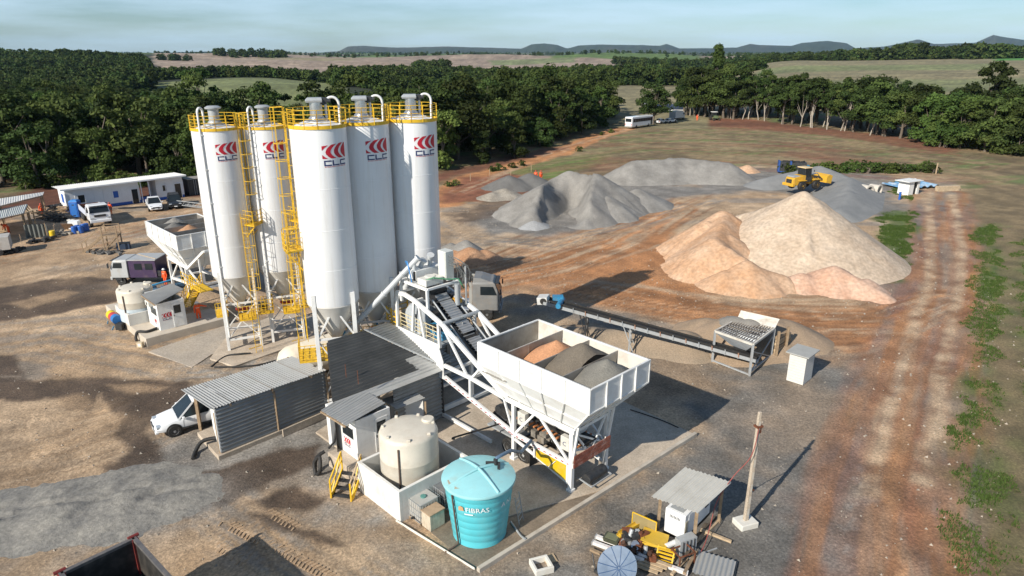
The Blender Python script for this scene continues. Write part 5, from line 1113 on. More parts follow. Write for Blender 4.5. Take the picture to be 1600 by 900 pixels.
for t in(.15,.5,.85): ob('rafter',MB().beam(rf0.lerp(rf1,t)-Z*.1,rb0.lerp(rb1,t)-Z*.1,.08,.14),WOOD,o)
# tall sheet shelter, its shade painted in as dark sheets
o=thing('sheet_shelter','tall shelter of corrugated sheets coloured dark for shade under the batching tower','shed')
TL,PK,E1,E0=V(-10.55,36.0,5.42),V(-8.75,37.5,5.42),V(-4.16,36.65,3.5),V(-9.3,31.6,3.5)
def lp(a,b,t): return a.lerp(b,t)
t0=.86
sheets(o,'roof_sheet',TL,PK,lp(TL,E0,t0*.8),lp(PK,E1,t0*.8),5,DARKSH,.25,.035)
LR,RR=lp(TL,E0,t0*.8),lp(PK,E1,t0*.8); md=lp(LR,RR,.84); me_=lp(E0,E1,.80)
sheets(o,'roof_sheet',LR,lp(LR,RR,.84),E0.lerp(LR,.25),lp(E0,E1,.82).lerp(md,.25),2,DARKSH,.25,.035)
ob('pale_roof_sheet',corr4(MB(),md,RR,me_,E1,.25,.035),GALV,o,50); ob('pale_roof_sheet',corr4(MB(),E0.lerp(LR,.25),lp(E0,E1,.82).lerp(md,.25),E0,lp(E0,E1,.82),.25,.03),GALV,o,50)  # pale sheets: sunlit part of the same roof, painted lighter
RG0,RG1=G(607,503,5.1),G(712,560,3.4); sheets(o,'far_roof_sheet',PK+Z*.03,RG0,E1+Z*.03,RG1,4,GALVW,.22,.035)
ob('eave_beam',MB().beam(E0-Z*.14,E1-Z*.14,.1,.16),GREYM,o); ob('ridge_angle',MB().beam(PK+Z*.08,E1+Z*.08,.14,.04),GREYM,o); ob('eave_board',MB().plate([E0-Z*.02,E1-Z*.02,E1+(-Au)*.35-Z*.1,E0+(-Au)*.35-Z*.1],.03),GALV,o)
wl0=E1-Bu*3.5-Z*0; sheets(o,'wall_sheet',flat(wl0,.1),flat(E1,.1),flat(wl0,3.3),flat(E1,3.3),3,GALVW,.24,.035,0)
for p in(TL,E0.lerp(E1,.35),E1,PK): ob('post',MB().beam(flat(p,0),flat(p,p.z-.15),.14),DARK,o)
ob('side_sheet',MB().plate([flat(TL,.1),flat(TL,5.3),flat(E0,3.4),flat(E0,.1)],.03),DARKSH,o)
for px,py in((560,600),(541,590)): p=G(px,py,4.3); ob('roof_rod',MB().tube(p,p+Z*.8,.02,n=5),RUST,o)
# bay behind the tower: sheet wall and sill seen through the truss
o=thing('sheet_wall','grey corrugated sheet wall behind the open truss of the batching plant','wall')
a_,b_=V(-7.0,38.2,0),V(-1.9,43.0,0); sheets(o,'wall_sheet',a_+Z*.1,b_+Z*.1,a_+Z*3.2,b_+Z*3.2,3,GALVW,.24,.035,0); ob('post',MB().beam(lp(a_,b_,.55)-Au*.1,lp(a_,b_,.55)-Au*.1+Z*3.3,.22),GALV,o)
# small lean-to by the booth
o=thing('lean_to','small lean-to with grey corrugated roof between booth and beige tank','shed')
q0,q1,q2=G(596,624,2.35),G(640,607,2.45),G(664,622,2.35); q3=q0+(q2-q1); sheets(o,'roof_sheet',q0,q1,q3,q2,2,GALV,.2,.03)
ob('white_wall',MB().bb((0,0,0),(0,0,0)).plate([flat(q0.lerp(q2,.2),.2),flat(q0.lerp(q2,.95),.2),flat(q0.lerp(q2,.95),2.2),flat(q0.lerp(q2,.2),2.2)],.1),WHITE,o)
for q in(q1,q2,q3): ob('post',MB().beam(flat(q*.99,0),flat(q*.99,2.3),.1),WOOD,o)
def booth(label,F,z0,la,lb,hh,roofpts,face,m=WHITE):
    o=thing('control_booth',label,'booth',flat(F,z0),BRZ); # local x along B, y along A
    ob('wall',MB().bb((0,0,0),(lb,.08,hh)),m,o); ob('wall',MB().bb((0,la-.08,0),(lb,la,hh+.35)),m,o); ob('wall',MB().bb((0,.08,0),(.08,la-.08,hh)),m,o); ob('wall',MB().bb((lb-.08,.08,0),(lb,la-.08,hh)),m,o)
    ob('floor_frame',MB().bb((.05,.05,-.1),(lb-.05,la-.05,.0)),DARK,o)
    d=ob('door',MB().bb((lb*.52,-.035,.05),(lb*.9,-.002,2.0)),m,o,bev=.01); ob('door_window',MB().bb((lb*.58,-.05,1.15),(lb*.84,-.036,1.8)),GLASS,d); ob('handle',MB().box((lb*.56,-.06,1.0),(.04,.05,.14)),DARK,d)
    w=ob('window',MB().bb((-.03,la*.15,1.15),(-.004,la*.62,1.75)),GLASS,o); ob('window_frame',MB().beam((-.02,la*.15,1.12),(-.02,la*.62,1.12),.05).beam((-.02,la*.15,1.78),(-.02,la*.62,1.78),.05),m,w)
    ac=ob('air_conditioner',MB().bb((-.35,la*.3,1.85),(-.01,la*.62,2.25)),mat('ac_white',(.68,.67,.62),.5),o,bev=.03); ob('fan_grille',MB().tube((-.36,la*.46,2.05),(-.352,la*.46,2.05),.14,n=16),DARK,ac)
    e=.62; 
    if face=='x': emblem(o,lambda u,v:V(-.012,la*.60-u,.45+v),e)
    emblem(o,(lambda u,v:V(.25+u,-.012,.75+v)) if face!='x' else (lambda u,v:V(-.013,la*.1-u*0.01,.45)),e*1.15) if face!='x' else None
    if face=='y': emblem(o,lambda u,v:V(-.012,la*.45-u,.35+v),e*.8)
    P=[Vector(p)-flat(F,z0) for p in roofpts]; iv=Matrix.Rotation(-BRZ,3,'Z'); P=[iv@p for p in P]
    sheets(o,'roof_sheet',P[0],P[1],P[3],P[2],2,GALV,.17,.03)
    [ob('roof_bearer',MB().beam(a-Z*.08,b-Z*.08,.08),WOOD,o) for a,b in((P[0],P[3]),(P[1],P[2]))]
    return o
F1=V(-8.0,30.75,0)
booth('white control booth with sloping sheet roof beside the beige tank in front','' or F1,.86,2.15,2.1,2.35,[G(501,641,3.65),G(561,604,3.65),G(602,630,3.4),G(540,665,3.4)],'x')
ob('x',MB(),WHITE) if False else None
cp_=thing('cable_duct_cover','tall white duct cover on the left wall of the front booth','duct',flat(F1+Au*2.2-Bu*.15,.86),BRZ); ob('cover',MB().bb((-.1,0,0),(.7,.35,2.45)),WHITE,cp_,bev=.02); ob('cable_bundle',MB().path([(.2,-.05,2.3),(.25,-.08,1.2),(.0,-.1,.3),(-.4,-.1,.05)],.06),BLACK,cp_)
F2=V(-27.2,48.95,0)
booth('white control booth with sloping sheet roof left of the leftmost silo',F2,.62,2.5,2.0,2.2,[G(221,461,3.05),G(268,443,3.3),G(287,452,3.3),G(242,476,3.05)],'y')
# containment walls and tanks
def containment(label,C,la,lb,z0,z1,m):
    o=thing('containment_wall',label,'wall',flat(C,z0),BRZ); h=z1-z0; t=.17
    for a,b in(((0,0),(t,la)),((t,0),(lb,t)),((lb-t,t),(lb,la)),((t,la-t),(lb-t,la))): ob('wall',MB().bb((*a,0),(*b,h)),m,o,bev=.015)
    ob('floor',MB().bb((t,t,.0),(lb-t,la-t,.06)),CONCWET,o); return o
containment('white block containment wall around the beige tank in front',(-5.25,26.85,0),3.55,4.3,0,1.72,mat('wall_white',(.68,.67,.63),.8,0,.06,2,bump=.01,bscale=7,dirt=(.46,.37,.27),dirta=.6,dscale=.9))
containment('low white containment wall around the beige tank on the left',E2+Au*3.55-Bu*.05,3.3,3.0,.62,1.55,BLOCKW)
def water_tank(label,c,r,z0,z1,frac):
    o=thing('water_tank',label,'tank',flat(c,z0)); h=z1-z0
    ob('shell',MB().lathe([(r*.985,h*frac),(r,h*frac+.05),(r,h*.60),(r*1.006,h*.605),(r*1.006,h*.62),(r,h*.625),(r,h-.22),(r*.96,h-.08),(r*.90,h-.02),(r*.55,h+.05),(.01,h+.10)],56),TANKB,o,35)
    ob('lower_shell',MB().lathe([(r,0),(r*1.002,h*.2),(r*1.002,h*frac+.004)],56,cap=False),TANKL,o,35)
    ob('manhole_lid',MB().lathe([(.30,h-.05),(.32,h+.12),(.28,h+.17),(.01,h+.17)],24,(r*.62,r*.45,0)),TANKB,o,35)
    for k in range(7): a=.4+k*PI*2/7; ob('lifting_lug',MB().box((r*.87*cos(a),r*.87*sin(a),h+.02),(.16,.16,.13)),TANKB,o,bev=.03)
    a=-PI*.56; ob('level_pipe',MB().tube(((r+.05)*cos(a),(r+.05)*sin(a),.05),((r+.05)*cos(a),(r+.05)*sin(a),h-.35),.04,n=8),mat('pipe_brown',(.12,.08,.06),.6),o,40); return o
water_tank('tall beige water tank behind the white block wall in front',(-5.1,29.45),1.45,.06,3.62,.32)
water_tank('beige water tank beside the left control booth',(-30.3,51.75),1.32,.68,3.3,.42)
# cyan tank
o=thing('fibreglass_tank','large cyan fibreglass water tank with pale domed lid','tank',(-1.5,26.3,.05)); Rt,Rb,hT=1.66,1.24,2.95
prof=[]
for k in range(9):
    z=hT*k/8; r=Rb+(Rt-.06-Rb)*k/8; prof+=[(r,z),(r+.005,z+hT/8-.07),(r+.035,z+hT/8-.05),(r+.035,z+hT/8-.012)] if k<8 else [(r,z)]
ob('shell',MB().lathe(prof,64),CYAN,o,40)
lid=ob('lid',MB().lathe([(Rt,hT-.10),(Rt+.02,hT-.02),(Rt,hT+.03),(Rt*.8,hT+.15),(Rt*.5,hT+.28),(.01,hT+.36)],64),CYANL,o,40)
for k in range(2):
    a=R(35)+k*PI/2; mb=MB(); pts=[]
    for i in range(-10,11): q=i/10*Rt*.97; pts.append((q*cos(a),q*sin(a),hT+.40-.36*(abs(i)/10)**1.7))
    mb.path(pts,.07,6); ob('lid_rib',mb,CYANL,lid,60)
ob('dust_stain',MB().add([V(r_*cos(a),r_*sin(a),hT+.04+.32*(1-(r_/Rt)**1.6)+.012) for r_,a in((1.05,R(205)),(1.45,R(200)),(1.5,R(212)),(1.25,R(218)),(1.5,R(228)),(1.35,R(236)),(1.0,R(226)))],[tuple(range(7))]),mat('dried_mud',(.34,.30,.22),.9),lid)
def onT(u,v,a0,z): r=Rb+(Rt-.06-Rb)*(z+v)/hT+.045; a=a0+u/r; return V(r*sin(a),-r*cos(a),z+v)
lettering('FIBRAS',.36,lambda u,v:onT(u,v,R(-20),2.12),WHITEP,o); 
ob('print_line',MB().add([onT(u*.1,v,R(-22),1.96) for v in(0,.06) for u in range(5)],[(i,i+1,i+6,i+5) for i in range(4)]),WHITEP,o); lettering('A N',.34,lambda u,v:onT(u,v,R(42),2.12),WHITEP,o)
ob('print_emblem',MB().add([onT(*p,R(-33),2.1) for p in((0,0),(.28,.03),(.25,.24),(.12,.28),(.02,.2))],[(0,1,2,3,4)]),mat('print_orange',(.55,.36,.2),.5),o)
ob('drain_pipe',MB().path([onT(0,0,R(-42),2.75)*1.02,onT(0,0,R(-42),1.4)*1.03,onT(0,0,R(-42),.1)*1.04,V(-1.15,-1.25,.06),V(-1.45,-1.5,.05)],.04),mat('pipe_brown',(.12,.08,.06)),o,60)
ob('inlet_pipe',MB().path([(.75,.55,hT+.22),(.8,.6,hT+.55),(1.05,.85,hT+.55),(1.45,1.7,hT+.25),(1.95,3.1,2.2),(2.5,4.9,1.75)],.085),mat('hose_slate',(.10,.17,.26),.5),o,60); ob('float_valve',MB().box((.55,.5,hT+.36),(.5,.12,.1)).box((.9,.35,hT+.3),(.12,.5,.1)).tube((.75,.5,hT+.2),(.75,.5,hT+.55),.1),DARK,o)
lm=MB(); ladder(lm,(1.95,.55,-.03),(1.72,.2,1.8),(1,-.6,.2),.4,.3,.025); la_=thing('metal_ladder','grey metal ladder leaning at the right side of the cyan tank','ladder',(-1.5,26.3,.05)); ob('ladder',lm,GREYM,la_)
# IBC totes and box
def ibc(label,p,rz,z,m,dark):
    o=thing('ibc_tote',label,'container',flat(p,z),rz,'bulk liquid totes'); ob('bottle',MB().box((0,0,.62),(1.12,.92,.92)),m,o,bev=.06); ob('pallet',MB().box((0,0,.07),(1.2,1.0,.12)),WOOD,o); cg=MB()
    for i in range(8):
        x=-.6+1.2*i/7; cg.tube((x,-.5,.1),(x,-.5,1.12),.012,n=5); cg.tube((x,.5,.1),(x,.5,1.12),.012,n=5)
    for i in range(7):
        y=-.5+1.0*i/6; cg.tube((-.6,y,.1),(-.6,y,1.12),.012,n=5); cg.tube((.6,y,.1),(.6,y,1.12),.012,n=5)
    for zz in(.16,.45,.75,1.1): cg.path([(-.6,-.5,zz),(.6,-.5,zz),(.6,.5,zz),(-.6,.5,zz),(-.6,-.5,zz)],.013,5)
    ob('cage',cg,GREYM,o); ob('cap',MB().lathe([(.14,1.06),(.14,1.14),(.01,1.15)],16),mat('cap_teal',(.1,.25,.22),.5),o,40); ob('outlet',MB().tube((-.6,0,.25),(-.75,0,.25),.06),DARK,o)
ibc('grey bulk tote with dusty top standing against the white block wall',(-4.2,27.35),BRZ,.05,mat('tote_grey',(.42,.41,.38),.6,0,.1,3,dirt=DUST,dirta=.5),0); ibc('dark bulk tote between the wall and the cyan tank',(-3.15,28.35),BRZ,.05,mat('tote_dark',(.15,.16,.17),.5,0,.2,3,dirt=DUST,dirta=.5),1)
rb=thing('steel_box','rust streaked pale steel box in front of the bulk totes','box',(-3.72,26.75,.05),BRZ); ob('body',MB().box((0,0,.42),(.85,.75,.84)),mat('rust_streak_paint',(.55,.48,.37),.7,0,.2,3,dirt=(.22,.10,.05),dirta=.9,dscale=1.6,streak=True),rb,bev=.015); ob('lid',MB().box((0,0,.86),(.9,.8,.05)),mat('rusty_lid',(.40,.28,.18),.8,0,.2,4),rb)
# steps to the front booth
o=thing('access_steps','short yellow framed steps up to the front booth platform','steps'); s0,s1=V(-9.0,28.75,0),V(-8.0,28.45,0); top=V(-8.55,29.95,.85)
dirS=V(.35,1.35,0).normalized(); sdv=V(1.05,-.25,0)
for k,(b0) in enumerate((s0,s0+sdv)):
    tp=b0+dirS*1.3+Z*.85; ob('stringer',MB().beam(b0,tp,.06,.2),YEL,o)
    for q in(b0,tp): ob('rail_post',MB().beam(q,q+Z*1.05,.07),YEL,o)
    ob('handrail',MB().beam(b0+Z*1.05,tp+Z*1.05,.06).beam(b0+Z*.6,tp+Z*.6,.05),YEL if k==0 else WOODL,o); ob('brace',MB().beam(b0+Z*.1,tp+Z*.9-dirS*.1,.05),YEL,o)
for i in range(4): q=s0+dirS*(1.3*(i+.5)/4)+Z*(.85*(i+.7)/4)+sdv*.5; ob('tread',MB().box(q,(1.0,.26,.04),Matrix.Rotation(math.atan2(sdv.y,sdv.x),3,'Z')),DARK,o)
# hoses
def hose(label,pts,r=.06,m=BLACK,cat='hose'):
    P=[Vector(p) for p in pts]; o=thing('hose',label,cat,P[0]); 
    S_=[]
    for i in range(len(P)-1):
        p0=P[max(i-1,0)];p1_=P[i];p2_=P[i+1];p3=P[min(i+2,len(P)-1)]
        for k in range(5):
            t=k/5; S_.append(.5*((2*p1_)+(p2_-p0)*t+(2*p0-5*p1_+4*p2_-p3)*t*t+(3*p1_-p0-3*p2_+p3)*t**3)-P[0])
    S_.append(P[-1]-P[0]); ob('tube',MB().path(S_,r,7),m,o,60)
hose('black hose bundle hanging off the end of the car shed slab',[V(-15.9,33.3,.6),V(-16.6,33.4,.62),V(-17.3,33.2,.5),V(-17.5,32.7,.15),V(-17.4,32.2,.06)],.11); hose('black hose on the ground in front of the silo slab',[G(330,573,.05),G(352,557,.1),G(375,553,.2),G(392,552,.15)],.07); hose('long black pipe lying along the silo slab edge',[G(335,574,.06),G(400,571,.06),G(450,557,.06),G(500,540,.06)],.07)
hose('coil of black hose on the left side of the front booth platform',[V(-10.0,31.6,.9),V(-10.35,31.3,.7),V(-10.4,31.0,.2),V(-10.2,30.7,.1),V(-10.0,30.6,.5),V(-10.1,31.0,.95),V(-10.45,31.1,.5),V(-10.3,30.7,.05)],.10)
hose('black hose curling over the edge of the left booth platform',[F2+Au*.5-Bu*.1+Z*.75,E2+Au*1.2+Bu*.5+Z*.72,E2+Au*1.7+Bu*.0+Z*.7,E2+Au*1.75-Bu*.2+Z*.3,E2+Au*1.6-Bu*.25+Z*.05],.11); hose('thin dark pipe running from the beige tank to the compressor',[V(-3.0,31.2,1.9),V(-3.0,31.3,1.95),V(-1.2,32.6,1.8),V(.2,33.6,1.75)],.05); hose('black cable lying across the shaded slab',[G(985,640,.13),G(1030,655,.13),G(1060,668,.13)],.03); hose('grey pipe on the slab by the kerb in front of the cyan tank',[G(798,815,.1),G(812,835,.1),G(820,842,.3)],.05,GREYM)
# striped roller on its stand
o=thing('striped_drum','yellow, red and blue striped drum on a low stand','drum',G(181,509,.0)); Mx=Matrix.Rotation(math.atan2(Au.y,Au.x),3,'Z')@Matrix.Rotation(R(90),3,'Y')
for k,c in enumerate(((.03,.16,.42),(.45,.05,.05),(.68,.50,.02))): ob('band',MB().lathe([(.36,-.9+.6*k),(.37,-.9+.6*k),(.37,-.302+.6*k),(.36,-.302+.6*k)],24,(0,0,.75),Mx),mat('drum_%d'%k,c,.5),o,40)
ob('stand',MB().beam(-Au*1.0+Z*.3,Au*.9+Z*.3,.08).beam(-Au*.8+Z*.3-Bu*.3,-Au*.8-Bu*.5,.07).beam(Au*.8+Z*.3-Bu*.3,Au*.8-Bu*.4,.07).beam(-Au*.8+Z*.3,-Au*.8+Bu*.4,.07).beam(Au*.8+Z*.3,Au*.8+Bu*.4,.07),BLUEM,o); ob('motor',MB().box(-Au*1.3+Z*.35,(.5,.5,.5)),DARK,o)
o=thing('paint_can','small pale box on the ground at the corner of the left booth platform','box',G(220,542)); ob('body',MB().box((0,0,.2),(.42,.34,.4)),mat('carton',(.55,.46,.32),.8),o,bev=.02); ob('label_patch',MB().box((0,-.172,.22),(.2,.006,.2)),WHITEP,o)
# pig tank under the front silo
o=thing('horizontal_tank','cream horizontal cement tank with orange ring lying behind the car shed','tank',(-13.7,42.6,1.35),BRZ); ob('shell',MB().lathe([(.05,-2.35),(.6,-2.25),(1.0,-1.95),(1.2,-1.5),(1.2,2.4),(.9,2.7),(.05,2.8)],36,(0,0,0),Matrix.Rotation(R(90),3,'Y')),mat('cream_tank',(.70,.63,.50),.5,0,.05,2,dirt=(.4,.3,.2),dirta=.5),o,40)
ob('end_emblem',MB().lathe([(.28,0),(.42,.01),(.42,.03),(.28,.04)],24,(-2.28,-.1,-.2),Matrix.Rotation(R(90),3,'Y')),mat('ring_orange',(.75,.33,.03),.5),o,40); lm=MB(); ladder(lm,(-1.4,-1.25,-1.3),(-1.3,-1.1,.8),(0,-1,0),.5,.3); ob('ladder',lm,mat('ladder_orange',(.7,.36,.04),.5),o)
for x in(-1.2,1.6): ob('saddle',MB().box((x,0,-1.05),(.4,1.8,.6)),GREYM,o)
# ---------------------------------------------------------------- feeder conveyor and receiving hopper
o=thing('feeder_conveyor','long inclined feeder conveyor with blue drive at its head','conveyor'); q0,q1=V(17.3,43.8,.75),V(2.45,48.05,3.55); dv=q1-q0; sx=dv.cross(Z).normalized()
ob('belt',MB().beam(q0,q1,.75,.06),BLACK,o)
for s in(-1,1): ob('side_frame',MB().beam(q0+sx*s*.48-Z*.12,q1+sx*s*.48-Z*.12,.07,.24),GREYM,o)
for s in(-1,1): ob('side_skirt',MB().beam(q0+sx*s*.36+Z*.1,q1+sx*s*.36+Z*.1,.03,.12),BLACK,o)
for i in range(17):
    p=q0.lerp(q1,(i+.5)/17)-Z*.1
    ob('idler_bracket',MB().beam(p-sx*.5-Z*.06,p-sx*.5+Z*.22,.16,.05).beam(p+sx*.5-Z*.06,p+sx*.5+Z*.22,.16,.05).tube(p-sx*.45,p+sx*.45,.06,n=8),mat('idler_rust',(.36,.20,.13),.7) if i%2 else GREYM,o)
    ob('return_roller',MB().tube(p-sx*.42-Z*.18,p+sx*.42-Z*.18,.05,n=8),GREYM,o)
ob('drive',MB().box(q1-dv.normalized()*.9+sx*.55+Z*.1,(.8,.55,.5)).tube(q1-dv.normalized()*1.2-sx*.75+Z*.05,q1-dv.normalized()*1.2+sx*.9+Z*.05,.2,n=14),BLUEM,o); ob('head_hood',MB().beam(q1-dv.normalized()*.3+Z*.1,q1+dv.normalized()*.5-Z*.15,.95,.55),mat('hood_pale',(.55,.55,.53),.5),o,bev=.03); ob('head_roller',MB().tube(q1-sx*.5,q1+sx*.5,.25,n=18),BLACK,o,40)
for t in(.58,.79):
    p=q0.lerp(q1,t)-Z*.25; mb=MB()
    for s in(-1,1): mb.beam(p+sx*s*.42,flat(p+sx*s*.62,.4),.09); mb.beam(p+sx*s*.42+dv.normalized()*.5,flat(p+sx*s*.62-dv.normalized()*.3,.4),.06)
    mb.beam(p-sx*.42,flat(p+sx*.6,.6),.06); mb.beam(p+sx*.42,flat(p-sx*.6,.6),.06); mb.beam(p-sx*.55,p+sx*.55,.08); ob('trestle',mb,DARK if t>.7 else GREYM,o)
DUSTW=mat('dusty_white_steel',(.56,.53,.47),.6,0,.12,2,dirt=(.27,.21,.15),dirta=.95,dscale=1.3)
o=thing('receiving_hopper','white steel receiving hopper with bar grille over the conveyor tail','hopper'); zg=2.35; FL,FR,BR,BL=V(14.4,44.75,zg),V(16.3,42.4,zg),V(18.75,45.2,zg),V(16.55,46.9,zg); cn=(FL+FR+BR+BL)/4
def tw(p,k): return p.lerp(cn,k)
for a,b in((FL,FR),(FR,BR),(BR,BL),(BL,FL)):
    ob('rim',MB().beam(a,b,.14,.16),DUSTW,o,bev=.01); ob('slope_plate',MB().plate([a-Z*.08,b-Z*.08,tw(b,.62)-Z*1.1,tw(a,.62)-Z*1.1],.03),mat('hopper_blue_white',(.55,.60,.65),.45,0,.06,2,dirt=DUST,dirta=.5),o)
for i in range(15):
    t=(i+.5)/15; ob('grille_bar',MB().beam(FL.lerp(FR,t)+Z*.06,BL.lerp(BR,t)+Z*.06,.05,.05),mat('grille_rust',(.30,.24,.19),.7,.2,.2,4),o)
for i in range(6): t=(i+.5)/6; ob('grille_bar',MB().beam(FL.lerp(BL,t)+Z*.01,FR.lerp(BR,t)+Z*.01,.05,.05),GREYM,o)
for p in(FL,FR,BR,BL): ob('leg',MB().beam(p,flat(p,0),.14),GREYM,o)
ob('leg_brace',MB().beam(flat(FR,.2),BR-Z*.5,.07).beam(flat(BR,.2),FR-Z*.5,.07).beam(flat(FR,.3),flat(BR,.3),.1).beam(flat(FL,.1),flat(FR,.1),.1),GREYM,o)
ob('back_plate',MB().plate([BL+Z*.0+(BL-FL).normalized()*.1,BR+(BL-FL).normalized()*.1,BR+Z*.55+(BL-FL).normalized()*.7,BL+Z*.6+(BL-FL).normalized()*.6],.04),DUSTW,o)
heapm=mat('grille_gravel',(.26,.24,.21),.95,0,.1,1,bump=.03,bscale=9,fine=14)
pile('gravel_heap','grey gravel lying on the back of the hopper grille','gravel pile',[(17.4,46.3,.22),(16.6,46.8,.2)],heapm,res=.12,slope=.5,seed=50,z0=2.38,rough=.3)
o=thing('sleeper_wall','retaining wall of stacked timber sleepers behind the receiving hopper','wall'); r0,r1=V(19.0,45.2,0),V(20.9,47.0,0)
for i in range(7): ob('sleeper',MB().beam(r0+Z*(.14+.25*i)+V(.05*(i%2),0,0),r1.lerp(r0,.1*(i//2))+Z*(.14+.25*i),.22,.2),WOODL if i%3 else WOOD,o)
for p in(r0-Bu*.05-Au*.15,r0.lerp(r1,.5)-Au*.2): ob('post',MB().beam(p,p+Z*2.2,.16),WOOD,o)
o=thing('block_kiosk','small whitewashed block kiosk with flat slab roof','kiosk',(19.42,41.02,0),R(46)); ob('wall',MB().bb((0,0,0),(1.45,.12,2.02)).bb((0,1.0,0),(1.45,1.12,2.02)).bb((0,.12,0),(.12,1.0,2.02)).bb((1.33,.12,0),(1.45,1.0,2.02)),BLOCKW,o); ob('roof_slab',MB().bb((-.18,-.2,2.03),(1.68,1.35,2.11)),mat('roof_cement',(.36,.36,.34),.8,0,.1,2),o,bev=.01)
jm=MB()
for i in range(1,10): jm.bb((-.006,-.006,.2*i-.006),(1.456,1.126,.2*i+.006))
ob('mortar_joint',jm,mat('mortar',(.42,.41,.38),.9),o)
# utility pole
o=thing('concrete_pole','slim concrete utility pole standing in a concrete block','pole',(10.96,26.75,0),R(20)); ob('shaft',MB().loft([[V(s*x,t*y,z) for s,t in((-1,-1),(1,-1),(1,1),(-1,1))] for x,y,z in((.105,.085,0),(.07,.06,6.0))]),CONC,o,bev=.015); gm_=MB()
for i in range(8): gm_.bb((-.16+.004*i,-.115,.5+i*.65),(-.02,-.10,.95+i*.65)) if False else gm_.bb((-.055,-.118+.004*i,.6+i*.65),(.055,-.112+.004*i,1.0+i*.65))
ob('recess',gm_,mat('recess_grey',(.46,.42,.36),.9),o); ob('footing',MB().box((0,0,.12),(.95,.75,.34)),CONCW,o,bev=.04); ob('bracket',MB().box((0,-.02,5.3),(.34,.26,.08)).box((.16,0,5.1),(.06,.06,.4)).tube((.15,0,1.9),(.22,0,1.9),.06),RUST,o)
hose('red and white cable sagging from the pole to the generator shelter',[V(11.0,26.7,5.4),V(10.7,26.4,4.0),V(10.1,26.6,2.8),V(9.4,26.4,1.6),V(8.9,25.6,.6),V(8.5,24.9,.3),V(8.0,24.2,.2)],.022,mat('cable_red',(.28,.07,.06),.6),'cable')
# generator under its shelter
o=thing('generator_shelter','open shelter with pale corrugated roof on wooden posts over the generator','shelter'); L_,T_,R_,F_=V(6.2,25.75,2.3),V(8.22,27.95,2.36),V(10.08,26.75,2.36),V(7.97,24.6,2.3)
sheets(o,'roof_sheet',L_,T_,F_,R_,3,mat('pale_sheet',(.56,.54,.48),.55,.1,.06,1.5,dirt=(.36,.32,.25),dirta=.5,dscale=1.2),.19,.03)
for p in(V(6.75,26.25,0),V(8.15,25.25,0),V(9.75,26.9,0),V(8.3,27.6,0)): ob('post',MB().beam(p,flat(p,2.28),.12),WOOD,o)
ob('sill',MB().beam(V(8.2,25.3,.08),V(9.9,27.1,.08),.16),WOODL,o); ob('sill',MB().beam(V(6.7,26.0,.08),V(7.6,26.9,.08),.14),WOODL,o)
o=thing('generator','white canopy diesel generator with black base under the shelter','generator',(7.75,25.5,0),math.atan2(.75,.66)); ob('base',MB().bb((0,0,0),(2.6,1.0,.16)),BLACK,o); bd=ob('canopy',MB().bb((0,0,.16),(2.6,1.0,1.42)),mat('generator_white',(.80,.82,.84),.35,0,.02,2,dirt=(.5,.45,.38),dirta=.3),o,bev=.03)
for i in range(8): ob('louvre',MB().box((-.012,.25+.07*i,1.12),(.02,.03,.14)),DARK,bd)
ob('exhaust_recess',MB().bb((.15,.2,1.425),(.75,.85,1.435)),GREYM,bd); ob('fuel_cap',MB().tube((.9,.3,1.42),(.9,.3,1.47),.09,n=14),DARK,bd); ob('side_door',MB().bb((.35,-.015,.3),(.95,-.002,1.3)).bb((1.05,-.015,.3),(1.65,-.002,1.3)),mat('generator_white',(.8,.8,.8)),bd,bev=.005); ob('control_window',MB().bb((2.0,-.02,.75),(2.35,-.004,1.15)),GLASS,bd); ob('side_vent',MB().bb((.05,-.02,.45),(.28,-.004,1.05)),mat('vent_tan',(.5,.44,.32),.6),bd)
# concrete inspection box
o=thing('inspection_box','square open concrete inspection box with a loose plank','inspection box',G(846,888),R(20))
for a,b in(((-.42,-.42),(.42,-.30)),((-.42,.30),(.42,.42)),((-.42,-.30),(-.30,.30)),((.30,-.30),(.42,.30))): ob('side',MB().bb((*a,-.05),(*b,.3)),CONCW,o,bev=.02)
ob('pit',MB().box((0,0,0),(.6,.6,.02)),DARK,o); ob('plank',MB().box((.55,.38,.04),(.55,.5,.04)),WOODL,o)
# ---------------------------------------------------------------- scrap yard beside the generator
def sc(name,label,cat,px,h,rz,parts,group=None):
    p=G(px[0],px[1],0); o=thing(name,label,cat,(p.x,p.y,h),rz,group)
    for nm,mb,m in parts: ob(nm,mb,m,o)
    return o
RUSTD=mat('dark_rust',(.085,.042,.026),.85,.1,.4,6,bump=.01,bscale=30)
WOODD=mat('dark_timber',(.11,.085,.06),.85,0,.25,6,bump=.004,bscale=40)
YPL=mat('yellow_plate',(.62,.40,.04),.6,0,.1,2,dirt=(.38,.22,.06),dirta=.6,dscale=1.5)
WSTR=mat('striped_beam',(.70,.68,.65),.6,0,.06,3,dirt=(.35,.08,.06),dirta=.8,dscale=6)
sc('steel_plate','square yellow steel plate lying on top of the scrap','plate',(1022,856),.55,R(-20),[('plate',MB().box((0,0,.0),(1.15,.95,.04),Matrix.Rotation(R(8),3,'Y')),YPL),('edge',MB().box((0,-.48,-.05),(1.15,.03,.12)),YPL)])
sc('steel_channel','long yellow steel channel propped over the rear of the scrap','channel',(990,836),.5,R(38),[('web',MB().box((0,0,0),(1.9,.22,.03)),YPL),('flange',MB().box((0,.11,.05),(1.9,.02,.12)).box((0,-.11,.05),(1.9,.02,.12)),YPL)])
sc('steel_channel','short yellow steel channel beside the long one','channel',(981,842),.45,R(38),[('web',MB().box((0,0,0),(1.3,.2,.03)),YPL),('flange',MB().box((0,.1,.05),(1.3,.02,.1)),YPL)])
fr=MB()
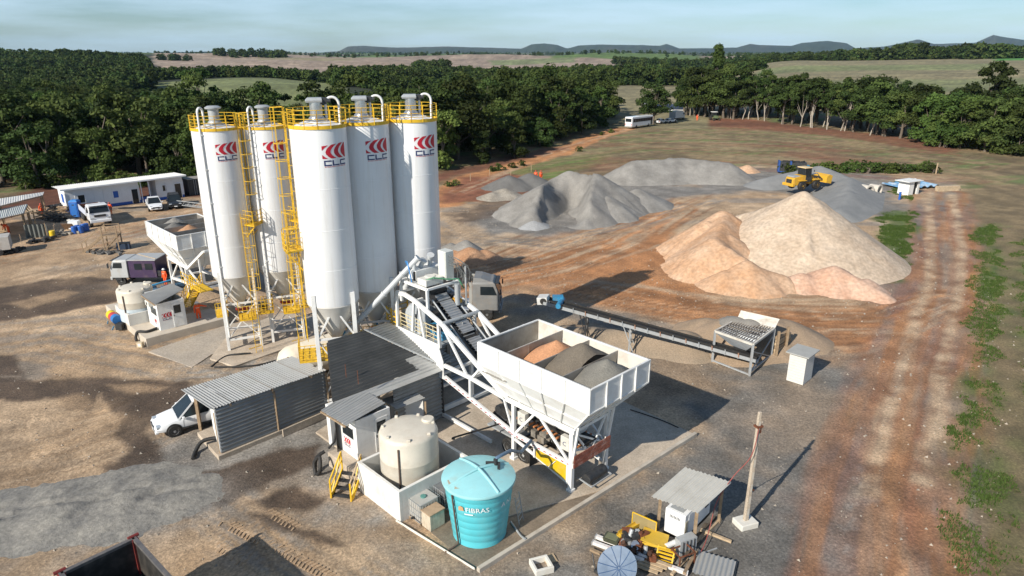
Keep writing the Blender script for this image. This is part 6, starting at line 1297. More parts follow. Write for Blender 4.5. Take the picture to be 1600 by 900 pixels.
for a,b in(((-.6,0),(.6,0)),((.6,0),(.6,1.0)),((.6,1.0),(-.6,1.0)),((-.6,1.0),(-.6,0))): fr.beam((a[0],0,a[1]+.05),(b[0],0,b[1]+.05),.04)
sc('mesh_guard','upright yellow framed mesh guard behind the scrap','guard',(1005,838),0,R(-38),[('frame',fr,YEL),('mesh',MB().box((0,0,.55),(1.15,.008,.95)),mat('mesh_ochre',(.28,.22,.10),.7))])
for k,(px,py,ln,lab) in enumerate([(968,858,2.3,'white and red striped bumper beam, rear one of the pair left of the scrap'),(965,868,2.4,'white and red striped bumper beam, front one of the pair left of the scrap'),(1035,888,2.2,'white and red striped bumper beam lying at the front right of the scrap')]):
    sc('bumper_beam',lab,'beam',(px,py),.22,R(-30),[('beam',MB().box((0,0,0),(ln,.16,.16)),WSTR),('end_cap',MB().box((-ln/2,0,0),(.04,.2,.2)),GREYM)],'striped bumper beams')
rk=random.Random(21)
sc('engine_block','grey engine block among the rusty scrap parts','engine',(988,861),.0,R(10),[('block',MB().box((0,0,.3),(.4,.35,.4)),GREYM),('cylinder',MB().tube((0,0,.3),(.0,-.3,.55),.2,n=14),CHROME),('pulley',MB().tube((.2,0,.3),(.28,0,.3),.18,n=14),RUST)])
for k,(px,py,z,s) in enumerate([(975,850,.1,.5),(985,848,.2,.45),(995,850,.25,.5),(978,860,.0,.45),(1000,863,.1,.45),(1008,872,.05,.4),(1014,878,.0,.4),(1000,855,.3,.4),(970,856,.0,.4),(992,868,.05,.4),(1020,882,.0,.35),(983,854,.35,.4)]):
    mb=MB(); 
    for i in range(3): mb.box((rk.uniform(-.2,.2),rk.uniform(-.2,.2),.15+rk.uniform(0,.2)),(s*rk.uniform(.4,1),s*rk.uniform(.4,1),s*rk.uniform(.3,.8)),Matrix.Rotation(rk.uniform(0,3),3,'Z')@Matrix.Rotation(rk.uniform(-.5,.5),3,'X'))
    sc('rusty_part','rusty brown machine part in the scrap behind the satellite dish','scrap part',(px,py),z,rk.uniform(0,6),[('casting',mb,(RUST,RUSTD,RUST,DARK)[k%4]),('pipe_stub',MB().tube((0,0,.2),(.0,rk.uniform(-.2,.2),.5),.12*s*2,n=12),(RUSTD,RUST,GREYM)[k%3])],'rusty scrap parts')
sc('old_monitor','old dark boxy screen housing at the rear left of the scrap','scrap part',(956,850),.05,R(-30),[('housing',MB().loft([[V(-.3,-.2,0),V(.3,-.2,0),V(.3,.2,0),V(-.3,.2,0)],[V(-.36,-.26,.35),V(.36,-.26,.35),V(.36,.26,.35),V(-.36,.26,.35)]]),mat('housing_olive',(.07,.075,.05),.5)),('face',MB().box((0,0,.36),(.55,.4,.02)),mat('face_olive',(.16,.17,.10),.5))])
dish=thing('satellite_dish','blue grey ribbed satellite dish tipped over in front of the scrap','dish',(*G(966,903)[:2],.5),R(-22)); Md=Matrix.Rotation(R(42),3,'X')@Matrix.Rotation(R(-12),3,'Y')
ob('bowl',MB().lathe([(.01,.0),(.3,.03),(.6,.12),(.85,.25),(.87,.25),(.6,.09),(.3,-.01),(.01,-.03)],36,(0,0,0),Md,False),mat('dish_blue',(.13,.18,.255),.6,0,.15,3,dirt=(.22,.23,.25),dirta=.5),dish,50); rbm=MB()
for k in range(12): a=k*PI/6; rbm.path([Md@V(r*cos(a),r*sin(a),z-.02) for r,z in((.05,.03),(.3,.055),(.6,.145),(.85,.275))],.018,5)
ob('rib',rbm,mat('rib_blue',(.05,.10,.2),.6),dish)
yc=MB()
for i in range(5): yc.beam((-.35,-.25+.12*i,.05+.1*i),(.35,-.25+.12*i,.05+.1*i),.06); 
for x in(-.35,.35): yc.beam((x,-.3,0),(x,.3,.55),.06); yc.beam((x,.3,.55),(x,.3,0),.06)
sc('step_frame','small yellow step frame lying in the scrap below the yellow plate','frame',(1038,878),.0,R(-25),[('frame',yc,YEL),('tread',MB().box((0,.2,.5),(.7,.2,.03)),YEL)])
sc('pressure_cylinder','white cylinder lying right of the yellow plate','cylinder',(1050,862),.45,R(30),[('tube',MB().tube((-.4,0,0),(.4,0,0),.12,n=14),WHITE),('collar',MB().tube((.4,0,0),(.5,0,0),.08,n=12),GREYM)])
sc('metal_stand','rusty metal table frame at the right of the scrap','frame',(1066,878),0,R(25),[('frame',MB().beam((-.4,-.3,.6),(.4,-.3,.6),.05).beam((-.4,.3,.6),(.4,.3,.6),.05).beam((-.4,-.3,.6),(-.4,.3,.6),.05).beam((.4,-.3,.6),(.4,.3,.6),.05),RUST),('leg',MB().beam((-.4,-.3,0),(-.4,-.3,.6),.05).beam((.4,-.3,0),(.4,-.3,.6),.05).beam((.4,.3,0),(.4,.3,.6),.05).beam((-.4,.3,0),(-.4,.3,.6),.05),RUST)])
sc('grey_cabinet','grey finned metal cabinet behind the rusty table frame','cabinet',(1070,862),.0,R(25),[('body',MB().box((0,0,.4),(.9,.4,.8)),GREYM),('fin',MB().box((-.3,-.22,.4),(.03,.05,.7)).box((-.1,-.22,.4),(.03,.05,.7)).box((.1,-.22,.4),(.03,.05,.7)).box((.3,-.22,.4),(.03,.05,.7)),DARK)])
for k,(px,py,ln,rz,lab,m) in enumerate([(1095,842,3.6,R(55),'long dark timber beam lying right of the scrap',WOODD),(1085,850,3.2,R(57),'second dark timber beam alongside the long one',WOODD),(1118,842,1.4,R(-28),'short pale plank lying on the ground near the pole',WOODL),(1095,868,1.8,R(25),'thin pale pipe lying across the timbers',GREYM),(1062,888,1.5,R(50),'reddish board standing out of the front of the scrap',WOODL),(1078,884,1.8,R(60),'brown plank at the front right of the scrap',WOOD),(1000,888,1.4,R(-30),'dark steel bar beside the satellite dish',DARK),(955,876,2.0,R(-30),'brown timber under the striped beams',WOOD)]):
    sc('timber' if m in(WOOD,WOODL,WOODD) else 'bar',lab,'timber' if m in(WOOD,WOODL,WOODD) else 'bar',(px,py),.08+.05*(k%3),rz,[('length',MB().box((0,0,0),(ln,.14 if m!=GREYM else .05,.1 if m!=GREYM else .05),Matrix.Rotation(R(3*(k%3)),3,'Y')),m)])
for k in range(4): sc('pallet_board','pale pallet board in front of the satellite dish','board',(1008+7*k,893-2*k),.15+.05*k,R(-28),[('board',MB().box((0,0,0),(1.1,.16,.04)),WOODL)],'pallet boards')
o=thing('roof_sheet_stack','grey corrugated sheet lying at the bottom edge right of the scrap','sheet',(*G(1115,894)[:2],.25),R(-25)); ob('sheet',MB().corr((-.8,-.7,0),(1,0,0),(0,1,0),1.6,1.5,.2,.035),GALV,o,50); ob('sheet',MB().corr((-.75,-.6,-.1),(1,0,0),(0,1,0),1.6,1.5,.2,.035),GALVW,o,50)
sc('small_tripod','small dark lamp lying on the gravel left of the dish','lamp',(930,893),0,0,[('stem',MB().tube((0,0,.05),(-.1,.4,.6),.03),DARK),('lamp_head',MB().tube((0,0,.05),(.15,-.2,.08),.1),DARK)])
# ---------------------------------------------------------------- vehicles
def prism_x(mb,prof,y0,y1):
    n=len(prof); mb.add([V(x,y0,z) for x,z in prof]+[V(x,y1,z) for x,z in prof],[tuple(range(n-1,-1,-1)),tuple(range(n,2*n))]+[(i,(i+1)%n,n+(i+1)%n,n+i) for i in range(n)]); return mb
def car(label,p,rz,paint,L=4.9,W=1.85,H=1.75,pickup=False,z=0,group=None,name='parked_car',wagon=False):
    "x forward; sections lofted along the length"
    o=thing(name,label,'car',flat(p,z),rz,group); k=L/4.9
    st=[(-2.45,.82,.50,.86,.62),(-2.38,.90,.40,1.0,.7),(-1.6,.925,.36,1.04,.8),(-.6,.925,.34,1.03,.8),(.4,.925,.34,1.02,.8),(1.0,.92,.36,1.0,.78),(1.5,.91,.38,.93,.74),(2.05,.88,.42,.83,.66),(2.35,.78,.46,.74,.5),(2.45,.66,.52,.66,.42)]
    rings=[]
    for x,w,zb,zt_,wt in st:
        w*=W/1.85; wt_=w*.93
        rings.append([V(x*k,-w*.92,zb),V(x*k,-w,zb+.14),V(x*k,-w,zt_-.16),V(x*k,-wt_,zt_),V(x*k,0,zt_+.035),V(x*k,wt_,zt_),V(x*k,w,zt_-.16),V(x*k,w,zb+.14),V(x*k,w*.92,zb)])
    body=ob('body',MB().loft(rings),paint,o,38,bev=0)
    # cabin: glass house with roof and pillars
    xb=-.65 if pickup else -2.2; xr=-.35 if pickup else -1.75; xf,xfr=1.22,.30; zr=H; wb,wr=.86*W/1.85,.66*W/1.85; zb=1.0
    ob('glasshouse',MB().loft([[V(xb*k,-wb,zb),V(xf*k,-wb,zb),V(xf*k,wb,zb),V(xb*k,wb,zb)],[V(xr*k,-wr,zr-.06),V(xfr*k,-wr,zr-.06),V(xfr*k,wr,zr-.06),V(xr*k,wr,zr-.06)]]),GLASS,o)
    ob('roof',MB().loft([[V((xr-.03)*k,-wr-.02,zr-.08),V((xfr+.05)*k,-wr-.02,zr-.08),V((xfr+.05)*k,wr+.02,zr-.08),V((xr-.03)*k,wr+.02,zr-.08)],[V(xr*k,-wr+.06,zr),V((xfr-.1)*k,-wr+.06,zr),V((xfr-.1)*k,wr-.06,zr),V(xr*k,wr-.06,zr)]]),paint,o,bev=.02)
    for s in(-1,1):
        pm=MB()
        for (x0,x1,wd) in((xf,xfr,.09),(xb,xr,.16),((xb+xf)/2+.05,(xr+xfr)/2,.09))+(() if pickup else ((-1.35,-1.2,.1),)): pm.beam((x0*k,s*(wb+.004),zb-.02),(x1*k,s*(wr+.008),zr-.05),.04,wd,(1,0,0))
        ob('pillar',pm,paint,o)
        ob('mirror',MB().box((.95*k,s*(W/2+.09),1.08),(.14,.2,.16)),paint,o,bev=.03)
        ob('headlight',MB().box((2.22*k,s*.62*W/1.85,.74),(.28,.36,.15)),mat('headlight_glass',(.55,.60,.64),.1,.3),o,bev=.03); ob('tail_light',MB().box((-2.42*k,s*.78*W/1.85,.85),(.1,.2,.26)),mat('tail_red',(.4,.02,.02),.3),o)
        for x in(-.35,.75): ob('door_handle',MB().box((x*k-.25,s*(W/2+.004),.88),(.18,.02,.035)),paint,o)
        ob('sill_strip',MB().box((-.1*k,s*(W/2-.005),.42),(2.5*k,.04,.10)),DARK,o)
        for x in(1.5,-1.45):
            ob('wheel_arch',MB().tube((x*k,s*(W/2-.20),.40),(x*k,s*(W/2+.012),.40),.43,n=20),BLACK,o,40); wheel(o,(x*k,s*(W/2-.085),.37),(0,1,0),.38,.25,mat('alloy',(.62,.63,.65),.35,.2))
        ob('door_seam',MB().box((.98*k,s*(W/2+.003),.68),(.012,.006,.5)).box((.12*k,s*(W/2+.003),.68),(.012,.006,.5)).box((-.8*k,s*(W/2+.003),.68),(.012,.006,.5)),DARK,o)
    ob('grille',MB().box((2.42*k,0,.66),(.1,.8,.10)).box((2.40*k,0,.50),(.12,1.1,.10)),DARK,o); ob('bumper',MB().box((2.36*k,0,.42),(.2,1.5,.14)),paint,o,bev=.04); ob('plate',MB().box((2.47*k,0,.45),(.01,.4,.12)),WHITEP,o)
    if pickup: ob('load_bed',MB().bb((-2.3*k,-.72,1.035),(-.75*k,.72,1.075)),DARK,o); ob('roll_bar',MB().path([(-.8*k,-.7,1.0),(-.85*k,-.62,1.5),(-.85*k,.62,1.5),(-.8*k,.7,1.0)],.035),DARK,o)
    else: ob('roof_rail',MB().tube((-1.5*k,-wr+.03,zr+.02),(.2*k,-wr+.03,zr+.02),.025).tube((-1.5*k,wr-.03,zr+.02),(.2*k,wr-.03,zr+.02),.025),DARK,o)
    return o
car('white sport utility car nosing out of the low car shed',(-18.75,36.2),math.atan2(-.58,-.81),CARW,5.0,1.9,1.82)
pc=G(242,326); car('white pickup parked in front of the white building',pc,R(-58),CARW,5.2,1.85,1.75,True)
pc=G(274,322); car('black pickup parked at the right end of the white building',pc,R(-62),mat('black_paint',(.02,.022,.025),.25),5.0,1.85,1.75)
def truck_cab(o,paint,x0,L,W,H,z0,dark=.0):
    "cab with windscreen facing +x"
    x1=x0+L; w=W/2
    ob('cab',MB().loft([[V(x0,-w,z0),V(x1,-w,z0),V(x1,w,z0),V(x0,w,z0)],[V(x0,-w,z0+H*.52),V(x1+.02,-w,z0+H*.5),V(x1+.02,w,z0+H*.5),V(x0,w,z0+H*.52)],[V(x0,-w*.96,z0+H*.93),V(x1-L*.17,-w*.94,z0+H*.93),V(x1-L*.17,w*.94,z0+H*.93),V(x0,w*.96,z0+H*.93)],[V(x0+.08,-w*.86,z0+H),V(x1-L*.26,-w*.84,z0+H),V(x1-L*.26,w*.84,z0+H),V(x0+.08,w*.86,z0+H)]]),paint,o,30,bev=.04)
    a=V(x1+.035,0,z0+H*.53);b=V(x1-L*.15+.02,0,z0+H*.88)
    ob('windscreen',MB().plate([a+V(0,-w*.9,0),a+V(0,w*.9,0),b+V(0,w*.86,0),b+V(0,-w*.86,0)],.03),GLASS,o)
    for s in(-1,1):
        ob('side_window',MB().plate([V(x1-.22,s*(w+.006),z0+H*.55),V(x1-L*.7,s*(w+.006),z0+H*.55),V(x1-L*.7,s*(w*.975+.006),z0+H*.84),V(x1-L*.24,s*(w*.975+.006),z0+H*.84)],.02),GLASS,o); ob('mirror',MB().box((x1+.08,s*(w+.16),z0+H*.7),(.1,.14,.42)).beam((x1,s*w,z0+H*.85),(x1+.08,s*(w+.16),z0+H*.85),.04),DARK,o); ob('headlight',MB().box((x1+.03,s*w*.78,z0+H*.16),(.06,.34,.2)),mat('headlight_glass',(.55,.6,.64),.1),o); ob('door_step',MB().box((x1-L*.4,s*(w+.02),z0-.1),(.6,.1,.25)),DARK,o)
    ob('grille',MB().box((x1+.03,0,z0+H*.32),(.05,w*1.1,H*.14)),DARK,o); ob('bumper',MB().box((x1+.04,0,z0-.05),(.22,W,.34)),paint,o,bev=.05)
    ob('sun_visor',MB().box((x1-L*.1,0,z0+H*.94),(.3,W*.85,.05)),DARK,o)
def truck(label,p,rz,paint,kind,group=None,z=0):
    o=thing('truck',label,'truck',flat(p,z),rz,group)
    if kind=='tipper':
        truck_cab(o,paint,1.3,1.9,2.4,1.95,.85); ob('chassis',MB().bb((-4.0,-.4,.7),(2.9,.4,.95)),DARK,o)
        bd=thing_child('tipper_body',o); ob('floor',MB().bb((-4.0,-1.2,1.15),(1.0,1.2,1.25)),paint,bd)
        for s in(-1,1): ob('side_board',MB().bb((-4.0,s*1.2-.04,1.25),(1.0,s*1.2+.04,1.95)),paint,bd)
        ob('front_board',MB().bb((.95,-1.2,1.25),(1.03,1.2,2.3)),paint,bd); ob('tail_board',MB().bb((-4.04,-1.2,1.25),(-3.96,1.2,1.9)),RUST,bd); ob('load',MB().box((-1.6,.2,1.6),(3.6,1.2,.5)).box((-.4,-.3,1.9),(.9,.7,.5)),DARK,bd)
        for x in(2.35,-2.2,-3.2):
            for s in(-1,1): wheel(o,(x,s*1.02,.5),(0,1,0),.5,.34,GREYM)
    if kind=='tractor':
        truck_cab(o,paint,1.0,2.25,2.45,2.45,.9); ob('fairing',MB().loft([[V(1.1,-1.08,3.3),V(2.6,-1.0,3.3),V(2.6,1.0,3.3),V(1.1,1.08,3.3)],[V(1.1,-1.0,3.62),V(1.7,-.95,3.6),V(1.7,.95,3.6),V(1.1,1.0,3.62)]]),paint,o,bev=.05); ob('air_deflector',MB().bb((.75,-1.2,.95),(.98,-1.12,3.3)).bb((.75,1.12,.95),(.98,1.2,3.3)),mat('deflector_grey',(.33,.33,.31),.5,0,.08,2,dirt=DUST,dirta=.5),o); ob('exhaust_stack',MB().tube((.6,.9,1.0),(.6,.9,3.3),.09),DARK,o); ob('chassis',MB().bb((-3.2,-.45,.75),(2.8,.45,1.0)),DARK,o); ob('fuel_tank',MB().tube((-.9,1.05,.8),(.7,1.05,.8),.33,n=16).tube((-.9,-1.05,.8),(.7,-1.05,.8),.33,n=16),CHROME,o,40)
        for s in(-1,1): ob('mudguard',MB().path([(-2.3+.62*cos(t),s*1.0,.55+.62*sin(t)) for t in [PI*i/8 for i in range(9)]],.07,4),WHITE,o)
        for x in(2.2,-2.3):
            for s in(-1,1): wheel(o,(x,s*1.05,.52),(0,1,0),.52,.36,GREYM)
    if kind=='crew':
        truck_cab(o,mat('grey_cab',(.42,.43,.43),.4,0,.05,2,dirt=DUST,dirta=.5),1.5,1.6,2.3,1.75,.8); cw=thing_child('crew_box',o); ob('box',MB().bb((-1.2,-1.15,.8),(1.35,1.15,2.5)),paint,cw,bev=.04); ob('box_roof',MB().bb((-1.25,-1.2,2.5),(1.4,1.2,2.58)),mat('grey_cab',(.4,.4,.4)),cw)
        for s in(-1,1):
            for x in(.45,-.55): ob('window',MB().bb((x-.35,s*1.16-.015,1.6),(x+.35,s*1.16+.015,2.2)),GLASS,cw); 
        ob('chassis',MB().bb((-4.2,-.4,.65),(2.9,.4,.85)),DARK,o); ob('flat_bed',MB().bb((-4.4,-1.15,.95),(-1.3,1.15,1.1)).bb((-4.4,-1.15,1.1),(-1.3,-1.08,1.5)).bb((-4.4,1.08,1.1),(-1.3,1.15,1.5)),DARK,o); ob('roof_pole',MB().tube((-1.2,.9,2.6),(1.2,-.6,2.62),.03),WOODL,o)
        for x in(2.3,-2.9):
            for s in(-1,1): wheel(o,(x,s*.95,.45),(0,1,0),.45,.3,GREYM)
    if kind=='lorry':
        truck_cab(o,paint,4.2,2.0,2.5,2.8,.95); ob('chassis',MB().bb((-8,-.45,.8),(5.5,.45,1.05)),DARK,o); tk=ob('tank_body',MB().lathe([(.1,-8.5),(.95,-8.4),(1.12,-8.1),(1.12,2.6),(.95,2.9),(.1,3.0)],24,(0,0,2.3),Matrix.Rotation(R(90),3,'Y')),mat('tanker_navy',(.05,.07,.13),.3),o,40); ob('tank_skirt',MB().bb((-8.3,-1.2,1.25),(2.7,1.2,1.55)),WHITE,tk)
        for x in(5.2,.8,-.4,-6,-7.2):
            for s in(-1,1): wheel(o,(x,s*1.05,.5),(0,1,0),.5,.34,GREYM)
    if kind=='box':
        truck_cab(o,paint,1.6,1.7,2.3,1.9,.8); ob('cargo_box',MB().bb((-3.2,-1.2,.95),(1.4,1.2,3.2)),paint,o,bev=.03); ob('chassis',MB().bb((-3.2,-.4,.6),(3,.4,.9)),DARK,o); ob('rear_door',MB().bb((-3.23,-1.1,1.05),(-3.205,1.1,3.1)),GREYM,o)
        for x in(2.5,-2.2):
            for s in(-1,1): wheel(o,(x,s*1.0,.45),(0,1,0),.45,.3,GREYM)
    return o
g=G(165,352); truck('white tipper truck parked in front of the white building',g+V(-2.0,1.6,0),R(-50),CARW,'tipper')
truck('grey tractor lorry parked behind the white truss',(-4.2,54.0),R(-3),mat('lorry_grey',(.20,.20,.195),.45,0,.1,2,dirt=DUST,dirta=.5),'tractor')
g=G(225,448); truck('old crew truck with grey cab and purple box behind the left tank',(-34.9,62.8),R(181),mat('purple_paint',(.055,.034,.080),.4,0,.1,2,dirt=DUST,dirta=.4),'crew')
g=G(1005,178); truck('white tanker lorry on the far road behind the lone tree',g+V(6,0,0),R(180),CARW,'lorry')
g=G(1052,190); truck('white box truck parked behind the bus',g+V(2,4,0),R(50),CARW,'box')
g=G(1033,193); car('white car parked just behind the bus',g,R(45),CARW,4.2,1.75,1.5,name='parked_car')
g=G(1048,192); car('white car in front of the box truck near the lone tree',g,R(35),CARW,4.2,1.75,1.5,name='parked_car')
# bus
g=G(998,199); o=thing('bus','white bus with dark window band on the earth road','bus',flat(g,.2),R(47))
ob('body',MB().bb((-5.6,-1.25,.35),(5.6,1.25,3.15)),CARW,o,bev=.15)
for s in(-1,1):
    for i in range(8): ob('window',MB().bb((-5.0+1.3*i,s*1.26-.012,1.65),(-3.78+1.3*i,s*1.26+.012,2.6)),GLASS,o)
    for x in(-3.2,3.4): wheel(o,(x,s*1.1,.48),(0,1,0),.48,.3,GREYM)
ob('rear_window',MB().bb((-5.615,-1.0,1.75),(-5.59,1.0,2.7)),GLASS,o); ob('windscreen',MB().bb((5.59,-1.1,1.3),(5.615,1.1,2.8)),GLASS,o); ob('bumper',MB().bb((-5.7,-1.2,.3),(-5.5,1.2,.65)),GREYM,o); ob('door',MB().bb((4.4,-1.272,.4),(5.2,-1.252,2.5)),GLASS,o); ob('roof_hatch',MB().bb((-1,-.5,3.15),(0,.5,3.22)),GREYM,o)
for s in(-1,1): ob('tail_light',MB().bb((-5.63,s*1.05-.08,.8),(-5.6,s*1.05+.08,1.3)),mat('tail_red',(.4,.02,.02),.3),o)
# tipper body of the truck at the lower left corner
c0,c1,c2=V(-14.83,22.15,2.95),V(-16.67,20.47,2.95),V(-12.56,20.14,2.95); ax=(c2-c0).normalized(); ay=(c1-c0).normalized(); ay=(ay-ax*ay.dot(ax)).normalized()
o=thing('tipper_truck','dark empty tipper body of a truck cut by the lower left corner','truck',flat(c0,0),math.atan2(ax.y,ax.x)); W_=2.55; Lb=6.0
bd=thing_child('tipper_body',o); DK=mat('tipper_inside',(.05,.048,.045),.5,.3,.5,1.5,dirt=(.16,.13,.1),dirta=.6,dscale=1.5); DKR=mat('tipper_red',(.20,.03,.025),.5,0,.2,2,dirt=(.08,.07,.06),dirta=.7)
sg=-1 if ay.cross(ax).z>0 else 1
sg=1 if (Matrix.Rotation(-math.atan2(ax.y,ax.x),3,'Z')@ay).y>0 else -1
ob('tail_board',MB().bb((-.05,0,1.35),(.05,sg*W_,2.95)),DK,bd); ob('floor',MB().bb((.05,0,1.3),(Lb,sg*W_,1.38)),DK,bd)
for yy in(0,sg*W_): ob('side_board',MB().bb((.05,yy-.04,1.38),(Lb,yy+.04,2.9)),DK,bd); ob('top_rail',MB().bb((-.05,yy-.08,2.9),(Lb,yy+.08,3.02)),mat('worn_rail',(.16,.15,.145),.5,.3,.3,3,dirt=DUST,dirta=.5),bd)
ob('tail_rail',MB().bb((-.09,0,2.9),(.09,sg*W_,3.02)),mat('worn_rail',(.16,.15,.145)),bd); 
for yy in(0,sg*W_): ob('corner_post',MB().bb((-.12,yy-.12,1.3),(.14,yy+.12,3.0)),DKR,bd); ob('hinge',MB().tube((-.1,yy-.2,3.02),(-.1,yy+.2,3.02),.07),DKR,bd)
ob('chassis',MB().bb((.4,sg*W_*.33,.75),(8,sg*W_*.66,1.25)),DARK,o)
for x in(1.3,2.6,6.8):
    for yy in(sg*.25,sg*(W_-.25)): wheel(o,(x,yy,.5),(0,1,0),.5,.34,GREYM)
# wheel loader on the gravel
g=G(1258,304); o=thing('wheel_loader','yellow wheel loader working on the bluish gravel heap','loader',flat(g,.75)+V(0,1.,0),R(24)); LY=mat('loader_yellow',(.62,.35,.03),.45,0,.08,2,dirt=DUST,dirta=.4)
for x,s in((-1.45,-1),(-1.45,1),(1.5,-1),(1.5,1)): wheel(o,(x,s*1.0,.72),(0,1,0),.72,.55,LY)
ob('rear_body',MB().loft([[V(x,-y,z0),V(x,y,z0),V(x,y,z1),V(x,-y,z1)] for x,y,z0,z1 in((-3.2,.75,.95,1.7),(-2.9,.85,.8,2.0),(-1.2,.85,.8,2.25),(-.6,.8,.85,2.25))]),LY,o,bev=.05); ob('counterweight',MB().bb((-3.45,-1.1,.7),(-2.9,1.1,1.15)),LY,o,bev=.06); ob('engine_grille',MB().bb((-3.24,-.55,1.1),(-3.2,.55,1.75)),DARK,o); ob('engine_top',MB().bb((-3.0,-.7,2.02),(-1.2,.7,2.2)),GREYM,o,bev=.06)
ob('cab',MB().loft([[V(-.75,-.75,2.0),V(.55,-.75,2.0),V(.55,.75,2.0),V(-.75,.75,2.0)],[V(-.7,-.7,3.3),V(.4,-.7,3.3),V(.4,.7,3.3),V(-.7,.7,3.3)]]),GLASS,o); ob('cab_roof',MB().bb((-.95,-.85,3.3),(.6,.85,3.45)),mat('loader_roof',(.66,.50,.28),.5),o,bev=.05); ob('cab_base',MB().bb((-.8,-.8,1.2),(.6,.8,2.0)),DARK,o)
pm=MB()
for x in(-.72,.5):
    for s in(-1,1): pm.beam((x,s*.74,2.0),(x-.08,s*.7,3.3),.09)
ob('cab_pillar',pm,DARK,o); ob('front_frame',MB().bb((.6,-.5,.75),(2.3,.5,1.6)).bb((.9,-.35,1.6),(1.6,.35,2.1)),LY,o,bev=.04); ob('mudguard',MB().bb((-2.2,-1.3,1.5),(-.8,-.75,1.58)).bb((-2.2,.75,1.5),(-.8,1.3,1.58)).bb((.8,-1.3,1.5),(2.2,-.75,1.58)).bb((.8,.75,1.5),(2.2,1.3,1.58)),LY,o)
for s in(-1,1): ob('lift_arm',MB().beam((1.2,s*.55,2.0),(2.5,s*.55,1.75),.14,.3).beam((2.5,s*.55,1.75),(3.3,s*.55,1.2),.14,.28),DARK,o)
ob('hydraulic_ram',MB().tube((1.0,0,2.1),(2.6,0,2.25),.09).tube((2.6,0,2.25),(3.2,0,1.7),.07),CHROME,o); bk=[(3.2,.9),(3.3,1.9),(3.9,2.15),(4.5,1.9),(4.3,1.82),(3.9,2.0),(3.42,1.8),(3.36,1.05),(4.2,.8),(4.3,.7)]
ob('bucket',prism_x(MB(),bk,-1.4,1.4),LY,o); 
for s in(-1,1): ob('bucket_cheek',MB().plate([V(x,s*1.4,z) for x,z in((3.2,.9),(3.3,1.9),(3.9,2.15),(4.4,1.85),(4.25,.75))],.04),LY,o)
for s in(-1,1): ob('cab_mirror',MB().box((.75,s*1.0,2.9),(.06,.12,.3)),DARK,o)
# ---------------------------------------------------------------- site building on the left
P0=V(-61.8,93.4,0); bu=V(.727,.687,0); bn=V(-.687,.727,0); brz=math.atan2(bu.y,bu.x)
o=thing('site_building','long low white site building with blue base band and pale roof','building',P0,brz)
WB=mat('site_white',(.74,.75,.77),.7,0,.04,1,dirt=(.5,.45,.4),dirta=.4,dscale=.7); BB=mat('site_blue',(.02,.10,.40),.6)
def block(x0,x1,d=4.2,h=3.1):
    for a,b in(((x0,0),(x1,.12)),((x0,d-.12),(x1,d)),((x0,.12),(x0+.12,d-.12)),((x1-.12,.12),(x1,d-.12))): ob('wall',MB().bb((*a,.0),(*b,h)),WB,o)
    ob('base_band',MB().bb((x0-.015,-.015,0),(x1+.015,d+.015,.42)),BB,o)
    n=max(2,int((x1-x0)/1.15))
    for i in range(n+1): x=x0+(x1-x0)*i/n; ob('pilaster',MB().bb((x-.05,-.05,.42),(x+.05,-.001,h-.5)),WB,o)
block(0,9.4); block(11.8,15.6)
for x,wd,z0,z1,m,nm in((1.9,.9,1.1,2.2,GLASS,'window'),(6.2,.85,1.2,2.2,BB,'window'),(8.75,.9,.05,2.15,GLASS,'door'),(14.8,.95,.05,2.2,GLASS,'door'),(12.9,.6,1.3,2.2,GLASS,'window')):
    q=ob(nm,MB().bb((x-wd/2,-.04,z0),(x+wd/2,-.016,z1)),m,o); ob('frame',MB().beam((x-wd/2,-.04,z0),(x-wd/2,-.04,z1),.09).beam((x+wd/2,-.04,z0),(x+wd/2,-.04,z1),.09).beam((x-wd/2,-.04,z1),(x+wd/2,-.04,z1),.09),WB,q)
q=ob('window',MB().bb((-.04,1.2,1.1),(-.016,2.4,2.3)),BB,o)
sheets(o,'roof_sheet',V(-.6,-.9,3.32),V(-.6,4.6,3.05),V(16.0,-.9,3.45),V(16.0,4.6,3.15),8,mat('roof_white',(.70,.69,.66),.6,0,.05,1,dirt=(.5,.44,.36),dirta=.4),.25,.03)
ob('eave_board',MB().beam((-.6,-.92,3.24),(16.0,-.92,3.37),.04,.2),WB,o)
for x in(9.6,10.7): ob('post',MB().beam((x,-.4,0),(x,-.4,3.3),.1),WB,o)
ob('gap_counter',MB().bb((9.5,.1,0),(11.7,.25,.75)),BB,o)
o=thing('shipping_container','dark grey shipping container right of the white building','container',P0+bu*16.4+bn*.2,brz); ob('shell',MB().corr((0,0,0),(1,0,0),(0,0,1),3.2,2.5,.28,.03).corr((0,2.4,0),(1,0,0),(0,0,1),3.2,2.5,.28,.03),DARK,o,40); ob('end_wall',MB().bb((0,.03,0),(.05,2.37,2.5)).bb((3.15,.03,0),(3.2,2.37,2.5)),DARK,o); ob('roof',MB().bb((-.05,-.05,2.5),(3.25,2.45,2.58)),mat('container_roof',(.30,.28,.25),.7,0,.15,2),o); lb_=MB()
for x in(.9,1.2,1.7,2.0): lb_.tube((x,-.06,.1),(x,-.06,2.4),.03,n=6)
ob('lock_bar',lb_,GREYM,o)
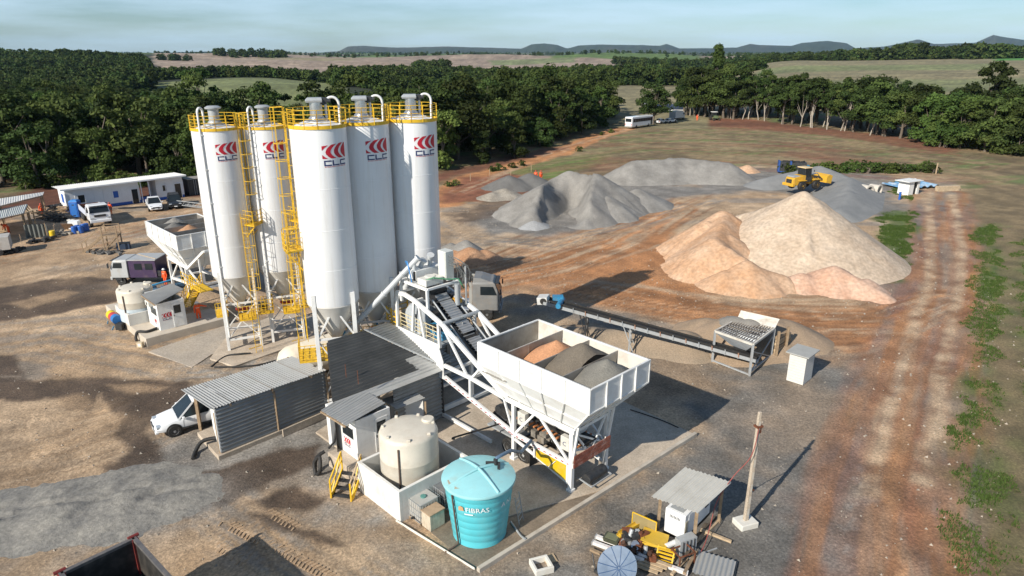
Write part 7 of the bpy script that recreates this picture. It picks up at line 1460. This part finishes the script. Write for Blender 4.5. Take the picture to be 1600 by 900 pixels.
def toilet(label,p,rz):
    o=thing('portable_toilet',label,'toilet cabin',flat(p,0),rz); ob('cabin',MB().box((0,0,1.1),(1.1,1.1,2.1)),BLUEP,o,bev=.06); ob('roof',MB().loft([[V(-.6,-.6,2.15),V(.6,-.6,2.15),V(.6,.6,2.15),V(-.6,.6,2.15)],[V(-.35,-.35,2.38),V(.35,-.35,2.38),V(.35,.35,2.38),V(-.35,.35,2.38)]]),mat('toilet_roof',(.05,.22,.55),.5),o,bev=.05); d=ob('door',MB().box((0,-.565,1.05),(.75,.03,1.85)),mat('toilet_door',(.03,.16,.50),.45),o,bev=.02); ob('vent',MB().box((0,-.585,1.75),(.3,.01,.12)),DARK,d); ob('skid',MB().box((0,0,.05),(1.2,1.2,.1)),DARK,o)
toilet('blue portable toilet standing alone in front of the white building',G(121,339),R(8)); toilet('blue portable toilet behind the dark container',P0+bu*20.4+bn*.8,R(20))
# open work canopies, far left
def canopy(label,c,z,m):
    o=thing('work_canopy',label,'canopy'); C4=[G(x,y,z) for x,y in c]; 
    sheets(o,'roof_sheet',C4[0],C4[3],C4[1],C4[2],4,m,.25,.03)
    for q in C4+[C4[0].lerp(C4[1],.5),C4[3].lerp(C4[2],.5)]: q=q.lerp(sum(C4,V(0,0,0))/4,.06); ob('post',MB().beam(flat(q,0),flat(q,z-.06),.12),WOOD,o)
    ob('rafter',MB().beam(C4[0]-Z*.1,C4[1]-Z*.1,.1).beam(C4[3]-Z*.1,C4[2]-Z*.1,.1),WOOD,o)
canopy('nearer work canopy with pale sheet roof at the left edge',[(-80,360),(37,333),(43,319),(-80,341)],2.7,mat('canopy_pale',(.52,.54,.52),.6,0,.05,1,dirt=(.4,.36,.3),dirta=.4)); canopy('farther work canopy with white roof behind the nearer one',[(-80,341),(67,305),(69,300),(-80,322)],3.2,mat('canopy_white',(.68,.67,.64),.6,0,.05,1))
o=thing('roof_lattice','bare timber roof frame sticking out of the nearer canopy','frame'); a0,a1,a2,a3=G(27,324,2.6),G(42,320,2.6),G(51,329,2.6),G(36,334,2.6)
for i in range(5): ob('batten',MB().beam(a0.lerp(a1,i/4),a3.lerp(a2,i/4),.09),WOODL,o)
for p,q in((a0,a3),(a1,a2),(a3,a2)): ob('batten',MB().beam(p,q,.1),WOODL,o)
for q in(a2,a3,a1): ob('post',MB().beam(flat(q,0),q,.12),WOOD,o)
def misc(name,label,cat,px,parts,rz=0,z=0,group=None):
    p=G(*px); o=thing(name,label,cat,flat(p,z),rz,group)
    for nm,mb,m in parts:
        q=ob(nm,mb,m,o)
        if nm in('pieces','rocks','tarp','rods'): q['kind']='stuff'
    return o
misc('tarpaulin_screen','upright grey tarpaulin screen beside the canopies','screen',(57,372),[('sheet',MB().corr((-1.3,0,0),(1,.2,0),(0,0,1),2.6,1.6,.5,.12),mat('tarp_grey',(.13,.14,.13),.8)),('stick',MB().beam((-1.2,0,0),(-1.2,.1,1.8),.06).beam((1.1,.4,0),(1.1,.4,1.8),.06),WOOD)],R(-5))
misc('plastic_barrel','yellow open barrel near the tarpaulin screen','barrel',(83,371),[('shell',MB().lathe([(.26,0),(.31,.1),(.31,.75),(.28,.85)],20),mat('barrel_yellow',(.75,.52,.02),.4)),('hoop',MB().lathe([(.315,.28),(.325,.3),(.325,.33),(.315,.35)],20,cap=False),YEL)])
for k,(px,py) in enumerate([(117,365),(122,363),(127,364),(132,361),(136,360)]): misc('blue_drum','blue plastic drum in the cluster before the tipper truck','drum',(px,py),[('shell',MB().lathe([(.27,0),(.30,.06),(.30,.84),(.27,.9),(.01,.91)],20),BLUEP),('bung',MB().tube((.12,0,.9),(.12,0,.94),.04),DARK)],group='blue drums')
misc('white_tote','white bulk tote at the left end of the blue drums','container',(118,358),[('bottle',MB().box((0,0,.6),(1.1,.95,.95)),WHITEP),('pallet',MB().box((0,0,.07),(1.2,1.0,.13)),WOOD)],R(10)); misc('concrete_block','pale concrete block behind the blue drums','block',(112,350),[('body',MB().box((0,0,.3),(.8,.5,.6)),CONCW),('lifting_eye',MB().tube((0,0,.6),(0,0,.7),.05),DARK)])
rk=random.Random(5)
for k,(px,py,nm,lab) in enumerate([(95,345,'timber_stack','stack of dark timbers and scrap near the portable toilet'),(75,340,'timber_stack','dark heap of timbers right of the canopies'),(100,366,'rubble_heap','heap of broken stones between barrel and drums'),(62,378,'rubble_heap','dark rubbish heap in front of the tarpaulin screen'),(85,328,'timber_stack','tangle of dark frames behind the canopies'),(108,331,'timber_stack','row of dark crates along the white building'),(150,330,'timber_stack','low stack of dark boards under the building wall'),(10,395,'rubble_heap','dark pile at the left edge below the canopies')]):
    mb=MB()
    for i in range(22):
        if nm=='timber_stack': mb.box((rk.uniform(-1,1),rk.uniform(-.6,.6),rk.uniform(.05,.8)),(rk.uniform(.5,2.2),.14,.14),Matrix.Rotation(rk.uniform(-.5,.5),3,'Z')@Matrix.Rotation(rk.uniform(-.4,.4),3,'Y'))
        else: mb.box((rk.gauss(0,.9),rk.gauss(0,.5),rk.uniform(.0,.4)),(rk.uniform(.2,.6),rk.uniform(.2,.5),rk.uniform(.15,.4)),Matrix.Rotation(rk.uniform(0,3),3,'Z'))
    misc(nm,lab,'debris heap',(px,py),[('pieces',mb,(WOOD if k%2 else DARK) if nm=='timber_stack' else (M_PEB if k==2 else DARK))],rk.uniform(0,1))
    COL.objects  # keep
misc('brown_board','brown board leaning behind the blue drums','board',(108,360),[('panel',MB().box((0,0,.5),(1.4,.08,1.0),Matrix.Rotation(R(35),3,'X')),mat('panel_brown',(.16,.10,.06),.7)),('prop',MB().beam((0,.1,.5),(0,.7,0),.06),WOOD)])
misc('trailer','dusty white trailer corner at the left edge of the yard','trailer',(-14,398),[('box',MB().box((0,0,1.3),(4,2.2,1.4)),mat('trailer_dusty',(.45,.43,.40),.6,0,.1,2,dirt=DUST,dirta=.6)),('wheel',MB().tube((.9,-1.1,.4),(.9,-.8,.4),.4,n=18).tube((-.2,-1.1,.4),(-.2,-.8,.4),.4,n=18),BLACK),('chassis',MB().box((0,0,.55),(3.8,1.2,.2)),DARK)],R(30))
for k,(px,py,lab) in enumerate([(198,326,'small pile of dark rods on the pale ground before the pickup'),(218,325,'second pile of dark rods before the white pickup')]): misc('rod_pile',lab,'rods',(px,py),[('rods',MB().box((0,0,.1),(2.2,.3,.12)).box((.3,.35,.1),(2.0,.25,.1)),DARK)],R(10))
misc('gantry_lattice','light steel lattice boom lying right of the black pickup','lattice',(300,327),[('chord',MB().beam((-3,-.3,.5),(3,-.3,.5),.08).beam((-3,.3,.5),(3,.3,.5),.08).beam((-3,0,1.0),(3,0,1.0),.08),GREYM),('lacing',(lambda m_:[m_.beam((-3+.5*i,(-.3 if i%2 else .3),.5),(-2.75+.5*i,0,1.0),.05) for i in range(12)] and m_)(MB()),GREYM)],R(-25))
# wooden stair tower
o=thing('stair_platform','weathered brown wooden stair platform standing in the open yard','stairs',G(170,391),R(12)); wd=WOOD
for x in(-.2,1.3):
    for y in(-.6,.6): ob('post',MB().beam((x,y,0),(x,y,2.9),.11),wd,o)
ob('deck',MB().bb((-.3,-.7,1.75),(1.4,.7,1.85)),wd,o)
for y in(-.6,.6): ob('stringer',MB().beam((-2.4,y,.05),(-.2,y,1.8),.08,.26),wd,o); ob('handrail',MB().beam((-2.4,y,1.05),(-.2,y,2.85),.07).beam((-.2,y,2.85),(1.3,y,2.85),.07).beam((-.2,y,2.3),(1.3,y,2.3),.07),wd,o); ob('brace',MB().beam((-.2,y,.2),(1.3,y,1.7),.07),wd,o); ob('rail_post',MB().beam((-2.4,y,0),(-2.4,y,1.05),.08),wd,o)
for i in range(7): ob('tread',MB().box((-2.3+2.1*i/6.5,0,.2+1.6*i/6.5),(.28,1.2,.05)),wd,o)
misc('battery_box','dark blue box beside the wooden stair platform','box',(194,389),[('body',MB().box((0,0,.35),(1.3,.7,.7)),mat('box_navy',(.03,.05,.09),.5)),('lid',MB().box((0,0,.72),(1.35,.75,.06)),DARK)],R(15)); misc('rock_heap','loose rocks around the foot of the wooden stairs','rubble heap',(168,396),[('rocks',(lambda m_:[m_.box((rk.gauss(0,1.1),rk.gauss(0,.35),.1),(.35,.3,.25),Matrix.Rotation(rk.uniform(0,3),3,'Z')) for i in range(30)] and m_)(MB()),M_GRAVD)])
misc('blue_tarp_heap','crumpled blue tarpaulin and pipes beside the crew truck','tarpaulin',(262,452),[('tarp',(lambda m_:[m_.box((rk.gauss(0,1.0),rk.gauss(0,.5),.25),(1.0,.7,.3),Matrix.Rotation(rk.uniform(0,3),3,'Z')@Matrix.Rotation(rk.uniform(-.3,.3),3,'X')) for i in range(9)] and m_)(MB()),mat('tarp_blue',(.07,.15,.24),.6)),('pipe',MB().tube((-2,-.3,.5),(2.2,.4,1.1),.09),BLUEM)],R(25))
# ---------------------------------------------------------------- far side of the yard
o=thing('site_hut','small white hut with flat roof and dark doorway by the track','hut',flat(G(1418,303),0),R(28)); ob('wall',MB().bb((-1.3,-.9,0),(-.15,-.82,2.1)).bb((.75,-.9,0),(1.3,-.82,2.1)).bb((-1.3,.82,0),(1.3,.9,2.1)).bb((-1.3,-.82,0),(-1.22,.82,2.1)).bb((1.22,-.82,0),(1.3,.82,2.1)),WHITE,o); ob('doorway',MB().bb((-.15,-.6,0),(.75,-.55,2.0)),DARK,o); ob('roof',MB().bb((-2.0,-1.2,2.12),(1.6,1.2,2.22)),WHITE,o); ob('roof_beam',MB().beam((-2.0,0,2.3),(1.4,0,2.3),.12),WHITE,o)
misc('blue_tarpaulin','blue and white plastic sheet spread behind the site hut','tarpaulin',(1425,292),[('sheet',MB().corr((-4,-2.2,.35),(1,0,.02),(0,1,0),7.5,4.6,1.3,.18),mat('sheet_blue',(.12,.26,.42),.4,0,.3,.6,dirt=(.75,.75,.72),dirta=1.0,dscale=.35)),('weight',MB().box((-3.5,-1.8,.6),(.4,.3,.3)).box((3,1.8,.7),(.4,.3,.3)),CONC)],R(15))
def cpipe(label,px,rz,L=1.6,r=.75): 
    o=thing('concrete_pipe',label,'pipe',flat(G(*px),0),rz,'concrete pipes'); ob('ring',MB().lathe([(r*.8,-L/2),(r,-L/2),(r,L/2-.25),(r*1.12,L/2-.2),(r*1.12,L/2),(r*.8,L/2),(r*.8,-L/2)],28,(0,0,r),Matrix.Rotation(R(90),3,'Y'),False),mat('pipe_concrete',(.52,.48,.42),.85,0,.1,2),o,40); ob('bed_chock',MB().box((0,-r*.8,.1),(.5,.2,.2)),WOOD,o)
cpipe('concrete pipe lying left of another, open end facing the yard',(1352,304),R(-70)); cpipe('concrete pipe nearest to the white site hut',(1366,303),R(-55))
misc('blue_post','short blue pipe standing in the grass by the site hut','pipe',(1405,312),[('pipe',MB().tube((0,0,0),(0,0,1.1),.16,n=12),BLUEP),('cap',MB().tube((0,0,1.1),(0,0,1.16),.19,n=12),BLUEP)])
o=thing('block_stack','pale stack of concrete blocks at the head of the track','block stack',flat(G(1480,298),0),R(10))
for i in range(10):
    for j in range(4): ob('block',MB().box((-1.8+.4*i,0,.1+.2*j),(.38,.55+.1*((i+j)%3),.19)),mat('block_tan',(.47,.37,.25),.9,0,.15,2),o)
for k,(px,lab) in enumerate([(1228,'dark engine set with blue frame, left of two behind the gravel'),(1246,'dark engine set with blue frame, right of two behind the gravel')]):
    misc('engine_set',lab,'machine',(px,270+k),[('body',MB().box((0,0,1.2),(2.6,1.6,1.7)),DARK),('frame',MB().box((-1.4,0,1.2),(.3,1.7,2.0)).box((0,0,.3),(2.9,1.7,.2)),mat('frame_blue',(.02,.07,.25),.5)),('exhaust',MB().tube((.4,0,2.05),(1.0,.3,2.15),.2,n=12).box((-.3,0,2.1),(1.0,.9,.25)),BLACK),('wheel',MB().tube((.8,-.85,.4),(.8,-.7,.4),.4,n=14),BLACK)],R(-15))
misc('blue_bin','small blue bin right of the two engine sets','bin',(1259,267),[('body',MB().box((0,0,.5),(1.0,.9,1.0)),BLUEM),('lid',MB().box((0,0,1.03),(1.05,.95,.06)),BLUEM)])
misc('white_tarpaulin','white and blue tarpaulin by the two orange workers','tarpaulin',(803,286),[('sheet',MB().corr((-3,-1,.25),(1,0,0),(0,1,0),6,2.0,.9,.1),mat('tarp_white',(.62,.64,.66),.5,0,.1,1)),('weight',MB().box((-2.5,0,.45),(.4,.3,.3)).box((2.5,.5,.45),(.3,.3,.3)),CONC)])
for k,px in enumerate([(735,283),(765,275),(798,274),(830,268)]): misc('fence_post','thin wooden fence post along the earth road','post',px,[('post',MB().beam((0,0,0),(0,0,1.3),.12),WOOD)],group='fence posts')
misc('fence_post','taller wooden post at the end of the hedge near the hut','post',(1462,272),[('post',MB().beam((0,0,0),(0,0,2.0),.16),WOODL)])
o=thing('tractor','green and white tractor parked in the shade of the tree row','tractor',flat(G(1115,189),0),R(-80)); ob('cab',MB().bb((-.8,-.7,1.5),(.6,.7,2.8)),GLASS,o); ob('cab_roof',MB().bb((-.95,-.85,2.8),(.75,.85,2.98)),WHITE,o,bev=.04); ob('hood',MB().bb((.6,-.45,1.0),(2.3,.45,1.8)),mat('tractor_green',(.12,.16,.08),.5),o,bev=.05)
for x,r in((-.6,.85),(1.8,.55)):
    for s in(-1,1): wheel(o,(x,s*.95,r),(0,1,0),r,.45,YEL)
for k,(px,y,w,lab) in enumerate([(285,690,16,'white farm shed with long roof far off beyond the green field'),(397,640,12,'pale farmhouse among trees far off in the centre left'),(262,700,9,'small white farm shed beside the far green field')]):
    x=(px-800)/1128*(y+7); o=thing('farm_building',lab,'building',(x,y,gz(x,y)),R(20+20*k)); ob('wall',MB().bb((-w/2,-3,0),(w/2,3,3.2)),WHITE,o); ob('roof',prism_x(MB(),[(-3.6,3.1),(3.6,3.1),(0,4.8)],-w/2-.5,w/2+.5),mat('farm_roof',(.45,.45,.44),.6),o).rotation_euler=(0,0,R(90)); ob('door',MB().bb((-1,-3.05,0),(1,-3.01,2.4)),DARK,o)
# ---------------------------------------------------------------- people
def person_mesh(pose):
    "joints of one standing or bending figure 1.75 m tall, x right, -y forward"
    b=dict(hip=(0,0,.95),waist=(0,0,1.12),chest=(0,0,1.34),neck=(0,0,1.50),head=(0,-.02,1.62),crown=(0,-.02,1.72),ls=(-.19,0,1.43),le=(-.25,.02,1.15),lw=(-.26,-.06,.90),lh=(-.26,-.09,.80),rs_=(.19,0,1.43),re=(.25,.02,1.15),rw=(.26,-.06,.90),rh=(.26,-.09,.80),lk=(-.11,-.02,.50),la=(-.12,.02,.09),lt=(-.13,-.14,.05),rk=(.11,-.02,.50),ra=(.12,.02,.09),rt=(.13,-.14,.05),lp=(-.10,0,.90),rp=(.10,0,.90))
    if pose=='reach': b.update(re=(.42,-.10,1.38),rw=(.64,-.18,1.34),rh=(.74,-.20,1.33))
    if pose=='bend':
        b.update(waist=(0,-.06,1.08),chest=(0,-.28,1.18),neck=(0,-.42,1.22),head=(0,-.55,1.22),crown=(0,-.64,1.22),ls=(-.19,-.34,1.20),le=(-.24,-.42,.92),lw=(-.20,-.52,.68),lh=(-.18,-.56,.60),rs_=(.19,-.34,1.20),re=(.24,-.42,.92),rw=(.20,-.52,.68),rh=(.18,-.56,.60))
    if pose=='walk': b.update(lk=(-.11,-.16,.52),la=(-.12,-.10,.10),lt=(-.13,-.26,.07),rk=(.11,.05,.50),ra=(.12,.24,.12),rt=(.13,.12,.05),lw=(-.27,.10,.93),rw=(.27,-.2,.95),rh=(.27,-.27,.9))
    E_=[('hip','waist'),('waist','chest'),('chest','neck'),('neck','head'),('head','crown'),('chest','ls'),('ls','le'),('le','lw'),('lw','lh'),('chest','rs_'),('rs_','re'),('re','rw'),('rw','rh'),('hip','lp'),('lp','lk'),('lk','la'),('la','lt'),('hip','rp'),('rp','rk'),('rk','ra'),('ra','rt')]
    rad_=dict(hip=.15,waist=.145,chest=.165,neck=.06,head=.095,crown=.075,ls=.085,le=.06,lw=.045,lh=.05,rs_=.085,re=.06,rw=.045,rh=.05,lk=.075,la=.055,lt=.05,rk=.075,ra=.055,rt=.05,lp=.105,rp=.105)
    ks=list(b); me=bpy.data.meshes.new('figure'); me.from_pydata([b[k] for k in ks],[(ks.index(a),ks.index(c)) for a,c in E_],[]); t=bpy.data.objects.new('figure',me); COL.objects.link(t)
    m=t.modifiers.new('s','SKIN'); m.use_smooth_shade=True
    for i,k in enumerate(ks): me.skin_vertices[0].data[i].radius=(rad_[k],rad_[k]); me.skin_vertices[0].data[i].use_root=(k=='hip')
    t.modifiers.new('d','SUBSURF').levels=2; bpy.context.view_layer.update()
    dg=bpy.context.evaluated_depsgraph_get(); em=bpy.data.meshes.new_from_object(t.evaluated_get(dg)); bpy.data.objects.remove(t)
    em.materials.clear()
    for q in(ORANGE,SKIN,BLACK): em.materials.append(q)
    hd=Vector(b['head']); hs=[Vector(b['lh']),Vector(b['rh'])]
    for p in em.polygons:
        c=p.center; p.use_smooth=True
        p.material_index=1 if ((c-hd).length<.15 or min((c-q).length for q in hs)<.065) else 2 if c.z<.11 else 0
    return em,b
POSES={k:person_mesh(k) for k in('stand','reach','bend','walk')}
def person(label,p,rz,pose,hat,z=0,s=1.0):
    em,b=POSES[pose]; o=thing('person',label,'person',flat(p,z),rz); o.scale=(s,s,s); bo=bpy.data.objects.new('body',em); COL.objects.link(bo); bo.parent=o
    h=Vector(b['head']); c=Vector(b['crown']); up=(c-h).normalized(); M=up.to_track_quat('Z','Y').to_matrix()
    ob('hard_hat',MB().lathe([(.16,.035),(.165,.05),(.125,.055),(.12,.10),(.085,.15),(.01,.17)],18,h,M),hat,o,40)
    ob('nose',MB().box(h+M@V(0,-.10,-.01),(.025,.03,.035)),SKIN,o); ob('reflective_band',MB().lathe([(.172,-.02),(.176,-.02),(.176,.02),(.172,.02)],18,Vector(b['chest'])+V(0,0,-.06) if pose!='bend' else Vector(b['waist']),None,False),mat('reflective',(.6,.6,.5),.4),o)
HW=mat('hat_white',(.78,.78,.76),.4); HR=mat('hat_red',(.5,.06,.03),.4)
person('person in orange workwear and white helmet reaching out beside the left booth',G(312,503,.3),R(25),'reach',HW,.30)
person('person in orange workwear bending beside the purple crew truck',G(260,447),R(-20),'stand',HW)
person('person in orange workwear walking beside the farther canopy',G(67,338),R(60),'walk',HR); person('person in orange workwear bending over at the edge of the nearer canopy',G(21,352),R(95),'bend',HR,1.0); person('person in orange workwear bending low under the nearer canopy',G(15,366),R(-80),'bend',HR)
person('left of two people in orange workwear beyond the grey gravel heap',G(837,284),0,'stand',HR,0,1.1); person('right of two people in orange workwear beyond the grey gravel heap',G(845,284),R(30),'stand',HR,0,1.1)
person('person in orange workwear standing by the tree row near the parked cars',G(1089,189),R(10),'stand',HR,0,1.15)
person('person with red helmet standing behind the white tipper truck',G(174,336),0,'stand',HR)
# ---------------------------------------------------------------- haze
hb=MB().bb((-16000,-60,-14),(16000,14500,290))
hm=bpy.data.materials.new('haze_air'); hm.use_nodes=True; t=hm.node_tree; t.nodes.remove(t.nodes['Principled BSDF'])
pv=t.nodes.new('ShaderNodeVolumePrincipled'); pv.inputs['Color'].default_value=(.42,.70,1,1); pv.inputs['Density'].default_value=.000026; pv.inputs['Anisotropy'].default_value=.0
t.links.new(pv.outputs[0],t.nodes['Material Output'].inputs['Volume'])
ho=ob('haze',hb,hm); ho['kind']='stuff'; ho['label']='pale blue haze over the distant hills'; ho['category']='haze'
